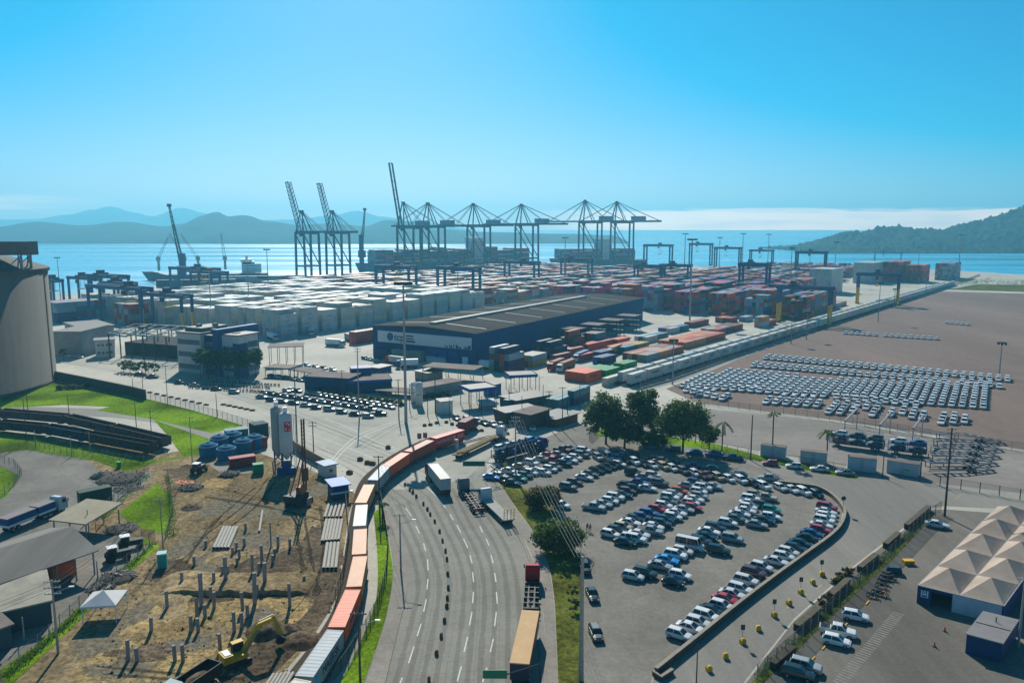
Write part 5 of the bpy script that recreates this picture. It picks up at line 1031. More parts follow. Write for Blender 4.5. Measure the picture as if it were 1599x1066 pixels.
# ---- white boxes behind the car park
for i, (x0, x1, y0, y1, yt) in enumerate([(1187, 1226, 712, 717, 694), (1249, 1290, 722, 727, 703), (1323, 1368, 734, 739, 712), (1384, 1434, 738, 746, 718)]):
    t_, L_ = frame((x0, y0), (x1, y1), 'site_cabin', ['leftmost white cabin container with brown roof behind the palm', 'second white cabin container from the tall palm', 'third white cabin container, before the stacked car trailers', 'rightmost white cabin container, with a green mark'][i], 'cabin', 'white cabins along the fence'); h = hgt(x0, y0, yt)
    b = MB(); b.box(0, 0, .1, L_, 2.5, h - .12); b.build('wall', mat('cabin_white', (.42, .45, .46), .6), t_); b = MB(); b.box(-.06, -.06, h - .12, L_ + .06, 2.56, h); b.build('roof', ROOFB, t_)
    b = MB(); b.box(L_ * .42, -.04, .2, L_ * .42 + .9, -.01, h - .4); b.build('door', mat('cabin_door', (.35, .38, .4), .6), t_)
    if i == 3: b = MB(); b.box(L_ * .5, -.06, h * .4, L_ * .72, -.03, h * .52); b.build('green_stripe', mat('bright_green', (.02, .5, .08), .6), t_)
# ================================================================ TRUCKS
def axle(t_, x, w_=2.4, dual=True, name='wheel'):
    for s_ in (-1, 1): b = MB(); b.tube((x, s_ * (w_ / 2 - (.55 if dual else .3)), .52), (x, s_ * w_ / 2, .52), .52, .52, 12, 0); b.tube((x, s_ * w_ / 2, .52), (x, s_ * (w_ / 2 + .02), .52), .28, .26, 10, 1); b.build(name, [RUBBER, RIM], t_)
def tractor(t_, m, x0=0):
    """cab whose front is at x0, facing +X"""
    b = MB(); x1 = x0 - 2.25; b.add([(x1, -1.24, .7), (x0, -1.24, .7), (x0, 1.24, .7), (x1, 1.24, .7), (x1, -1.24, 2.1), (x0 + .02, -1.24, 2.0), (x0 + .02, 1.24, 2.0), (x1, 1.24, 2.1), (x1, -1.2, 3.35), (x0 - .35, -1.18, 3.15), (x0 - .35, 1.18, 3.15), (x1, 1.2, 3.35), (x1 + .2, -1.1, 3.6), (x0 - .9, -1.05, 3.45), (x0 - .9, 1.05, 3.45), (x1 + .2, 1.1, 3.6)],
        [(0, 3, 2, 1)] + [(k * 4 + i, k * 4 + (i + 1) % 4, k * 4 + 4 + (i + 1) % 4, k * 4 + 4 + i) for k in range(3) for i in range(4)] + [(12, 13, 14, 15)]); c_ = b.build('cab', m, t_)
    b = MB(); b.add([(x0 - .0, -1.1, 2.12), (x0 - .0, 1.1, 2.12), (x0 - .31, 1.05, 3.08), (x0 - .31, -1.05, 3.08)], [(0, 1, 2, 3)]); b.v = [(x + .03, y, z) for x, y, z in b.v]; b.build('windscreen', GLASS, c_)
    for s_ in (-1, 1): b = MB(); b.box(x0 - 1.35, s_ * 1.25 - .01, 2.15, x0 - .45, s_ * 1.25 + .01, 2.95); b.build('side_window', GLASS, c_); b = MB(); b.box(x0 - .15, s_ * 1.48 - .1, 2.2, x0 - .05, s_ * 1.48 + .1, 2.9); b.build('mirror', DARK, c_)
    b = MB(); b.box(x0 - 6.2, -.45, .75, x0 - .4, .45, 1.0); b.box(x0 - 3.6, -1.2, .5, x0 - 2.4, -.7, 1.1); b.box(x0 - 3.6, .7, .5, x0 - 2.4, 1.2, 1.1); b.tube((x0 - 4.6, 0, 1.0), (x0 - 4.6, 0, 1.2), .5); b.build('chassis', DARK, t_)
    axle(t_, x0 - 1.3, dual=False); axle(t_, x0 - 4.1); axle(t_, x0 - 5.4)
def truck(fx, fy, rx, ry, label, m, name='truck', group='trucks on the port roads'):
    """front and rear given as photo points on the ground; origin at the front"""
    A, B = P(fx, fy), P(rx, ry); d = A - B; t_ = T(name, label, 'truck', A, atan2(d.y, d.x), group); tractor(t_, m); return t_, max(d.length, 10), A, d.normalized()
def skel(t_, x0, x1, beams=6):
    b = MB(); 
    for s_ in (-1, 1): b.box(x1, s_ * .5 - .12, 1.02, x0, s_ * .5 + .12, 1.32)
    for i in range(beams): x = x0 + (x1 - x0) * (i + .1) / (beams - .8); b.box(x - .14, -1.2, 1.03, x + .14, 1.2, 1.3)
    b.build('trailer_frame', DARK, t_)
    for k in range(3): axle(t_, x1 + 1.0 + 1.25 * k)
    b = MB(); b.box(x1 - .1, -1.2, .8, x1, 1.2, 1.0); b.build('rear_bumper', mat('red_paint', (.3, .02, .02), .5), t_)
PW = mat('truck_white', (.5, .53, .54), .4, objrand=.05); PR = mat('truck_red', (.38, .015, .02), .4); PB = mat('truck_blue', (.03, .07, .2), .4); PD = mat('truck_dark', (.1, .03, .03), .4)
def chas(x, y): return x, y
t_, L_, A, d = truck(671, 742, 698, 776, 'truck with long white container rounding the curve of the road', PD, 'container_truck'); skel(t_, -3.2, -15.6)
k = container('white', A - d * 9.4 + Vector((0, 0, 1.34)), rzv(-d), 'white container on the truck rounding the road curve', 'containers on trucks', 2.7, True)
t_, L_, A, d = truck(722, 766, 752, 808, 'empty skeletal trailer truck with grey cab in the road curve', mat('truck_grey', (.12, .15, .17), .4), 'flatbed_truck'); skel(t_, -3.2, -15.5, 8)
t_, L_, A, d = truck(755, 782, 803, 828, 'white cab truck with pale flat deck and rear ramps by the verge', PW, 'flatbed_truck'); b = MB(); b.box(-15.5, -1.25, 1.05, -3.0, 1.25, 1.3); b.build('deck', mat('pale_deck', (.3, .29, .26), .8), t_)
for k in range(2): axle(t_, -14 + 1.25 * k)
for y in (-.75, .75):
    b = MB(); 
    for q in (-.35, .35): b.bar((-15.4, y + q, 1.25), (-15.6, y + q, 3.6), .12)
    for z in (1.7, 2.3, 2.9, 3.5): b.bar((-15.5, y - .35, z), (-15.5, y + .35, z), .1)
    b.build('rear_ramp', YEL, t_)
t_, L_, A, d = truck(832, 905, 827, 985, 'red cab truck with bare trailer frame waiting along the kerb', PR, 'flatbed_truck'); skel(t_, -3.4, -12.6, 6)
A, B = P(829, 985), P(808, 1090); d = (A - B).normalized(); t_ = T('grain_trailer', 'long tan topped grain trailer with dark sides behind the red cab', 'trailer', A - d * .6, atan2(d.y, d.x))
b = MB(); b.box(-14.2, -1.28, 1.2, 0, 1.28, 3.5); b.build('body', mat('trailer_navy', (.02, .03, .06), .5), t_); b = MB(); b.box(-14.25, -1.32, 3.5, .05, 1.32, 3.66); b.build('tarpaulin', mat('tan_tarp', (.52, .33, .16), .75, var=.08), t_)
b = MB(); b.box(-14, -.5, .9, -.2, .5, 1.2); b.build('chassis', DARK, t_)
for k in range(3): axle(t_, -12.8 + 1.3 * k)
b = MB(); b.box(-2.4, -1.1, .3, -2.2, 1.1, 1.2); b.build('landing_leg', DARK, t_)
t_, L_, A, d = truck(786, 682, 715, 716, 'white cab truck with long flat trailer of yellow timber', PW, 'flatbed_truck'); b = MB(); b.box(-L_ - 1, -1.25, 1.1, -3.0, 1.25, 1.35); b.build('deck', mat('deck_wood', (.2, .15, .09), .9, var=.3), t_)
for k in range(3): axle(t_, -L_ + 1 + 1.3 * k)
b = MB()
for k in range(9): b.box(-L_ + rnd.uniform(-.4, 2), -1.1 + k * .25, 1.36, -4.4 - rnd.uniform(0, 3), -.9 + k * .25, 1.36 + rnd.uniform(.15, .5))
tl = b.build('timber_load', mat('yellow_timber', (.42, .32, .15), .85, var=.3, scale=2)); tag(tl, 'bundle of yellowish timber beams on the long flat truck trailer', 'timber'); tl.location = A; tl.rotation_euler = (0, 0, atan2(d.y, d.x)); tl['kind'] = 'stuff'
t_, L_, A, d = truck(741, 668, 716, 682, 'dark red truck seen from behind past the red container', PD, 'box_truck'); b = MB(); b.box(-9, -1.25, 1.1, -2.5, 1.25, 4.0); b.build('cargo_box', mat('maroon_box', (.16, .02, .025), .6), t_); axle(t_, -8); axle(t_, -6.7)
def boxtruck(fx, fy, rx, ry, label, cabm, boxm): 
    t_, L_, A, d = truck(fx, fy, rx, ry, label, cabm, 'box_truck'); skel(t_, -3, -min(L_, 15)); b = MB(); b.box(-min(L_, 15), -1.22, 1.34, -2.6, 1.22, 3.95); b.build('cargo_box', boxm, t_)
for a in [(603, 567, 632, 571, 'red cab truck with cream box parked before the warehouse doors', PR, mat('cream_box', (.5, .5, .42), .6)), (617, 575, 650, 574, 'white boxed truck beside the warehouse loading doors', PB, WHITE), (538, 542, 510, 540, 'white cab truck with white box crossing the pale yard', PW, WHITE), (559, 536, 538, 530, 'grey truck with grey box near the rust coloured stack', PW, mat('grey_box', (.25, .26, .26), .6)),
          (742, 575, 770, 578, 'white semi trailer truck at the warehouse corner', PB, WHITE), (858, 580, 878, 572, 'red cab container truck first in the queue beside the orange block', PR, mat('rust_box', (.25, .08, .04), .6)), (872, 582, 898, 572, 'white cab truck with rust box second in the queue', PW, MATS['rust_box']),
          (898, 566, 922, 556, 'blue truck with blue box among the scattered containers', PW, mat('blue_box', (.05, .14, .3), .6)), (950, 556, 975, 546, 'white cab truck with yellow box beside the rust coloured block', PW, mat('ochre_box', (.4, .25, .08), .6)), (432, 533, 420, 528, 'white cab truck parked against the left reefer stack', PW, WHITE), (487, 525, 482, 519, 'pale cab truck between two reefer stacks', PW, WHITE)]: boxtruck(*a)
# blue double tipper on the left yard
A, B = P(100, 795), P(6, 833); d = (A - B).normalized(); t_ = T('tipper_truck', 'white cab truck with two blue tipper bodies on the left yard', 'truck', A, atan2(d.y, d.x)); tractor(t_, PW); LL = (A - B).length
for x0, x1 in ((-3.0, -LL * .5), (-LL * .54, -LL)):
    b = MB(); b.box(x1, -1.25, 1.7, x0, 1.25, 2.95); u = b.build('tipper_body', mat('tipper_blue', (.015, .06, .2), .5), t_); b = MB(); b.box(x1 - .03, -1.3, 2.96, x0 + .03, 1.3, 3.15); b.build('grey_cover', mat('tarp_grey', (.22, .2, .2), .8), u); b = MB(); b.box(x1, -1.27, 1.25, x0, 1.27, 1.69); b.build('white_skirt', WHITE, u)
    b = MB(); b.box(x1 + .2, -.4, .8, x0 - .2, .4, 1.24); b.build('chassis', DARK, t_); axle(t_, x1 + 1.2); axle(t_, x1 + 2.5)
# car carriers
def small_car(parent, code, loc, rz=0):
    k_ = (code, True)
    if k_ not in _proto: return None
    c_ = dup(_proto[k_], loc, rz); return c_
def carrier(A, B, label, cabm=None, loaded='', low=''):
    d = (A - B).normalized(); L_ = (A - B).length; rz = atan2(d.y, d.x); t_ = T('car_carrier', label, 'car carrier', A, rz, 'car carriers'); x0 = 0
    if cabm: tractor(t_, cabm); x0 = -3
    else: pass
    m = mat('carrier_blue', (.03, .09, .22), .5)
    b = MB(); b.box(-L_, -1.2, .9, x0, 1.2, 1.05); b.build('lower_deck', m, t_); b = MB(); b.box(-L_, -1.2, 2.9, x0, 1.2, 3.02); b.build('upper_deck', m, t_)
    n = 6
    for i in range(n + 1):
        x = -L_ + (x0 + L_) * i / n
        for y in (-1.2, 1.2): b = MB(); b.bar((x, y, .9), (x, y, 3.2), .16); b.build('post', m, t_)
    b = MB()
    for y in (-1.2, 1.2):
        for i in range(0, n, 2): b.bar((-L_ + (x0 + L_) * i / n, y, 1.0), (-L_ + (x0 + L_) * (i + 1) / n, y, 2.9), .12)
    b.build('brace', m, t_)
    for k in range(2): axle(t_, -L_ + 1.5 + 1.3 * k)
    axle(t_, x0 - 2)
    for lv, cs in ((3.04, loaded), (1.07, low)):
        n = len(cs)
        for i, c_ in enumerate(cs):
            p = A - d * (-x0 + 2.4 + (L_ + x0 - 4.6) * i / max(n - 1, 1)); lab = f"{CARC[c_][0]} car riding {'on top of' if lv > 2 else 'inside'} the {label.split(' car carrier')[0]} car carrier, {nth(i) if i else 'first'} from its front"
            o = car(c_ + ('s' if i % 2 else 'h'), Vector((p.x, p.y, 0)), math.degrees(rz), lab, 'cars loaded on car carriers', False); o.location.z = lv
carrier(P(851, 700), P(772, 722), 'blue cabbed car carrier lorry loaded with cars by the car park', PB, 'cbssw', 'dkgd')
cA, cB = P(1296, 694), P(1446, 712)
carrier(cA, P(1380, 705), 'left parked car carrier trailer behind the white cabins', None, 'wdg', 'rdk'); carrier(P(1386, 706), P(1446, 713), 'right parked car carrier trailer behind the white cabins', None, 'wb', 'kd')
for i in range(5):
    A, B = P(1446 + i * 4, 731 - i * 11.5 + 4), P(1548 + i * 4.5, 735 - i * 10.5); d = (A - B).normalized(); L_ = (A - B).length; t_ = T('empty_car_trailer', f'{nth(i)} empty silver car transporter frame counted from the fence', 'trailer', A, atan2(d.y, d.x), 'empty car transporter frames')
    b = MB()
    for y in (-1.1, 1.1): b.bar((0, y, 2.6), (-L_ * .45, y, 2.4), .16, .3); b.bar((-L_ * .45, y, 2.4), (-L_, y, .5), .16, .3); b.bar((-.5, y, .8), (-L_, y, .45), .16, .25)
    b.build('side_rail', STEEL, t_); b = MB()
    for k in range(9): f = k / 8; z = 2.6 - .4 * f if f < .45 else 2.4 - (f - .45) / .55 * 1.9; b.box(-L_ * f - .5, -1.1, z, -L_ * f + .2, 1.1, z + .08)
    b.build('ramp_deck', mat('ramp_grey', (.16, .16, .165), .6), t_); b = MB()
    for y in (-1.1, 1.1):
        for f in (0.02, .3): b.bar((-L_ * f, y, .8), (-L_ * f, y, 2.6), .16)
    b.build('post', DARK, t_)
    axle(t_, -L_ * .7); axle(t_, -L_ * .7 + 1.3); b = MB(); b.box(-L_ - .1, -1.15, .4, -L_, 1.15, .62); b.build('rear_light_bar', TAILL, t_)
for i, (x0, x1, y) in enumerate([(1318, 1352, 684), (1372, 1404, 691), (1424, 1458, 697)]):
    A = P(x0, y); t_ = T('loading_ramp_frame', f'{("leftmost", "middle", "rightmost")[i]} steel ramp frame of three behind the stacked trailers', 'ramp', A, 0, 'steel ramp frames'); d, n_ = axis(.62, .78)
    b = MB(); b.bar((0, 0, 5.2), (d.x * 13, d.y * 13, 6.6), .5, .4); b.build('slanting_beam', STEEL, t_); b = MB(); b.bar((0, 0, 0), (0, 0, 5.2), .22); b.bar((d.x * 13, d.y * 13, 0), (d.x * 13, d.y * 13, 6.6), .22); b.build('post', STEEL, t_)
    b = MB(); b.bar((0, 0, 5), (9, -3, 3.4), .14); b.bar((d.x * 13, d.y * 13, 6), (d.x * 13 + 9, d.y * 13 - 3, 4.5), .14); b.bar((0, 0, 3.4), (10, -3.2, 2.2), .14); b.bar((d.x * 7, d.y * 7, 3.8), (d.x * 7 + 14, d.y * 7 - 5, 2.4), .14); b.build('tie_rail', STEEL, t_)
# gondola wagons on the left line
def gondola(x0, y0, x1, y1, label, m, hh=3.3):
    A, B = P(x0, y0), P(x1, y1); d = B - A; L_ = d.length; t_ = T('gondola_wagon', label, 'rail wagon', A + Vector((0, 0, .1)), atan2(d.y, d.x), 'open wagons on the left rail line'); b = MB()
    for y in (-1.4, 1.3): b.box(0.3, y, .95, L_ - .3, y + .1, hh)
    for x in (.3, L_ - .4): b.box(x, -1.3, .95, x + .1, 1.3, hh)
    b.box(.3, -1.3, .95, L_ - .3, 1.3, 1.1); n = int(L_ / 1.6)
    for i in range(n + 1): x = .4 + (L_ - .8) * i / n; b.box(x - .06, -1.5, .95, x + .06, -1.4, hh); b.box(x - .06, 1.4, .95, x + .06, 1.5, hh)
    b.box(.2, -1.52, hh, L_ - .2, -1.28, hh + .12); b.box(.2, 1.28, hh, L_ - .2, 1.52, hh + .12); b.build('body', m, t_)
    b = MB(); b.box(.45, -1.28, 1.1, L_ - .45, 1.28, hh - .7); b.build('load', mat('dark_load', (.05, .035, .028), .95, var=.4, scale=2), t_)
    for x in (2, L_ - 2): o = put('bogie', MATB, t_, (x, 0, 0), pi / 2)
MATB = bog.mesh('bogie', DARK); WR = mat('wagon_rust', (.06, .034, .026), .9, var=.35, scale=.8); WBl = mat('wagon_blue', (.02, .04, .07), .85, var=.3); WLT = mat('wagon_brown_top', (.11, .075, .06), .9, var=.3)
gondola(-78, 669, -2, 673, 'dark open wagon cut by the left edge, nearer line', WR); gondola(0, 673, 72, 680, 'dark brown open wagon on the nearer line, left of the blue one', WR); gondola(74, 680, 138, 692, 'bluish open wagon on the nearer line', WBl); gondola(140, 692, 240, 711, 'long rusty open wagon at the end of the nearer line', WR)
gondola(-75, 654, 0, 655, 'open wagon cut by the left edge, farther line', WLT); gondola(2, 655, 106, 664, 'long brown open wagon on the farther line behind the blue one', WLT); gondola(108, 664, 176, 680, 'brown open wagon in the middle of the farther line', WLT); gondola(178, 680, 262, 701, 'brown open wagon reaching farthest right on the farther line', WLT)
# ================================================================ THE BUILDING SITE
PILE = mat('pile_concrete', (.27, .245, .225), .9, var=.2, scale=1.2)
zz = lambda a: (250 + a[0] / 3.5525, 766 + a[1] / 3.5525)
piles = [(230, 452, 640, 'tall'), (365, 365, 500, 'tall'), (512, 350, 460, ''), (525, 455, 630, 'tall'), (565, 300, 400, ''), (582, 398, 520, 'tall'), (475, 178, 220, 'short'), (255, 275, 310, 'short'), (190, 362, 410, 'short'), (122, 450, 510, ''), (300, 450, 520, ''), (300, 560, 650, ''), (282, 530, 600, ''), (40, 555, 645, ''), (458, 560, 660, ''), (485, 630, 700, ''), (412, 670, 780, ''), (335, 790, 890, ''), (250, 630, 700, ''), (172, 690, 780, ''), (212, 705, 780, ''), (205, 600, 700, ''), (83, 855, 945, ''), (127, 850, 945, ''), (720, 510, 640, ''), (615, 175, 310, 'thin'), (655, 250, 310, ''), (425, 285, 330, 'short'), (403, 312, 355, 'short'), (440, 320, 370, 'short'), (468, 260, 305, 'short'), (625, 355, 400, 'short'), (635, 320, 360, 'short'), (428, 370, 405, 'short'), (550, 400, 450, ''), (720, 265, 320, ''), (455, 675, 760, ''), (346, 415, 460, 'short'), (376, 415, 455, 'short'), (540, 515, 580, ''), (-48, 700, 785, ''), (-176, 825, 940, ''), (-126, 868, 945, ''), (800, 470, 500, 'short')]
for i, (x, yt, yb, k_) in enumerate(piles):
    px, py = zz((x, yb)); top = zz((x, yt))[1]; h = hgt(px, py, top); r_ = .16 if k_ == 'thin' else .34 if k_ == 'tall' else .27
    where = 'near the excavator' if 300 < x < 520 and yb > 640 else 'on the yellow clay' if yb > 590 else 'by the pipe stack' if x < 480 and yb < 420 else 'on the dark bank' if yb > 440 else 'on the brown flat'
    side = 'left' if x < 200 else 'middle' if x < 440 else 'right'
    b = MB(); b.lathe([(r_ * 1.0, 0), (r_, h - .25), (r_ * 1.05, h - .2), (r_ * 1.05, h), (r_ * .6, h - .02)], 12, 0); o = b.build('concrete_pile', PILE); o.location = (*P(px, py).xy, .01); o.rotation_euler = (rnd.uniform(-.03, .03), rnd.uniform(-.03, .03), 0)
    tag(o, f"{k_ + ' ' if k_ else 'mid height '}grey concrete pile {where}, {nth(sum(1 for q in piles[:i + 1] if True) - 1)} of the {len(piles)} standing piles" if False else f"{k_ or 'mid height'} grey concrete pile standing {where} in the {side} of the site", 'pile', 'standing concrete piles on the building site')
PIPE = mat('pipe_concrete', (.42, .39, .34), .85, var=.15, scale=1.5)
def bundle(q, n, label, layers=1):
    """concrete poles lying side by side: photo corners of far left, far right, near right, near left"""
    a, b_, c_, d_ = [P(*zz(x)) for x in q]
    for i in range(n):
        f = (i + .5) / n; p = a.lerp(b_, f); s_ = d_.lerp(c_, f); r_ = min(.32, (b_ - a).length / n * .48)
        b = MB(); dd_ = (s_ - p).normalized(); b.tube(p + Vector((0, 0, r_ + .03)), s_ + Vector((0, 0, r_ + .03)), r_, r_, 12, 0, False); b.tube(s_ + Vector((0, 0, r_ + .03)) - dd_ * .3, p + Vector((0, 0, r_ + .03)), r_ * .74, r_ * .74, 12, 1, False); b.tube(s_ + Vector((0, 0, r_ + .03)) - dd_ * .31, s_ + Vector((0, 0, r_ + .03)) - dd_ * .3, r_ * .72, r_ * .72, 12, 2)
        for z_ in (0,): b.add([], [])
        o = b.build('concrete_pipe', [PIPE, PILE, DARK]); tag(o, f"{nth(i) if i else 'first'} concrete pipe of the {label}", 'pipe', label)
bundle([(345, 210), (435, 210), (385, 328), (288, 328)], 5, 'five pipe bundle left of the tall piles'); bundle([(925, 85), (1032, 78), (1012, 155), (902, 158)], 5, 'top bundle beside the train'); bundle([(915, 168), (1018, 168), (998, 282), (890, 290)], 6, 'middle bundle beside the train'); bundle([(918, 300), (1000, 297), (985, 440), (897, 442)], 4, 'lower bundle beside the train'); bundle([(620, 1028), (750, 1018), (690, 1120), (560, 1120)], 6, 'bundle beside the lettered grey container'); bundle([(562, 115), (574, 115), (557, 232), (543, 232)], 1, 'lone spot on the brown flat')
# excavator
ep = P(*zz((425, 955))); t_ = T('excavator', 'yellow tracked excavator digging beside the black dump truck', 'excavator', ep, R(42)); t_.scale = (.8, .8, .8); EY = mat('excavator_yellow', (.55, .33, .02), .5, var=.2)
for y in (-1.2, 1.2):
    b = MB(); b.box(-1.9, y - .3, .05, 1.9, y + .3, .9); b.tube((-1.9, y - .3, .47), (-1.9, y + .3, .47), .42, .42, 10); b.tube((1.9, y - .3, .47), (1.9, y + .3, .47), .42, .42, 10); b.build('track', DARK, t_)
b = MB(); b.box(-2.6, -1.4, 1.1, 1.6, 1.4, 1.9); b.box(-2.6, -1.4, 1.9, -1.0, 1.4, 2.5); b.tube((0, 0, .9), (0, 0, 1.1), .9, .9, 16); hb_ = b.build('house', EY, t_); b = MB(); b.box(-2.3, -1.0, 2.51, -1.2, 1.0, 2.6); b.build('engine_hatch', WHITE, hb_)
b = MB(); b.box(-.4, .35, 1.92, 1.5, 1.4, 3.4); c_ = b.build('cabin', DARK, t_); b = MB(); b.box(-.45, .3, 3.4, 1.55, 1.45, 3.55); b.build('cabin_roof', EY, c_)
b = MB(); bp = [Vector((1.2, 0, 1.8)), Vector((4.2, 0, 5.6)), Vector((7.4, 0, 5.9))]; b.bar(bp[0], bp[1], .55, .8); b.bar(bp[1], bp[2], .5, .7); b.build('boom', EY, t_)
b = MB(); b.bar((7.0, 0, 6.4), (8.4, 0, 2.2), .4, .6); b.build('stick', EY, t_); 
for p_, q_ in (((1.6, -.4, 1.6), (3.8, -.4, 4.6)), ((1.6, .4, 1.6), (3.8, .4, 4.6)), ((4.4, 0, 6.3), (7.0, 0, 6.6))): b = MB(); b.bar(p_, q_, .2); b.build('hydraulic_ram', STEEL, t_)
b = MB(); b.add([(8.0, -.6, 2.3), (8.0, .6, 2.3), (9.1, .6, 1.4), (9.1, -.6, 1.4), (7.4, -.6, .9), (7.4, .6, .9), (8.4, .6, .7), (8.4, -.6, .7)], [(0, 1, 2, 3), (0, 4, 5, 1), (4, 7, 6, 5), (0, 3, 7, 4), (1, 5, 6, 2)]); b.build('bucket', DARK, t_)
A, B = P(258, 1116), P(336, 1062); d = (A - B).normalized(); t_ = T('dump_truck', 'black dump truck with white cab roof beside the excavator', 'truck', A, atan2(d.y, d.x)); tractor(t_, mat('pale_cab', (.45, .55, .55), .4)); LL = (A - B).length
b = MB(); b.add([(-2.7, -1.25, 1.3), (-LL, -1.25, 1.3), (-LL, 1.25, 1.3), (-2.7, 1.25, 1.3), (-2.5, -1.3, 2.9), (-LL - .2, -1.3, 2.9), (-LL - .2, 1.3, 2.9), (-2.5, 1.3, 2.9), (-2.6, -1.15, 2.9), (-LL - .05, -1.15, 2.9), (-LL - .05, 1.15, 2.9), (-2.6, 1.15, 2.9), (-2.8, -1.1, 1.8), (-LL + .1, -1.1, 1.8), (-LL + .1, 1.1, 1.8), (-2.8, 1.1, 1.8)],
    [(0, 1, 2, 3), (0, 4, 5, 1), (1, 5, 6, 2), (2, 6, 7, 3), (3, 7, 4, 0), (4, 8, 9, 5), (5, 9, 10, 6), (6, 10, 11, 7), (7, 11, 8, 4), (8, 12, 13, 9), (9, 13, 14, 10), (10, 14, 15, 11), (11, 15, 12, 8), (12, 15, 14, 13)]); b.build('tipper_body', mat('black_steel', (.015, .016, .017), .6), t_)
b = MB(); b.lathe([(1.1, 1.8), (.9, 2.3), (.4, 2.6), (.05, 2.65)], 12); o = b.build('soil_load', M_MUD, t_); o.location = (-LL * .62, 0, 0); o.scale = (1.8, .9, 1)
axle(t_, -LL + 1.2); axle(t_, -LL + 2.5)
# pile driving rig
pp = P(467, 786); h = hgt(467, 786, 658); t_ = T('piling_rig', 'tall piling rig with rusty mast and dark tracked base', 'piling rig', pp, R(70)); RS = mat('rig_rust', (.16, .05, .03), .7, var=.25)
for y in (-1.5, 1.5): b = MB(); b.box(-2.6, y - .4, .03, 2.6, y + .4, 1.0); b.build('track', DARK, t_)
b = MB(); b.box(-3.0, -1.5, 1.05, 1.6, 1.5, 2.6); b.box(-3.6, -1.4, 1.4, -3.0, 1.4, 2.8); hb_ = b.build('house', DARK, t_); b = MB(); b.box(-1.2, -1.52, 2.6, .8, -.2, 4.2); b.build('cabin', mat('rig_orange', (.4, .12, .04), .6), hb_)
b = MB(); b.bar((2.4, -.3, .6), (2.4, -.3, h), .25); b.bar((2.4, .3, .6), (2.4, .3, h), .25); b.bar((2.9, 0, .6), (2.9, 0, h), .25)
for i in range(20): z = 1 + (h - 1.5) * i / 20; b.bar((2.4, -.3, z), (2.9, 0, z + .5), .1); b.bar((2.4, .3, z), (2.4, -.3, z + .5), .1)
b.build('mast', RS, t_); b = MB(); b.bar((-2, -.8, 2.5), (2.4, -.3, h * .62), .2); b.bar((-2, .8, 2.5), (2.4, .3, h * .62), .2); b.build('back_stay', RS, t_); b = MB(); b.box(2.0, -.5, h * .24, 3.2, .5, h * .4); b.build('hammer', RS, t_)
b = MB(); b.tube((-.2, -2.9, .9), (-.2, -2.7, .9), .9, .9, 14, 0); b.build('cable_reel', STEEL, t_)
# cement silos
pp = P(449, 737); h = hgt(449, 737, 643); t_ = T('cement_silo', 'white cement silo with red logo panel beside the piling rig', 'silo', pp, R(14)); k_ = h
for x, y, z1, r_, m in ((0, 0, h, 1.62, WHW), (-2.2, 2.2, h * 1.07, 1.4, mat('silo_grey', (.34, .33, .3), .7))):
    b = MB(); b.lathe([(.35, h * .22), (r_, h * .36), (r_, z1 - .6), (r_ * .6, z1 - .1), (.1, z1)], 24, 0, (x, y)); o = b.build('silo_body', m, t_, True)
    for i in range(4): a = pi / 4 + i * pi / 2; b = MB(); b.bar((x + r_ * .8 * cos(a), y + r_ * .8 * sin(a), 0), (x + r_ * .9 * cos(a), y + r_ * .9 * sin(a), h * .4), .2); b.build('leg', mat('leg_blue', (.03, .09, .22), .6), t_)
    b = MB(); b.box(x - .5, y - .5, z1, x + .5, y + .5, z1 + 1.2); b.build('filter_box', WHITE, t_)
b = MB(); n = 8; r_ = 1.65; vs = []
for i in range(n + 1): a = -pi / 2 - .15 + i * .125; vs += [(r_ * cos(a), r_ * sin(a), h * .70), (r_ * cos(a), r_ * sin(a), h * .86)]
b.add(vs, [(2 * i, 2 * i + 2, 2 * i + 3, 2 * i + 1) for i in range(n)]); lp = b.build('logo_panel', mat('logo_red', (.6, .02, .03), .5, var=.04), t_)
b = MB(); r_ = 1.7
def arcq(a0, a1, z0, z1, z2=None, z3=None):
    z2 = z0 if z2 is None else z2; z3 = z1 if z3 is None else z3
    P_ = lambda a, z: (r_ * cos(a), r_ * sin(a), h * z); b.add([P_(a0, z0), P_(a1, z2), P_(a1, z3), P_(a0, z1)], [(0, 1, 2, 3)])
c0 = -pi / 2 - .15 + .08
arcq(c0 + .12, c0 + .45, .825, .84); arcq(c0 + .45, c0 + .68, .825, .84, .80, .825); arcq(c0 + .1, c0 + .68, .735, .755, .80, .82); arcq(c0 + .1, c0 + .7, .72, .738)
b.build('logo_figure', mat('logo_white', (.75, .75, .75), .5, var=.02), lp)
b = MB(); b.bar((1.9, .3, 0), (1.9, .3, h * .95), .12); b.bar((2.3, .3, 0), (2.3, .3, h * .95), .12)
for i in range(18): b.bar((1.9, .3, h * .05 * i + .4), (2.3, .3, h * .05 * i + .4), .07)
b.build('ladder', STEEL, t_)
b = MB(); b.box(-2.4, -2.6, .05, 2.2, -1.2, 1.8); b.box(-1.2, -2.2, 1.8, .8, -.6, 3.2); b.build('blue_hopper', MATS['tower_blue'], t_); b = MB(); b.path([(-3.2, -1, 0), (-3.4, -1, 3), (-2.2, -1.4, 4.4), (-1, -1.5, 3.6)], .18); b.path([(-2.8, -2, 0), (-2.7, -2.2, 2.4), (-1.6, -2.2, 3.2)], .16); b.build('hose', STEEL, t_)
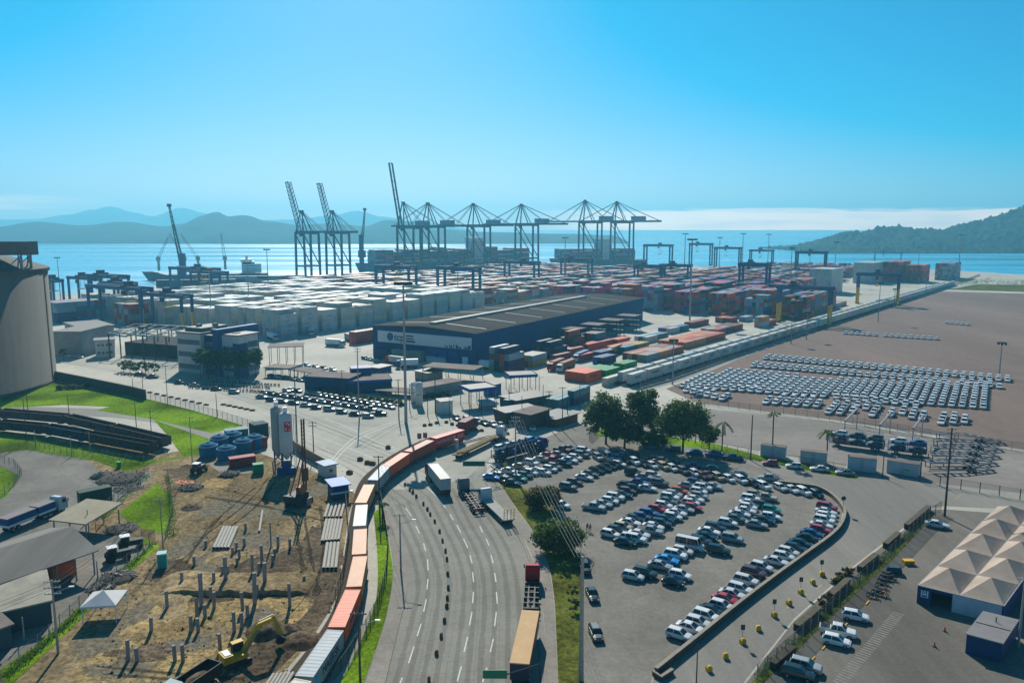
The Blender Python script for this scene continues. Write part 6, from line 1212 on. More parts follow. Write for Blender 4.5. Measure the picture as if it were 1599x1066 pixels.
# blue tanks, red boxes, huts
TB = mat('tank_blue', (.01, .12, .23), .6, var=.1)
for i, (x, y) in enumerate([(326, 712), (354, 716), (343, 700), (380, 705), (364, 694), (398, 699)]):
    t_ = T('water_tank', ['front left blue round water tank', 'front middle blue round water tank, nearest', 'blue round water tank second row left', 'front right blue round water tank by the red cabin', 'blue round water tank at the back', 'rightmost blue round water tank of the six'][i], 'water tank', P(x, y), 0, 'blue water tanks'); h = hgt(x, y, y - 19)
    b = MB(); b.lathe([(2.25, .02), (2.35, h * .3), (2.45, h * .8), (2.5, h * .82), (2.5, h * .9), (2.4, h * .9)], 24); b.build('shell', TB, t_, False); b = MB(); b.lathe([(2.38, h * .9), (1.6, h * 1.06), (.4, h * 1.12), (.38, h * 1.18), (.05, h * 1.18)], 24); b.build('lid', mat('tank_lid_blue', (.012, .11, .2), .8, spec=.05), t_)
def boxc(x0, y0, x1, y1, yt, dep, label, m, name='cargo_box', cat='container', stripe=None):
    t_, L_ = frame((x0, y0), (x1, y1), name, label, cat); h = hgt(x0, y0, yt); b = MB(); b.box(0, 0, .08, L_, dep, h)
    for k in range(int(L_ / .5)): b.box(k * .5 + .1, -.05, .2, k * .5 + .3, 0, h - .15)
    b.box(-.04, -.07, h - .14, L_ + .04, dep + .04, h + .05); b.build('body', m, t_); b = MB(); b.box(L_ + .01, .15, .2, L_ + .05, dep - .15, h - .2); b.build('door', m, t_)
    if stripe: text(stripe, 1.1, TXW, t_, (L_ * .6, -.1, h * .55), (pi / 2, 0, 0))
    return t_
boxc(360, 733, 400, 727, 717, 2.4, 'red site container on the concrete slab beside the tanks', mat('site_red', (.28, .02, .025), .6)); boxc(396, 741, 412, 739, 726, 1.8, 'bright green skip next to the red site container', mat('skip_green', (.01, .25, .09), .6), 'skip', 'skip')
boxc(392, 704, 418, 698, 688, 4, 'rusty cabin with flat roof behind the white silo', mat('rusty_cabin', (.18, .05, .03), .8), 'site_hut', 'hut'); boxc(398, 686, 420, 682, 664, 4, 'dark teal hut on the fence behind the silo', mat('dark_teal', (.02, .06, .08), .8), 'site_hut', 'hut'); boxc(352, 684, 388, 680, 673, 3, 'teal roofed low shelter behind the blue tanks', mat('teal_metal', (.05, .16, .2), .6), 'site_hut', 'hut')
t_, L_ = shed((508, 746), (526, 742), 4, hgt(508, 746, 728), 'small white guard hut with blue roof at the site gate', WHW, mat('hut_blue', (.04, .16, .3), .5), 'guard_hut', .4); windows(t_, L_, 2.6, 1, 1, .2, L_ - .2, .9, 2.2, 1.0, .9)
t_, L_ = shed((521, 782), (545, 778), 5, hgt(521, 782, 760), 'blue roofed guard booth on stilts by the rail line', NAVYW, mat('vivid_blue', (.02, .14, .45), .5), 'guard_booth', .5); b = MB(); b.box(-.7, -1.2, 1.9, L_ + .7, -.5, 2.1); b.build('awning', WHITE, t_)
# skips and clutter on the left
t_ = boxc(126, 792, 176, 781, 770, 2.4, 'long dark green open skip container by the yard fence', mat('skip_dark_green', (.02, .06, .04), .7), 'skip', 'skip'); 
t_ = T('green_bin', 'small green wheeled bin beside the wagon fence', 'bin', P(186, 730)); b = MB(); b.lathe([(.5, .1), (.6, 1.5)], 4); b.build('body', mat('bin_green', (.02, .3, .06), .6), t_); b = MB(); b.box(-.5, -.5, 1.5, .5, .5, 1.62); b.build('lid', MATS['bin_green'], t_)
t_ = T('portable_toilet', 'turquoise portable toilet at the site fence', 'toilet', P(254, 885), R(20)); hh = hgt(254, 885, 862); b = MB(); b.box(-.75, -.75, .05, .75, .75, hh * .9); b.build('cabin', mat('toilet_teal', (.02, .3, .26), .5), t_); b = MB(); b.box(-.8, -.8, hh * .9, .8, .8, hh); b.build('roof', mat('toilet_roof', (.25, .5, .45), .5), t_); b = MB(); b.box(-.6, -.78, .15, .6, -.751, hh * .85); b.build('door', MATS['toilet_teal'], t_)
t_ = T('gazebo_tent', 'white pyramid gazebo on thin legs beside the clay', 'gazebo', P(165, 962), R(8)); hh = hgt(165, 962, 948) 
for sx_ in (-2.4, 2.4):
    for sy_ in (-2.4, 2.4): b = MB(); b.tube((sx_, sy_, 0), (sx_, sy_, 3), .07); b.build('leg', WHITE, t_)
b = MB(); q = [(-2.6, -2.6), (2.6, -2.6), (2.6, 2.6), (-2.6, 2.6)]; b.add([(x, y, 2.7) for x, y in q] + [(x, y, 3.02) for x, y in q] + [(0, 0, 4.4)], [(i, (i + 1) % 4, 4 + (i + 1) % 4, 4 + i) for i in range(4)] + [(4 + i, 4 + (i + 1) % 4, 8) for i in range(4)]); b.build('canopy', mat('gazebo_white', (.6, .58, .55), .8, var=.05), t_)
# old tractors and rubbish
def heap(x, y, r_, h_, m, label, n=60, sz=.5, name='scrap_heap'):
    o = P(x, y); b = MB(); b.col = (.045, .04, .032); rr = random.Random(int(x * 7 + y))
    b.lathe([(r_, 0), (r_ * .8, h_ * .45), (r_ * .4, h_ * .8), (.1, h_ * .85)], 12)
    for i in range(n):
        a = rr.uniform(0, 6.28); q = r_ * rr.random() ** .5; z = h_ * (1 - q / r_) + .15; v = Vector((q * cos(a), q * sin(a), z)); d = Vector((rr.gauss(0, 1), rr.gauss(0, 1), rr.gauss(0, .35))).normalized() * sz * rr.uniform(.5, 2); g_ = rr.choice([.04, .1, .22, .4]); b.col = (g_, g_ * .95, g_ * .85); b.bar(v - d, v + d, sz * rr.uniform(.1, .5), sz * .2)
    u = b.build(name, mat('scrap', (1, 1, 1), .85, attr=True, var=.25)); u.location = o; u['kind'] = 'stuff'; tag(u, label, 'scrap'); return u
heap(188, 748, 5.5, 1.4, M_MUD, 'dark heap of scrap and planks on the left yard', 90); heap(158, 744, 2.6, 1.2, M_MUD, 'small heap of white sheets and scrap on the yard', 40); heap(200, 762, 3.5, .5, M_MUD, 'loose planks in front of the big scrap heap', 40); heap(298, 762, 3.0, .9, M_MUD, 'dark heap of soil and rods near the orange net', 40); heap(358, 742, 2.5, 1.2, M_MUD, 'tangled dark scrap at the edge of the slab', 40)
heap(185, 902, 3.2, .8, M_MUD, 'scrap metal along the site fence', 40); heap(160, 918, 2.2, .6, M_MUD, 'low scrap pile beside the workshop fence', 30); heap(190, 826, 3.4, .7, M_MUD, 'dark tyre and scrap pile between the fences', 40)
def tractor_old(x, y, rz, label):
    t_ = T('farm_tractor', label, 'tractor', P(x, y), R(rz), 'old machines on the left yard'); b = MB(); b.box(-.4, -.6, .7, 2.4, .6, 1.7); b.box(-1.6, -.9, .8, -.2, .9, 1.4); b.build('body', mat('machine_dark', (.05, .05, .055), .6), t_); b = MB(); b.box(-1.4, -.75, 1.4, .1, .75, 2.6); c_ = b.build('cabin', GLASS, t_); b = MB(); b.box(-1.5, -.85, 2.6, .2, .85, 2.75); b.build('cabin_roof', WHITE, c_)
    for x_, r_ in ((-1, .85), (1.8, .5)):
        for s_ in (-1, 1): b = MB(); b.tube((x_, s_ * .75, r_), (x_, s_ * 1.15, r_), r_, r_, 14); b.build('wheel', RUBBER, t_)
tractor_old(202, 856, 30, 'white roofed tractor near the site fence, farther one'); tractor_old(182, 874, 35, 'dark flatbed machine near the site fence, nearer one'); tractor_old(310, 738, 80, 'tractor at the head of the building site by the tanks')
# small dirt mounds on the site
mb = MB(); rr = random.Random(5)
def mound(x, y, r_, h_, m, name):
    b = MB(); n = 14; vs = []; fs = []
    for i in range(n + 1):
        for j in range(n + 1):
            u, v = i / n * 2 - 1, j / n * 2 - 1; q = max(0, 1 - (u * u + v * v)) ; vs.append((u * r_, v * r_, -.05 + h_ * q ** .8 * (1 + .5 * noise.noise(Vector((u * 3 + x, v * 3 + y, 0)))) + (.12 * noise.noise(Vector((u * 9 + x, v * 9, y))) if q > 0 else 0)))
    for i in range(n):
        for j in range(n): a = i * (n + 1) + j; fs.append((a, a + n + 1, a + n + 2, a + 1))
    b.add(vs, fs); o = b.build(name, m, None, True); o.location = P(x, y); o.rotation_euler = (0, 0, rr.uniform(0, 6)); return stuff(o)
for x, y, r_, h_, m in [(415, 985, 3.0, 1.5, M_MUD), (452, 985, 2.0, 1.0, M_MUD), (470, 1000, 3.0, .8, M_MUD), (300, 792, 2.4, .8, M_MUD), (285, 905, 4, .6, M_DIRT), (330, 912, 4, .6, M_DIRT), (380, 915, 4, .5, M_DIRT), (430, 915, 3, .5, M_DIRT), (270, 935, 3, .5, M_DIRT), (220, 985, 3, .5, M_CLAY), (350, 870, 4, .3, M_DIRT), (270, 760, 3, .4, M_DIRT)]: mound(x, y, r_, h_, m, 'dirt_mound')
bk = MB(); pts = curve([(246, 931), (275, 930), (300, 929), (330, 931), (360, 930), (390, 931), (420, 929), (450, 930), (480, 928)], 5); n = len(pts) - 1; vs = []
for i, a in enumerate(pts):
    p = P(*a); hh = (.75 + .35 * noise.noise(p * .5)) * min(1, i / 4, (n - i) / 4) + .02; w_ = .5 * noise.noise(p * .8)
    vs += [(p.x, p.y + w_, 0), (p.x, p.y + .35 + w_, hh), (p.x, p.y + 1.6 + w_, hh * 1.1), (p.x, p.y + 5 + 2 * w_, hh * .5), (p.x, p.y + 9, .01)]
bk.add(vs, [(i * 5 + j, i * 5 + 5 + j, i * 5 + 6 + j, i * 5 + 1 + j) for i in range(n) for j in range(4)])
struct(bk.build('earth_bank', M_DIRT))
b = MB()
for i in range(26):                                              # orange safety net on the ground
    x, y = 290 + rnd.uniform(-14, 14), 755 + rnd.uniform(-4, 4); p = P(x, y); a = rnd.uniform(0, 3); b.bar((p.x - cos(a) * .8, p.y - sin(a) * .8, .08), (p.x + cos(a) * .8, p.y + sin(a) * .8, .25), .25, .05)
o = b.build('safety_net', ORG); tag(o, 'crumpled orange safety net on the soil by the pole', 'net'); o['kind'] = 'stuff'
# ================================================================ POLES, WIRES, FENCES
def mast(x, y, yt, label, m=STEEL, head='ring', r0=.32, group='tall floodlight masts'):
    h = hgt(x, y, yt); t_ = T('floodlight_mast', label, 'light mast', P(x, y), 0, group); k = max(1, h / 28)
    b = MB(); b.tube((0, 0, 0), (0, 0, h - .6), r0 * k, r0 * .5 * k, 8); b.build('pole', m, t_)
    b = MB(); b.lathe([(1.3 * k, h - .7), (1.5 * k, h - .5), (1.5 * k, h - .3), (.2, h - .2)], 12); b.build('lamp_ring', DARK, t_)
    for i in range(6): a = i * pi / 3; b = MB(); b.obox((1.5 * k * cos(a), 1.5 * k * sin(a)), .5 * k, .8 * k, h - 1.3, h - .4, a); b.build('floodlight', DARK, t_)
for a in [(95, 470, 401, 'lone floodlight mast against the sea right of the silo'), (390, 497, 408, 'floodlight mast over the white reefer stacks'), (420, 470, 388, 'floodlight mast beside the white ship bridge'), (331, 512, 418, 'thin mast above the reefers near the yellow gantry'), (634, 660, 438, 'tallest floodlight mast in front of the warehouse'),
          (715, 470, 392, 'mast before the long ship'), (1077, 500, 372, 'mast above the colourful stacks'), (1068, 440, 364, 'mast by the first seaside gantry'), (1158, 432, 364, 'mast against the sea near the third seaside gantry'), (1122, 436, 370, 'mast between the seaside gantries'), (1198, 428, 365, 'mast at the right end of the seaside gantries'), (1302, 445, 377, 'mast in front of the headland foot'), (1233, 462, 386, 'thin mast near the white wall of boxes'), (1495, 440, 366, 'mast over the blue grey wall of boxes'), (1432, 440, 385, 'thin mast on the red wall of boxes'), (882, 452, 370, 'mast before the second ship'), (918, 470, 398, 'low mast in the mixed yard'),
          (1560, 588, 533, 'lone mast in the brown yard beside the new car ranks'), (1050, 600, 528, 'black mast at the fence corner before the rail wagons')]: mast(*a)
for i, (x, y, yt) in enumerate([(1235, 537, 493), (1259, 530, 485), (1371, 502, 440), (1445, 465, 432), (1396, 480, 450)]): mast(x, y, yt, f'{nth(i)} mast along the yard fence beyond the black one', group='masts along the yard fence')
def pole(x, y, yt, label, arms=1, m=CONC, r0=.17, lamp=0, rz=0, name='utility_pole', group='utility poles', lampdir=(1, 0)):
    h = hgt(x, y, yt); t_ = T(name, label, 'pole', P(x, y), rz, group); b = MB(); b.tube((0, 0, 0), (0, 0, h), r0, r0 * .65, 8); b.build('shaft', m, t_)
    for i in range(arms):
        z = h - .35 - .9 * i; b = MB(); b.box(-1.1, -.06, z, 1.1, .06, z + .12); 
        c_ = b.build('cross_arm', m, t_)
        b = MB()
        for q in (-1, -.5, .5, 1): b.lathe([(.05, z + .12), (.07, z + .2), (.04, z + .32)], 6, 0, (q, 0))
        for q in (0,): pass
        b.build('insulator_set', WHITE, c_)
    if lamp:
        z = h * .82; d = Vector((lampdir[0], lampdir[1], 0)); b = MB(); b.tube((0, 0, z), tuple(d * 2.3 + Vector((0, 0, z + .8))), .05); b.build('lamp_arm', STEEL, t_); b = MB(); e = d * 2.5; b.obox((e.x, e.y), .7, .28, z + .75, z + .9, atan2(d.y, d.x)); b.build('lamp_head', WHITE, t_)
    return t_, h
WP = []
for a in [(626, 890, 802, 'concrete pole with lamp arm on the left pavement of the road', 1, CONC, .17, 1), (91, 1020, 905, 'grey pole with three cross arms at the site fence, front left', 3, CONC, .2, 1, R(10)), (563, 1075, 955, 'dark pole beside the lettered grey container', 1, WOOD, .17, 1), (593, 800, 711, 'dark pole in the train curve', 1, WOOD), (490, 712, 658, 'wooden pole behind the site wall', 2, WOOD),
          (464, 690, 575, 'tall thin pole just behind the white silo', 1, WOOD, .2), (561, 655, 543, 'tall pole standing among the cars before the gatehouse', 2, CONC, .22), (623, 656, 592, 'pole at the right corner of the staff cars', 1, WOOD, .2), (680, 645, 588, 'thick dark pole at the gate tank towers', 1, WOOD, .22), (535, 622, 578, 'pole at the gatehouse hedge', 1, WOOD), (805, 748, 650, 'concrete pole by the yellow sign carrying the four wires', 2, CONC, .22), (830, 1, 1, '')][:-1]: pole(*a)
for a in [(42, 690, 622, 'left dark pole of a pair behind the wagons', 0), (44, 645, 614, 'right dark pole of a pair behind the wagons', 0), (108, 650, 616, 'dark pole between the side road and the wagons', 0), (213, 667, 630, 'dark pole right behind the farther wagons', 0), (238, 700, 640, 'dark pole at the end of the farther wagons', 1), (301, 735, 650, 'pole with guy wires at the head of the site', 1), (262, 632, 570, 'dark pole on the grass edge of the main road', 1), (339, 650, 614, 'dark pole by the site road fence', 0), (224, 620, 578, 'short dark pole on the road wall', 0), (208, 612, 590, 'thin dark lamp pole on the road wall', 0), (112, 712, 680, 'short pole in the wagon fence, left', 0), (141, 706, 675, 'short pole in the wagon fence, right', 0), (56, 700, 672, 'thin pole before the nearer wagons', 0), (139, 833, 795, 'thin pole beside the green skip', 0), (153, 905, 875, 'short pole at the workshop corner', 0), (38, 1000, 963, 'short pole above the pale stained shed', 0), (255, 860, 778, 'grey pole on the grass corner of the site fence', 1)]:
    pole(*a, WOOD if 'dark' in a[3] else CONC, .13)
for a in [(228, 590, 508, 'tall thin lamp pole before the steel frame'), (372, 585, 518, 'tall thin pole among the office trees'), ]: mast(*a, m=WOOD, r0=.15, group='slim lamp poles')
pole(1086, 692, 655, 'slim dark post at the big round tree', 0, WOOD, .12); pole(1172, 718, 648, 'dark pole on the grass strip left of the cabins', 0, WOOD, .2); pole(1437, 745, 690, 'pole among the white cabins', 0, WOOD, .17); pole(1378, 745, 708, 'short pole between the third and last cabin', 0, WOOD, .15)
pole(1475, 806, 668, 'tall dark pole at the far corner of the tent yard', 1, WOOD, .24); pole(1087, 1075, 1005, 'slim dark post at the bottom edge of the exit road', 0, WOOD, .1); pole(1590, 1010, 900, 'pole at the right edge beside the tents', 1, CONC, .18)
for a in [(857, 668, 610, 'lamp pole left of the teal boxes', 1), (878, 672, 604, 'lamp pole in front of the teal boxes', 1), (886, 660, 622, 'short pole at the gate road', 0), (983, 660, 612, 'thin pole between the dark trees', 1)]: pole(*a, WOOD, .16)
for i, (x, y, yt) in enumerate([(640, 640, 600), (668, 650, 612), (702, 655, 622), (733, 652, 612), (752, 648, 618), (772, 650, 605), (795, 640, 600), (815, 660, 618), (848, 640, 600), (842, 612, 585), (660, 600, 570), (700, 585, 560), (905, 640, 600)]): pole(x, y, yt, f'{nth(i) if i else "first"} thin dark post from the left around the truck gate', 0, WOOD, .13, i % 3 == 0, group='thin posts around the truck gate', lampdir=(.7, -.7))
bigp, bh = pole(907, 1062, 868, 'big grey concrete pole on the verge that ends the four wires', 0, CONC, .33)
def wire(a, b_, sag=1.0, n=10):
    return [a.lerp(b_, i / n) - Vector((0, 0, sag * 4 * (i / n) * (1 - i / n))) for i in range(n + 1)]
WM = mat('wire', (.3, .3, .29), .5, .3); WD = mat('dark_wire', (.05, .05, .05), .6)
pa, pb = P(907, 1062), P(805, 748); ha, hb = bh - .2, hgt(805, 748, 655)
for i in range(5):
    o = (i - 2) * .8; b = MB(); b.path(wire(pa + Vector((o * .6, .1, ha)), pb + Vector((o, 0, hb + (.3 if i % 2 else 0))), 1.2), .017, 5)
    w_ = b.build('power_line', WM); tag(w_, f'{("leftmost", "second", "middle", "fourth", "rightmost")[i]} of the five wires strung to the big verge pole', 'power line', 'wires to the big verge pole')
p1, h1 = P(91, 1020), hgt(91, 1020, 908)
for i in range(4):
    b = MB(); q2 = P(255, 860); b.path(wire(p1 + Vector((i * .5 - .8, 0, h1 - .3 - .5 * (i % 2))), q2 + Vector((i * .3 - .4, 0, hgt(255, 860, 782))), .8), .022, 4); w_ = b.build('power_line', WD); tag(w_, f'{nth(i)} thin wire above the site fence between the grey poles', 'power line', 'wires above the site fence')
    b = MB(); b.path(wire(p1 + Vector((i * .5 - .8, 0, h1 - .3 - .5 * (i % 2))), p1 + Vector((-22 + i, -26, h1 - 1)), .6), .022, 4); w_ = b.build('power_line', WD); tag(w_, f'{nth(i)} thin wire leaving the front left pole to the corner', 'power line', 'wires to the lower left corner')
for i in range(3):
    b = MB(); a, c_ = P(626, 890), P(593, 800); b.path(wire(a + Vector((i * .8 - .8, 0, hgt(626, 890, 804))), c_ + Vector((i * .8 - .8, 0, hgt(593, 800, 713))), .7), .018, 4); w_ = b.build('power_line', WD); tag(w_, f'{nth(i)} thin wire along the left pavement poles', 'power line', 'wires along the left pavement')
MESHF = mat('chain_link', (.12, .13, .13), .6, .3, alpha=.22); MESHD = mat('dense_link', (.10, .11, .11), .6, .3, alpha=.4)
def fence(pts, h, label, step=3.0, m=MESHF, pm=CONC, pr=.07, top=True, base=0, bm=None, lean=.0, name='mesh_fence'):
    q = [P(*a) for a in pts]; t_ = T(name, label, 'fence', q[0]); o = q[0]; pan = MB(); rail = MB(); n = 0; bs = MB()
    tot = sum((b_ - a).length for a, b_ in zip(q, q[1:])); step = max(step, tot / 95)
    for a, b_ in zip(q, q[1:]):
        d = (b_ - a); k = max(1, round(d.length / step)); A, B = a - o, b_ - o; pan.quad((A.x, A.y, base + .05), (B.x, B.y, base + .05), (B.x, B.y, h), (A.x, A.y, h)); rail.bar((A.x, A.y, h), (B.x, B.y, h), .035)
        if base: nn = Vector((-d.y, d.x, 0)).normalized() * .12; bs.add([tuple(A - nn), tuple(B - nn), tuple(B + nn), tuple(A + nn)] + [tuple(v + Vector((0, 0, base))) for v in (A - nn, B - nn, B + nn, A + nn)], [(0, 1, 5, 4), (1, 2, 6, 5), (2, 3, 7, 6), (3, 0, 4, 7), (4, 5, 6, 7)])
        for i in range(k):
            p = A.lerp(B, i / k); b = MB(); b.tube(p, p + Vector((0, 0, h + .1)), pr, pr, 5)
            if lean: b.tube(p + Vector((0, 0, h + .1)), p + Vector((lean, -lean, h + .5)), pr, pr, 5)
            b.build('post', pm, t_)
    pan.build('mesh_panel', m, t_); rail.build('top_rail', DARK, t_)
    if base: bs.build('base_wall', bm or CONC, t_)
    return t_
fence([(0, 1062), (60, 1015), (110, 968), (165, 912), (215, 872), (242, 842)], 2.2, 'chain link fence with leaning concrete posts along the left of the site', 3.2, lean=.3); fence([(150, 812), (185, 780), (232, 738)], 2.2, 'pale fence on a low kerb running up to the scrap heap', 2.6, base=.25); fence([(150, 832), (200, 842), (243, 842)], 2.0, 'short fence behind the machines', 3)
fence([(0, 710), (30, 702), (55, 697), (85, 706), (115, 712), (160, 714), (205, 724), (245, 722)], 2.0, 'fence around the left truck yard beside the wagons', 2.6); fence([(0, 778), (22, 760), (34, 742), (22, 728), (0, 722)], 2.0, 'fence round the small lawn at the left edge', 2.4)
fence([(228, 622), (290, 636), (340, 650), (395, 668), (430, 680)], 2.2, 'fence between the grass slope and the main road', 3); fence([(262, 740), (268, 775), (270, 800), (262, 835), (255, 850)], 2.0, 'weedy fence at the site lawn', 2.6)
fence([(540, 780), (545, 840), (536, 900), (520, 950)], 2.2, 'rusty fence between pipes and train', 3); fence([(592, 770), (598, 800), (606, 850), (603, 900), (590, 950), (572, 985), (545, 1030), (520, 1066)], 2.0, 'dense dark fence along the railway grass strip', 2.5, MESHD, DARK)
fence([(1000, 608), (1050, 594), (1150, 558), (1260, 518), (1330, 492), (1420, 466), (1472, 452), (1530, 430)], 2.6, 'long yard fence on a kerb wall beside the white wagons', 3, MESHD, CONC, .1, True, .6)
fence([(1090, 631), (1170, 641), (1260, 651), (1350, 665), (1455, 682)], 2.3, 'fence in front of the stored new cars', 3.4); fence([(1525, 694), (1560, 698), (1640, 712)], 2.3, 'fence right of the yard gate', 3)
fence([(1095, 700), (1135, 706), (1185, 715)], 2.2, 'short fence behind the grass strip by the palm', 3); fence([(1230, 722), (1320, 738)], 2.2, 'fence pieces between the white cabins', 3); fence([(1436, 752), (1500, 764), (1560, 774), (1660, 792)], 2.4, 'dark fence right of the cabins', 3.6, pr=.1, pm=DARK)
fence([(1182, 1064), (1240, 1012), (1310, 945), (1390, 872), (1450, 812), (1470, 800)], 2.6, 'tall mesh fence between exit road and tent yard', 3.0, MESHD, CONC, .08)
fence([(470, 583), (560, 590)], 1.8, 'fence behind the gatehouse', 3); fence([(920, 688), (932, 676)], 2.5, 'small gate fence beside the dark trees', 2, MESHD)
# walls
def wall(pts, h, w_, label, m, cap=None, name='low_wall', hz_=None):
    q = [P(*a) for a in pts]; t_ = T(name, label, 'wall', q[0]); b = MB(); c_ = MB(); L_, R_ = [], []
    for i, p in enumerate(q):
        d = (q[min(i + 1, len(q) - 1)] - q[max(i - 1, 0)]).normalized(); n_ = Vector((-d.y, d.x, 0)) * w_ / 2; L_.append(p - q[0] - n_); R_.append(p - q[0] + n_)
    n = len(q)
    for mb_, e, z0, z1 in ((b, 0, 0, h), (c_, .06, h, h + .1)):
        vs = []
        for l_, r_ in zip(L_, R_):
            u = (r_ - l_).normalized() * e; vs += [(l_.x - u.x, l_.y - u.y, z0), (r_.x + u.x, r_.y + u.y, z0), (r_.x + u.x, r_.y + u.y, z1), (l_.x - u.x, l_.y - u.y, z1)]
        mb_.add(vs, [(4 * i + j, 4 * i + 4 + j, 4 * i + 4 + (j + 1) % 4, 4 * i + (j + 1) % 4) for i in range(n - 1) for j in range(4)] + [(0, 1, 2, 3), (4 * n - 4, 4 * n - 1, 4 * n - 2, 4 * n - 3)])
    b.build('wall_body', m, t_)
    if cap: c_.build('coping', cap, t_)
CW = mat('rough_concrete', (.10, .085, .06), .95, var=.3, scale=1.2); CAP = mat('coping_stone', (.27, .24, .19), .9, var=.2)
wall(curve([(1024, 1053), (1090, 1000), (1150, 951), (1210, 905), (1262, 867), (1296, 842), (1313, 824), (1319, 805), (1312, 790), (1298, 776), (1280, 766), (1262, 762), (1215, 756)], 4), .95, .45, 'low concrete wall with pale coping curving round the car park', CW, CAP)
wall([(1020, 1053), (1032, 1062), (1050, 1050)], .6, .4, 'short stub at the near end of the curved wall', CW, CAP, 'wall_stub')
wall([(82, 592), (140, 604), (205, 618), (228, 624)], hgt(140, 604, 590), .4, 'brown retaining wall between grass and main road', mat('brown_retaining', (.085, .06, .05), .95, var=.25), CW); wall([(455, 700), (480, 716), (515, 736)], 2.6, .3, 'brown site wall along the main road behind the silo', mat('tan_wall', (.2, .15, .1), .95, var=.2), None)
for i, (a, c_) in enumerate([((1206, 1045), (1238, 1018)), ((1243, 985), (1277, 957)), ((1297, 936), (1323, 912)), ((1342, 893), (1368, 872)), ((1382, 856), (1403, 838)), ((1415, 826), (1450, 796))]):
    wall([a, c_], 1.0, .9, f'{nth(i)} dark concrete planter block beside the exit road', mat('planter_dark', (.055, .045, .03), .95, var=.3), CW, 'planter_block')
gq = MB(); sheet('fence_verge', [(1172, 1066), (1230, 1010), (1300, 942), (1380, 868), (1448, 798), (1462, 800), (1395, 872), (1315, 946), (1245, 1014), (1190, 1068)], M_DRYGRASS, .03)
sheet('tree_strip', [(1000, 690), (1060, 696), (1110, 702), (1180, 718), (1290, 740), (1340, 748), (1330, 740), (1240, 720), (1190, 712), (1115, 692), (1040, 680), (940, 668), (930, 680)], M_GRASS, .03)
# road blocks
def block_row(pts, label, cat, group, m, sx=.5, sy=.5, sz=.6, name='road_block', sp=None):
    for i, (x, y) in enumerate(pts):
        b = MB(); b.box(-sx, -sy, 0, sx, sy, sz * .7); b.add([(-sx, -sy, sz * .7), (sx, -sy, sz * .7), (sx, sy, sz * .7), (-sx, sy, sz * .7), (-sx * .5, -sy * .5, sz), (sx * .5, -sy * .5, sz), (sx * .5, sy * .5, sz), (-sx * .5, sy * .5, sz)], [(0, 1, 5, 4), (1, 2, 6, 5), (2, 3, 7, 6), (3, 0, 4, 7), (4, 5, 6, 7)]); o = b.build(name, m); o.location = (*P(x, y).xy, .02); o.rotation_euler = (0, 0, rnd.uniform(-.4, .4)); tag(o, f"{nth(i)} {label}", cat, group)
BR = mat('separator_brown', (.16, .08, .045), .9, var=.3)
block_row([z3(a) for a in [(248, 1055), (290, 908), (316, 812), (334, 725), (347, 645), (350, 600), (355, 543), (352, 467), (348, 385), (340, 338), (323, 282), (307, 230), (280, 175), (255, 135), (238, 108), (217, 78), (178, 35), (160, 10)]] + [z6(a) for a in [(950, 1052), (928, 1022), (888, 982), (868, 960), (852, 945), (825, 915)]], 'brown lane separator block counted up the road from the camera', 'lane separator', 'lane separators down the middle of the road', BR, .22, .22, .7, 'lane_separator')
block_row([z6(a) for a in [(645, 800), (617, 795), (577, 776), (518, 850)]] + [(606, 700)], 'brown block on the plaza left of the rust container', 'lane separator', 'brown blocks on the plaza', BR, .7, .5, .9, 'plaza_block')
block_row([(663, 665), (672, 664), (682, 661), (697, 660), (706, 663), (715, 665), (743, 672), (752, 673), (792, 678)], 'small tyre block of the row in front of the gate', 'lane separator', 'dark blocks before the gate', BR, .6, .4, .7, 'gate_block')
block_row([(190 + i * 11, 603.5 + i * 2.4) for i in range(13)] + [(349 + i * 9, 632 + i * 1.8) for i in range(6)], 'dark kerb block along the left main road', 'lane separator', 'dark blocks along the left main road', BR, .9, .4, .5, 'kerb_block')
yp = [(1107, 1047), (1133, 1027), (1159.6, 1004), (1184.4, 983.5), (1209, 962.5), (1232, 943.5), (1250.5, 926.5), (1269, 911), (1283, 898.5)]
block_row(yp, 'yellow concrete block counted up the exit road', 'traffic block', 'yellow blocks down the exit road', YEL, .36, .36, .8, 'yellow_block')
for i, (x, y) in enumerate([yp[2], yp[4], yp[6], yp[8]]):
    t_ = T('lane_sign', f'{nth(i)} small dark sign post fixed to a yellow block on the exit road', 'sign', P(x, y) + Vector((0, .15, .85)), 0, 'small signs on the exit road'); b = MB(); b.tube((0, 0, 0), (0, 0, 1.9), .04); b.build('post', STEEL, t_); b = MB(); b.box(-.3, -.03, 1.2, .3, .03, 2.0); b.build('sign_plate', DARK, t_)
def cone(x, y, label):
    t_ = T('traffic_cone', label, 'traffic cone', P(x, y) + Vector((0, 0, .02)), 0, 'orange cones'); b = MB(); b.lathe([(.2, .04), (.05, .75), (.02, .76)], 10); b.build('cone', ORG, t_); b = MB(); b.box(-.25, -.25, 0, .25, .25, .04); b.build('base', DARK, t_)
cone(1475, 985, 'orange cone nearest the blue kiosk door'); cone(1459, 1009, 'orange cone farther from the kiosk, lower one'); cone(1287, 899, 'orange cone beside the last yellow block')
t_ = T('yellow_barrel', 'yellow drum block beside the parked motorcycles', 'drum', P(1418, 880), 0); b = MB(); b.box(-.9, -.5, 0, .9, .5, .7); b.build('body', YEL, t_); b = MB(); b.box(-.95, -.55, .7, .95, .55, .8); b.build('lid', YEL, t_)
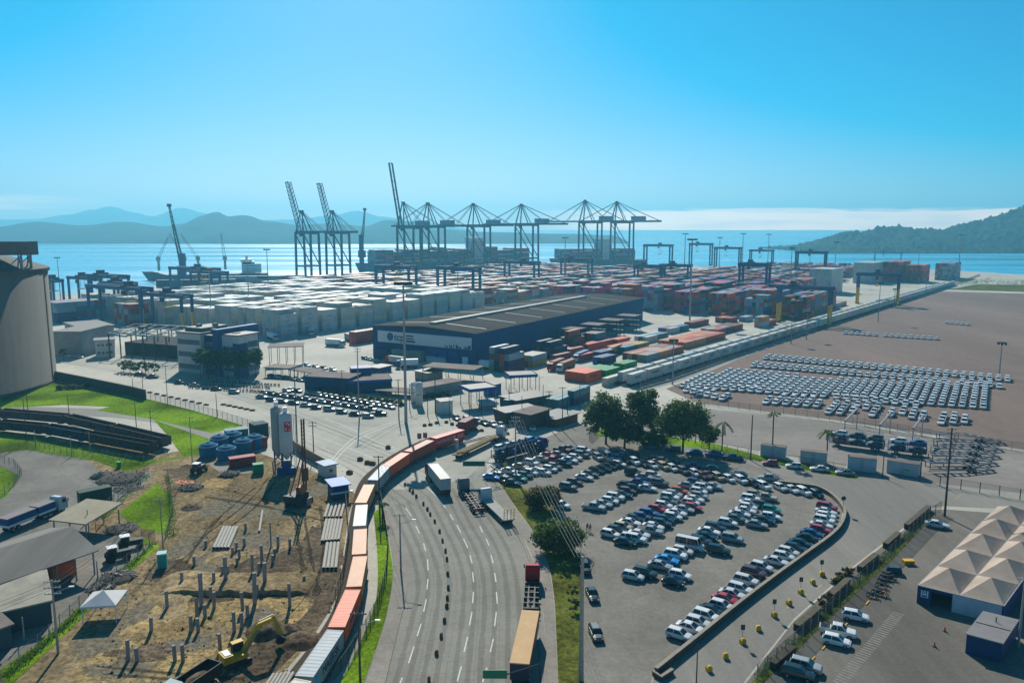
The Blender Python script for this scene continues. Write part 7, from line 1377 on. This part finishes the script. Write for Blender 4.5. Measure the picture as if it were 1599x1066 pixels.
# signs
t_ = T('direction_sign', 'green overhead road sign on a cranked pole at the curve', 'road sign', P(784, 752), 0); h = hgt(784, 752, 722); b = MB(); b.path([(0, 0, 0), (0, 0, h * .72), (-2.6, 0, h * .98), (-4.2, 0, h * 1.02)], .12, 8); b.build('post', STEEL, t_); b = MB(); x0 = -9.4; b.box(x0, -.06, h * .82, -4.1, .06, h * 1.08); g_ = b.build('sign_panel', mat('sign_green', (.01, .14, .08), .5, var=.05), t_)
q = P(775, 1062); t_ = T('direction_sign', 'green road sign panel on an arm at the bottom of the road', 'road sign', P(842, 1100), 0); o = P(842, 1100); zt = 6.2; pl = P(754, 1052, zt); pr = P(792, 1052, zt); b = MB(); b.bar((pl.x - o.x, pl.y - o.y, zt), (pr.x - o.x, pr.y - o.y, zt), .1, 1.1); b.build('sign_panel', MATS['sign_green'], t_); b = MB(); b.path([(0, 0, 0), (0, 0, zt - .6), (pr.x - o.x, pr.y - o.y, zt)], .09, 8); b.build('post', DARK, t_)
b = MB()
t_ = T('warning_sign', 'small yellow diamond sign beside the car park entry', 'road sign', P(789, 742), 0); b = MB(); b.tube((0, 0, 0), (0, 0, 2.6), .05); b.build('post', STEEL, t_); b = MB(); b.add([(-.7, -.05, 2.9), (0, -.05, 2.2), (.7, -.05, 2.9), (0, -.05, 3.6), (-.7, .0, 2.9), (0, .0, 2.2), (.7, .0, 2.9), (0, .0, 3.6)], [(0, 1, 2, 3), (7, 6, 5, 4), (0, 4, 5, 1), (1, 5, 6, 2), (2, 6, 7, 3), (3, 7, 4, 0)]); b.build('sign_plate', YEL, t_)
t_ = T('crossing_sign', 'crossed rail warning sign at the foot of the green sign', 'road sign', P(772, 752), 0); b = MB(); b.tube((0, 0, 0), (0, 0, 3.4), .07); b.build('post', DARK, t_); b = MB(); b.bar((-.9, -.1, 2.5), (.9, -.1, 4.0), .06, .22); b.bar((-.9, -.16, 4.0), (.9, -.16, 2.5), .06, .22); b.build('cross_plate', DARK, t_)
for i, (x, y) in enumerate([(699, 698), (713, 701)]): t_ = T('guard_cylinder', f'{("left", "right")[i]} white round bollard tank by the timber trailer', 'bollard', P(x, y), 0, 'white round bollards by the rails'); b = MB(); b.lathe([(.6, 0), (.6, 2.6), (.5, 2.8), (.05, 2.85)], 14); b.build('body', WHW, t_); b = MB(); b.lathe([(.63, 1.8), (.63, 2.1)], 14); b.build('stripe', mat('stripe_red', (.4, .03, .03), .6), t_)
for i, (x, y) in enumerate([(655, 690), (664, 689)]): t_ = T('notice_board', f'{("left", "right")[i]} small red and white notice board at the rail crossing', 'sign', P(x, y), 0, 'notice boards at the crossing'); b = MB(); b.tube((0, 0, 0), (0, 0, 1.2), .06); b.build('post', STEEL, t_); b = MB(); b.box(-.6, -.04, 1.0, .6, .04, 2.6); b.build('board', mat('board_pink', (.35, .15, .13), .7), t_)
t_ = T('traffic_mirror', 'round dark mirror on a post at the wall bend', 'mirror', P(1316, 800), 0); b = MB(); b.tube((0, 0, 0), (0, 0, 3.2), .06); b.build('post', STEEL, t_); b = MB(); b.tube((0, -.05, 3.2), (0, .05, 3.2), .5, .5, 16); b.build('mirror_disc', DARK, t_)
# ================================================================ MOTORCYCLES AND PEOPLE
def moto(name, loc, rz, label, m, group, full=True):
    b = MB(); w_ = []
    for x in (-.68, .68):
        wb = MB()
        for k in range(12): a0, a1 = k * pi / 6, (k + 1) * pi / 6; wb.bar((x + .27 * cos(a0), 0, .31 + .27 * sin(a0)), (x + .27 * cos(a1), 0, .31 + .27 * sin(a1)), .1, .09, 0)
        wb.tube((x, -.04, .31), (x, .04, .31), .09, .09, 8, 1); w_.append(wb)
    b.add([(-.35, -.14, .62), (.35, -.17, .66), (.35, .17, .66), (-.35, .14, .62), (-.3, -.1, .8), (.3, -.13, .92), (.3, .13, .92), (-.3, .1, .8)], [(0, 3, 2, 1), (4, 5, 6, 7), (0, 1, 5, 4), (1, 2, 6, 5), (2, 3, 7, 6), (3, 0, 4, 7)], 0); b.box(-.25, -.13, .3, .25, .13, .6, 1); b.box(-.85, -.12, .7, -.3, .12, .82, 1); b.bar((.68, 0, .31), (.42, 0, 1.0), .08, m=1); b.bar((-.68, 0, .31), (0, 0, .45), .07, m=1); b.bar((-.95, 0, .75), (-.5, 0, .62), .16, .05, 0); b.bar((.38, -.36, 1.05), (.38, .36, 1.05), .05, m=1); b.box(.46, -.1, .82, .6, .1, 1.0, 1)
    if not full:
        for wb in w_: 
            o_ = len(b.v); b.v += wb.v; b.f += [tuple(i + o_ for i in f) for f in wb.f]; b.m += [1] * len(wb.f); b.c += wb.c
        o = b.build(name, [m, DARK]); o.location = loc; o.rotation_euler = (0, 0, rz); return tag(o, label, 'motorcycle', group)
    t_ = T(name, label, 'motorcycle', loc, rz, group); b.build('frame', [m, DARK], t_)
    for wb in w_: wb.build('wheel', [RUBBER, STEEL], t_)
    return t_
for i, (x, y, c_) in enumerate([(1362, 932, 'k'), (1370, 928, 'd'), (1378, 930, 'o'), (1376, 917, 'k'), (1379, 911, 'd'), (1382, 905, 'k'), (1386, 900, 'g'), (1391, 905, 'k')]): moto('motorcycle', P(x, y) + Vector((0, 0, .02)), R(-30 + rnd.uniform(-12, 12)), f'{nth(i)} motorcycle in the cluster by the tall mesh fence', paint(CARC[c_][1]), 'motorcycles by the tent yard fence')
t_ = car('gh', P(1395, 892), -35, 'low blue grey covered buggy beyond the motorcycles', GT) if False else None
t_ = T('covered_cart', 'dark blue tarpaulined cart beyond the parked motorcycles', 'cart', P(1396, 894) + Vector((0, 0, .02)), R(-25)); b = MB(); b.add([(-1.3, -.7, .35), (1.3, -.7, .35), (1.3, .7, .35), (-1.3, .7, .35), (-1.1, -.6, 1.1), (.9, -.5, 1.3), (.9, .5, 1.3), (-1.1, .6, 1.1)], [(0, 3, 2, 1), (4, 5, 6, 7), (0, 1, 5, 4), (1, 2, 6, 5), (2, 3, 7, 6), (3, 0, 4, 7)]); b.build('tarpaulin', mat('tarp_teal', (.03, .07, .09), .8), t_)
for s_ in (-.6, .6): b = MB(); b.tube((0, s_ - .08, .3), (0, s_ + .08, .3), .3, .3, 12); b.build('wheel', RUBBER, t_)
n_m = 0; proto_m = {}
for r_, (a, c_, n) in enumerate([((290, 601), (425, 607), 28), ((296, 606), (395, 612), 20), ((330, 597), (440, 603), 22), ((185, 585), (235, 590), 10), ((395, 612), (412, 614), 4)]):
    A, B = P(*a), P(*c_)
    for i in range(n):
        k_ = rnd.choice('kkdg'); p = A.lerp(B, (i + rnd.uniform(-.2, .2)) / n) + Vector((0, rnd.uniform(-.3, .3), .02)); lab = f'dark motorcycle in the {("front", "second", "third", "far left", "short right")[r_]} row of the crowded motorcycle park'
        if k_ in proto_m: dup(proto_m[k_], p, R(-50 + rnd.uniform(-8, 8)), lab)
        else: proto_m[k_] = moto('motorcycle', p, R(-50), lab, paint(CARC[k_][1]), 'motorcycles in the motorcycle park', False)
def person(x, y, h, rz, shirt, trousers, label, step=.22):
    """one continuous skinned figure, walking"""
    t_ = T('person', label, 'person', P(x, y) + Vector((0, 0, .01)), rz, 'two people walking in the car park'); k = h / 1.75
    pts = [(0, 0, .98), (0, 0, 1.2), (0, 0, 1.42), (0, 0, 1.5), (.02, 0, 1.58), (.03, 0, 1.68)]; rad_ = [(.15, .12), (.14, .11), (.17, .1), (.06, .06), (.085, .085), (.08, .085)]; ed_ = [(0, 1), (1, 2), (2, 3), (3, 4), (4, 5)]
    for s_ in (-1, 1):
        n0 = len(pts); f_ = step * s_
        pts += [(0, s_ * .1, .92), (f_ * .6, s_ * .1, .5), (f_ * 1.2 - .06, s_ * .1, .08), (f_ * 1.2 + .14, s_ * .11, .035)]; rad_ += [(.09, .09), (.065, .065), (.045, .045), (.035, .045)]; ed_ += [(0, n0), (n0, n0 + 1), (n0 + 1, n0 + 2), (n0 + 2, n0 + 3)]
        n1 = len(pts); pts += [(0, s_ * .2, 1.4), (-f_ * .4, s_ * .25, 1.12), (-f_ * .3 + .1, s_ * .26, .88), (-f_ * .3 + .13, s_ * .26, .78)]; rad_ += [(.055, .055), (.042, .042), (.032, .032), (.03, .018)]; ed_ += [(2, n1), (n1, n1 + 1), (n1 + 1, n1 + 2), (n1 + 2, n1 + 3)]
        for q in range(4): pts.append((-f_ * .3 + .12 + .022 * q - .03, s_ * .262, .695 + .008 * abs(q - 1))); rad_.append((.009, .009)); ed_.append((n1 + 3, len(pts) - 1))
        pts.append((-f_ * .3 + .18, s_ * .25, .755)); rad_.append((.011, .011)); ed_.append((n1 + 3, len(pts) - 1))
    me = bpy.data.meshes.new('body'); me.from_pydata([tuple(c * k for c in p) for p in pts], ed_, []); o = put('body', me, t_)
    md = o.modifiers.new('skin', 'SKIN'); 
    for v, r_ in zip(me.skin_vertices[0].data, rad_): v.radius = (r_[0] * k, r_[1] * k)
    me.skin_vertices[0].data[0].use_root = True; o.modifiers.new('sub', 'SUBSURF').levels = 1; o.modifiers['sub'].render_levels = 2
    pm = bpy.data.materials.new('clothed_person'); pm.use_nodes = True; n_ = pm.node_tree.nodes; l_ = pm.node_tree.links; tcn = n_.new('ShaderNodeTexCoord'); sp_ = n_.new('ShaderNodeSeparateXYZ'); l_.new(tcn.outputs['Object'], sp_.inputs[0]); rp = n_.new('ShaderNodeValToRGB'); rp.color_ramp.interpolation = 'CONSTANT'
    mpp = n_.new('ShaderNodeMath'); mpp.operation = 'DIVIDE'; l_.new(sp_.outputs[2], mpp.inputs[0]); mpp.inputs[1].default_value = 1.8 * k; l_.new(mpp.outputs[0], rp.inputs[0]); el = rp.color_ramp.elements; el[0].color = (.02, .018, .016, 1); el[0].position = 0; el[1].position = .045; el[1].color = (*trousers, 1); e = el.new(.54); e.color = (*shirt, 1); e = el.new(.81); e.color = (.28, .15, .1, 1)
    l_.new(rp.outputs[0], n_['Principled BSDF'].inputs['Base Color']); n_['Principled BSDF'].inputs['Roughness'].default_value = .8; me.materials.append(pm)
    b = MB(); b.lathe([(.088 * k, 1.63 * k), (.1 * k, 1.70 * k), (.075 * k, 1.77 * k), (.02, 1.79 * k)], 12); hr = b.build('hair', DARK, t_, True); hr.location = (.015, 0, 0)
    return t_
person(917, 829, 1.78, R(-75), (.2, .03, .05), (.02, .022, .03), 'person in dark red top walking, left one of two'); person(921.5, 830, 1.72, R(-80), (.16, .025, .06), (.025, .02, .02), 'person in wine red top walking, right one of two')
# ================================================================ TREES
LEAF = mat('leaf', (1.6, 1.65, 1.3), .6, var=.2, scale=2, attr=True, spec=.25)
_t = LEAF.node_tree; _tr = _t.nodes.new('ShaderNodeBsdfTranslucent'); _mx = _t.nodes.new('ShaderNodeMixShader'); _mx.inputs[0].default_value = .42; _b = _t.nodes['Principled BSDF']
_t.links.new(_b.inputs['Base Color'].links[0].from_socket, _tr.inputs['Color']); _t.links.new(_b.outputs[0], _mx.inputs[1]); _t.links.new(_tr.outputs[0], _mx.inputs[2]); _t.links.new(_mx.outputs[0], _t.nodes['Material Output'].inputs['Surface']); BARK = mat('bark', (.07, .055, .04), .95, var=.3, scale=4)
def crown(blobs, n, size, cols, seed, hollow=.55):
    """leaf clumps through the volume of a few uneven ellipsoids (centre, radii)"""
    r = random.Random(seed); b = MB(); tot = sum(q[1][0] * q[1][1] * q[1][2] for q in blobs)
    for c_, rr in blobs:
        k = int(n * rr[0] * rr[1] * rr[2] / tot); nc = max(6, k // 34); cl = []
        for i in range(nc):
            v = Vector((r.gauss(0, 1), r.gauss(0, 1), r.gauss(0, 1))).normalized() * (hollow + (1.05 - hollow) * r.random() ** .6); cl.append((v, r.uniform(.75, 1.25)))
        for i in range(k):
            v, sh = cl[i % nc]; s_ = .15; p = Vector((c_[0] + (v.x + r.gauss(0, s_)) * rr[0], c_[1] + (v.y + r.gauss(0, s_)) * rr[1], c_[2] + (v.z + r.gauss(0, s_)) * rr[2]))
            nrm = Vector((r.gauss(0, 1), r.gauss(0, 1), r.gauss(.6, 1))).normalized(); a = nrm.orthogonal().normalized(); a.rotate(Matrix.Rotation(r.uniform(0, 6.28), 3, nrm)); w_ = nrm.cross(a); z = size * r.uniform(.6, 1.4)
            base = r.choice(cols); g_ = sh * r.uniform(.8, 1.2); b.col = tuple(x * g_ for x in base); b.add([p - a * z, p + w_ * z * .5, p + a * z, p - w_ * z * .5], [(0, 1, 2, 3)])
    return b
GRN = [(.035, .07, .013), (.05, .085, .015), (.024, .05, .012), (.065, .085, .018)]; OLV = [(.045, .06, .012), (.06, .055, .016), (.08, .04, .02), (.026, .04, .012)]
def tree(x, y, label, trunk_h, blobs, n, size=.42, cols=GRN, seed=1, tr=.35, name='broadleaf_tree', group='trees beside the car park'):
    t_ = T(name, label, 'tree', P(x, y), 0, group); b = MB(); b.tube((0, 0, -.1), (.1, 0, trunk_h), tr, tr * .6, 9)
    for c_, rr in blobs: b.tube((.05, 0, trunk_h * .75), tuple(Vector(c_) * .9), tr * .45, .06, 6); b.tube(tuple(Vector((.05, 0, trunk_h * .75)).lerp(Vector(c_), .5)), (c_[0] + rr[0] * .6, c_[1], c_[2] + rr[2] * .4), tr * .2, .04, 5)
    b.build('trunk', BARK, t_); crown(blobs, n, size, cols, seed).build('crown', LEAF, t_); return t_
tree(946, 693, 'left tree of the dark group by the gate', 5, [((-.5, 0, 9.5), (4.6, 4, 4.6)), ((-3, 0, 6.8), (3.4, 3.2, 3)), ((2.4, 1, 6.5), (3, 3, 3)), ((-.3, 0, 12), (3, 2.6, 2.4))], 7000, .38, GRN, 3)
tree(1002, 688, 'tall narrow crowned tree in the middle of the dark group', 5, [((0, 0, 9.5), (4, 3.6, 4.6)), ((-2, 0, 12.2), (2.8, 2.5, 2.4)), ((1.8, 0, 12.8), (2.8, 2.4, 2.2)), ((2.5, 0, 6.2), (3, 3, 2.6))], 6500, .38, GRN, 5)
tree(975, 700, 'lower yellowish tree in front of the dark group', 3.5, [((0, 0, 6.5), (4.2, 3.6, 3.8)), ((-3, 0, 4.6), (2.6, 2.4, 2.4)), ((2.8, 0, 4.8), (3, 2.6, 2.6))], 5500, .38, [(.04, .055, .016), (.055, .06, .02), (.03, .045, .015)], 7)
tree(1066, 706, 'big round crowned tree at the grass strip', 4.5, [((0, 0, 9.2), (6.2, 5, 4.6)), ((-4, 0, 8.0), (3.6, 3.4, 3.2)), ((4.2, 0, 7.8), (3.2, 3.2, 3)), ((.5, 0, 12.2), (3.8, 3.2, 2.2))], 9500, .38, GRN, 11)
tree(1107, 702, 'small round tree right of the big one', 2, [((0, 0, 4.2), (2.6, 2.4, 2.1)), ((1, 0, 5), (1.6, 1.5, 1.2))], 2600, .3, GRN, 13, .2)
tree(1025, 700, 'small bush like tree under the big crowns', 1.5, [((0, 0, 3), (3, 2.4, 2.2)), ((-3, 0, 2.6), (2.4, 2, 1.8))], 2600, .35, GRN, 17, .2)
tree(846, 795, 'dark reddish bush tree on the verge, farther one', 1.2, [((0, 0, 2.6), (3.4, 2.8, 2.2)), ((2, .5, 3.2), (2.0, 1.8, 1.5)), ((-2, 0, 2.2), (1.8, 1.6, 1.5))], 5200, .26, OLV, 19, .2)
tree(872, 862, 'wide dark green bush tree on the verge under the wires, nearer one', 1.4, [((0, 0, 3.2), (4.2, 3.2, 2.6)), ((2.4, .6, 3.2), (2.4, 2.2, 1.8)), ((-2.6, 0, 2.6), (2.2, 2, 1.8)), ((.5, 1.5, 4.6), (2.6, 2.2, 1.4))], 8000, .26, GRN, 23, .24)
for i, (x, y) in enumerate([(880, 895), (893, 932), (896, 955)]): tree(x, y, ['small sapling on the dry verge just below the bush tree', 'second sapling on the dry verge', 'nearest sapling on the dry verge'][i], .8, [((0, 0, 1.2), (.9, .9, .6))], 260, .2, GRN, 40 + i, .05, 'sapling', 'saplings on the verge')
for i, (x, y, w_) in enumerate([(478, 614, 4), (500, 610, 0), (520, 612, 0), (560, 620, 0)][:1]): pass
def hedge(a, c_, h, w_, label, n, seed, cols=[(.05, .12, .015), (.03, .08, .014), (.07, .13, .02)]):
    A, B = P(*a), P(*c_); d = (B - A); k = int(d.length / 1.6); t_ = T('hedge', label, 'hedge', A); bl = [((d.x * i / k, d.y * i / k, h * .5), (1.2, w_, h * .6)) for i in range(k + 1)]; crown(bl, n, .28, cols, seed, .3).build('foliage', LEAF, t_); b = MB()
    for i in range(k + 1): b.tube((d.x * i / k, d.y * i / k, 0), (d.x * i / k, d.y * i / k, h * .6), .05)
    b.build('stem_row', BARK, t_)
hedge((484, 610), (560, 624), 1.6, .9, 'bright clipped hedge in front of the gatehouse', 4500, 51); hedge((565, 624), (628, 633), 1.8, 1.0, 'darker hedge right of the clipped one', 3800, 52, GRN); hedge((664, 622), (700, 618), 1.6, .9, 'dark hedge by the gate office', 1800, 53, GRN)
hedge((92, 608), (132, 606), 1.6, 1.4, 'shrubs on the lawn under the retaining wall', 2600, 54, OLV + [(.1, .06, .06)]); hedge((1305, 908), (1325, 896), 1.2, .8, 'scrubby weeds on the fence bank, upper clump', 700, 55, OLV); hedge((1285, 948), (1297, 940), 1.3, .8, 'scrubby weeds on the fence bank, lower clump', 700, 56, OLV)
for i, (x, y) in enumerate([(314, 590), (326, 592), (338, 592), (356, 593), (372, 592), (386, 591), (400, 589)]): tree(x, y, f'{nth(i) if i else "first"} young tree from the left in front of the office block', 6, [((0, 0, 9), (2.8, 2.4, 2.8)), ((.8, 0, 6.8), (2.2, 2, 1.6))], 1500, .4, GRN, 60 + i, .16, 'young_tree', 'young trees before the office')
for i, x in enumerate([193, 203, 212, 222, 232, 242]): tree(x, 580 + i * .8, f'{nth(i) if i else "first"} small shrub tree from the left in front of the steel frame', 1.6, [((0, 0, 3), (2, 1.8, 1.7))], 500, .35, GRN, 80 + i, .1, 'shrub_tree', 'shrub trees before the steel frame')
tree(100, 562, 'small palm like tree beside the silo', 2.5, [((0, 0, 4.2), (1.8, 1.6, 1.5))], 500, .4, GRN, 99, .15, 'shrub_tree')
def palm(x, y, yt, label, nf=13, seed=1, droop=1.0, fl=2.6):
    h = hgt(x, y, yt); r = random.Random(seed); t_ = T('palm_tree', label, 'palm', P(x, y), 0, 'palms by the white cabins'); hh = h - fl * .45; b = MB(); b.path([(0, 0, -.1), (.08, 0, hh * .4), (.02, .05, hh * .8), (0, 0, hh)], .17, 8); b.build('trunk', BARK, t_); b = MB()
    for i in range(nf):
        a = i * 2.399 + r.uniform(-.2, .2); up = r.uniform(.25, 1.1); b.col = tuple(q * r.uniform(.7, 1.3) for q in (.05, .085, .018)); pts = []
        for k in range(6): u = k / 5; pts.append(Vector((cos(a) * fl * u * (1 - .1 * up), sin(a) * fl * u * (1 - .1 * up), hh + fl * (up * u * .8 - droop * .9 * u * u))))
        sd = Vector((-sin(a), cos(a), 0))
        for p, q in zip(pts, pts[1:]):
            for s_ in (-1, 1):
                for m_ in range(3): c_ = p.lerp(q, m_ / 3); b.add([c_, p.lerp(q, (m_ + .7) / 3), p.lerp(q, (m_ + .9) / 3) + sd * s_ * .42 + Vector((0, 0, -.22)), c_ + sd * s_ * .4 + Vector((0, 0, -.22))], [(0, 1, 2, 3)])
    b.build('fronds', LEAF, t_)
palm(1205, 712, 641, 'tall straight palm beside the leftmost white cabin', 15, 3, .7, 2.0); palm(1290, 722, 666, 'shorter palm at the second white cabin', 13, 5, 1.0, 2.8); palm(1127, 704, 652, 'thin windblown palm right of the dark trees', 7, 7, 1.2, 3.2); palm(597, 812, 780, 'young bright palm sprout at the pole in the train curve', 11, 9, .8, 1.6)
# scrub at the end of the rails
hedge((1500, 446), (1545, 444), 7, 6, 'scrub mound at the end of the rail fence', 2400, 71); hedge((1548, 446), (1640, 446), 6, 8, 'wide scrub at the right edge beyond the brown yard', 3000, 72)
# grass that grows over the lawns
def tufts(name, polys, n, m, seed):
    r = random.Random(seed); b = MB(); c_ = 0
    for (x0, y0, x1, y1), f_ in polys:
        for i in range(int(n * f_)):
            u = r.random(); v = r.gauss(0, 1); p = P(x0 + (x1 - x0) * u, y0 + (y1 - y0) * u) + Vector((v * .5, r.gauss(0, .5), .03)); s_ = r.uniform(.08, .25); a = r.uniform(0, 6.28); b.col = tuple(q * r.uniform(.5, 1.5) for q in (.06, .11, .015)); d = Vector((cos(a), sin(a), 0)) * s_ * .6; b.add([p - d, p + d, p + d * .3 + Vector((0, 0, s_ * 1.3))], [(0, 1, 2)])
    stuff(b.build(name, LEAF))
tufts('wild_grass', [((5, 1058, 110, 970), 1), ((110, 970, 242, 846), 1), ((1182, 1060, 1300, 946), .8), ((1300, 946, 1450, 806), .8), ((262, 740, 270, 840), .7), ((160, 810, 232, 742), .5), ((1100, 704, 1330, 744), .8)], 1400, None, 5)
# ================================================================ HAZE
b = MB(); b.box(-5200, -260, -7, 5200, 9500, 330); hzm = bpy.data.materials.new('haze'); hzm.use_nodes = True; t = hzm.node_tree; t.nodes.remove(t.nodes['Principled BSDF'])
pv = t.nodes.new('ShaderNodeVolumePrincipled'); pv.inputs['Color'].default_value = (.2, .67, .93, 1); pv.inputs['Density'].default_value = .00021; pv.inputs['Anisotropy'].default_value = .35; t.links.new(pv.outputs[0], t.nodes['Material Output'].inputs['Volume'])
hz = b.build('haze', hzm); stuff(hz)
for k_, v in LBL.items():
    if v > 1: print('same label', v, k_)
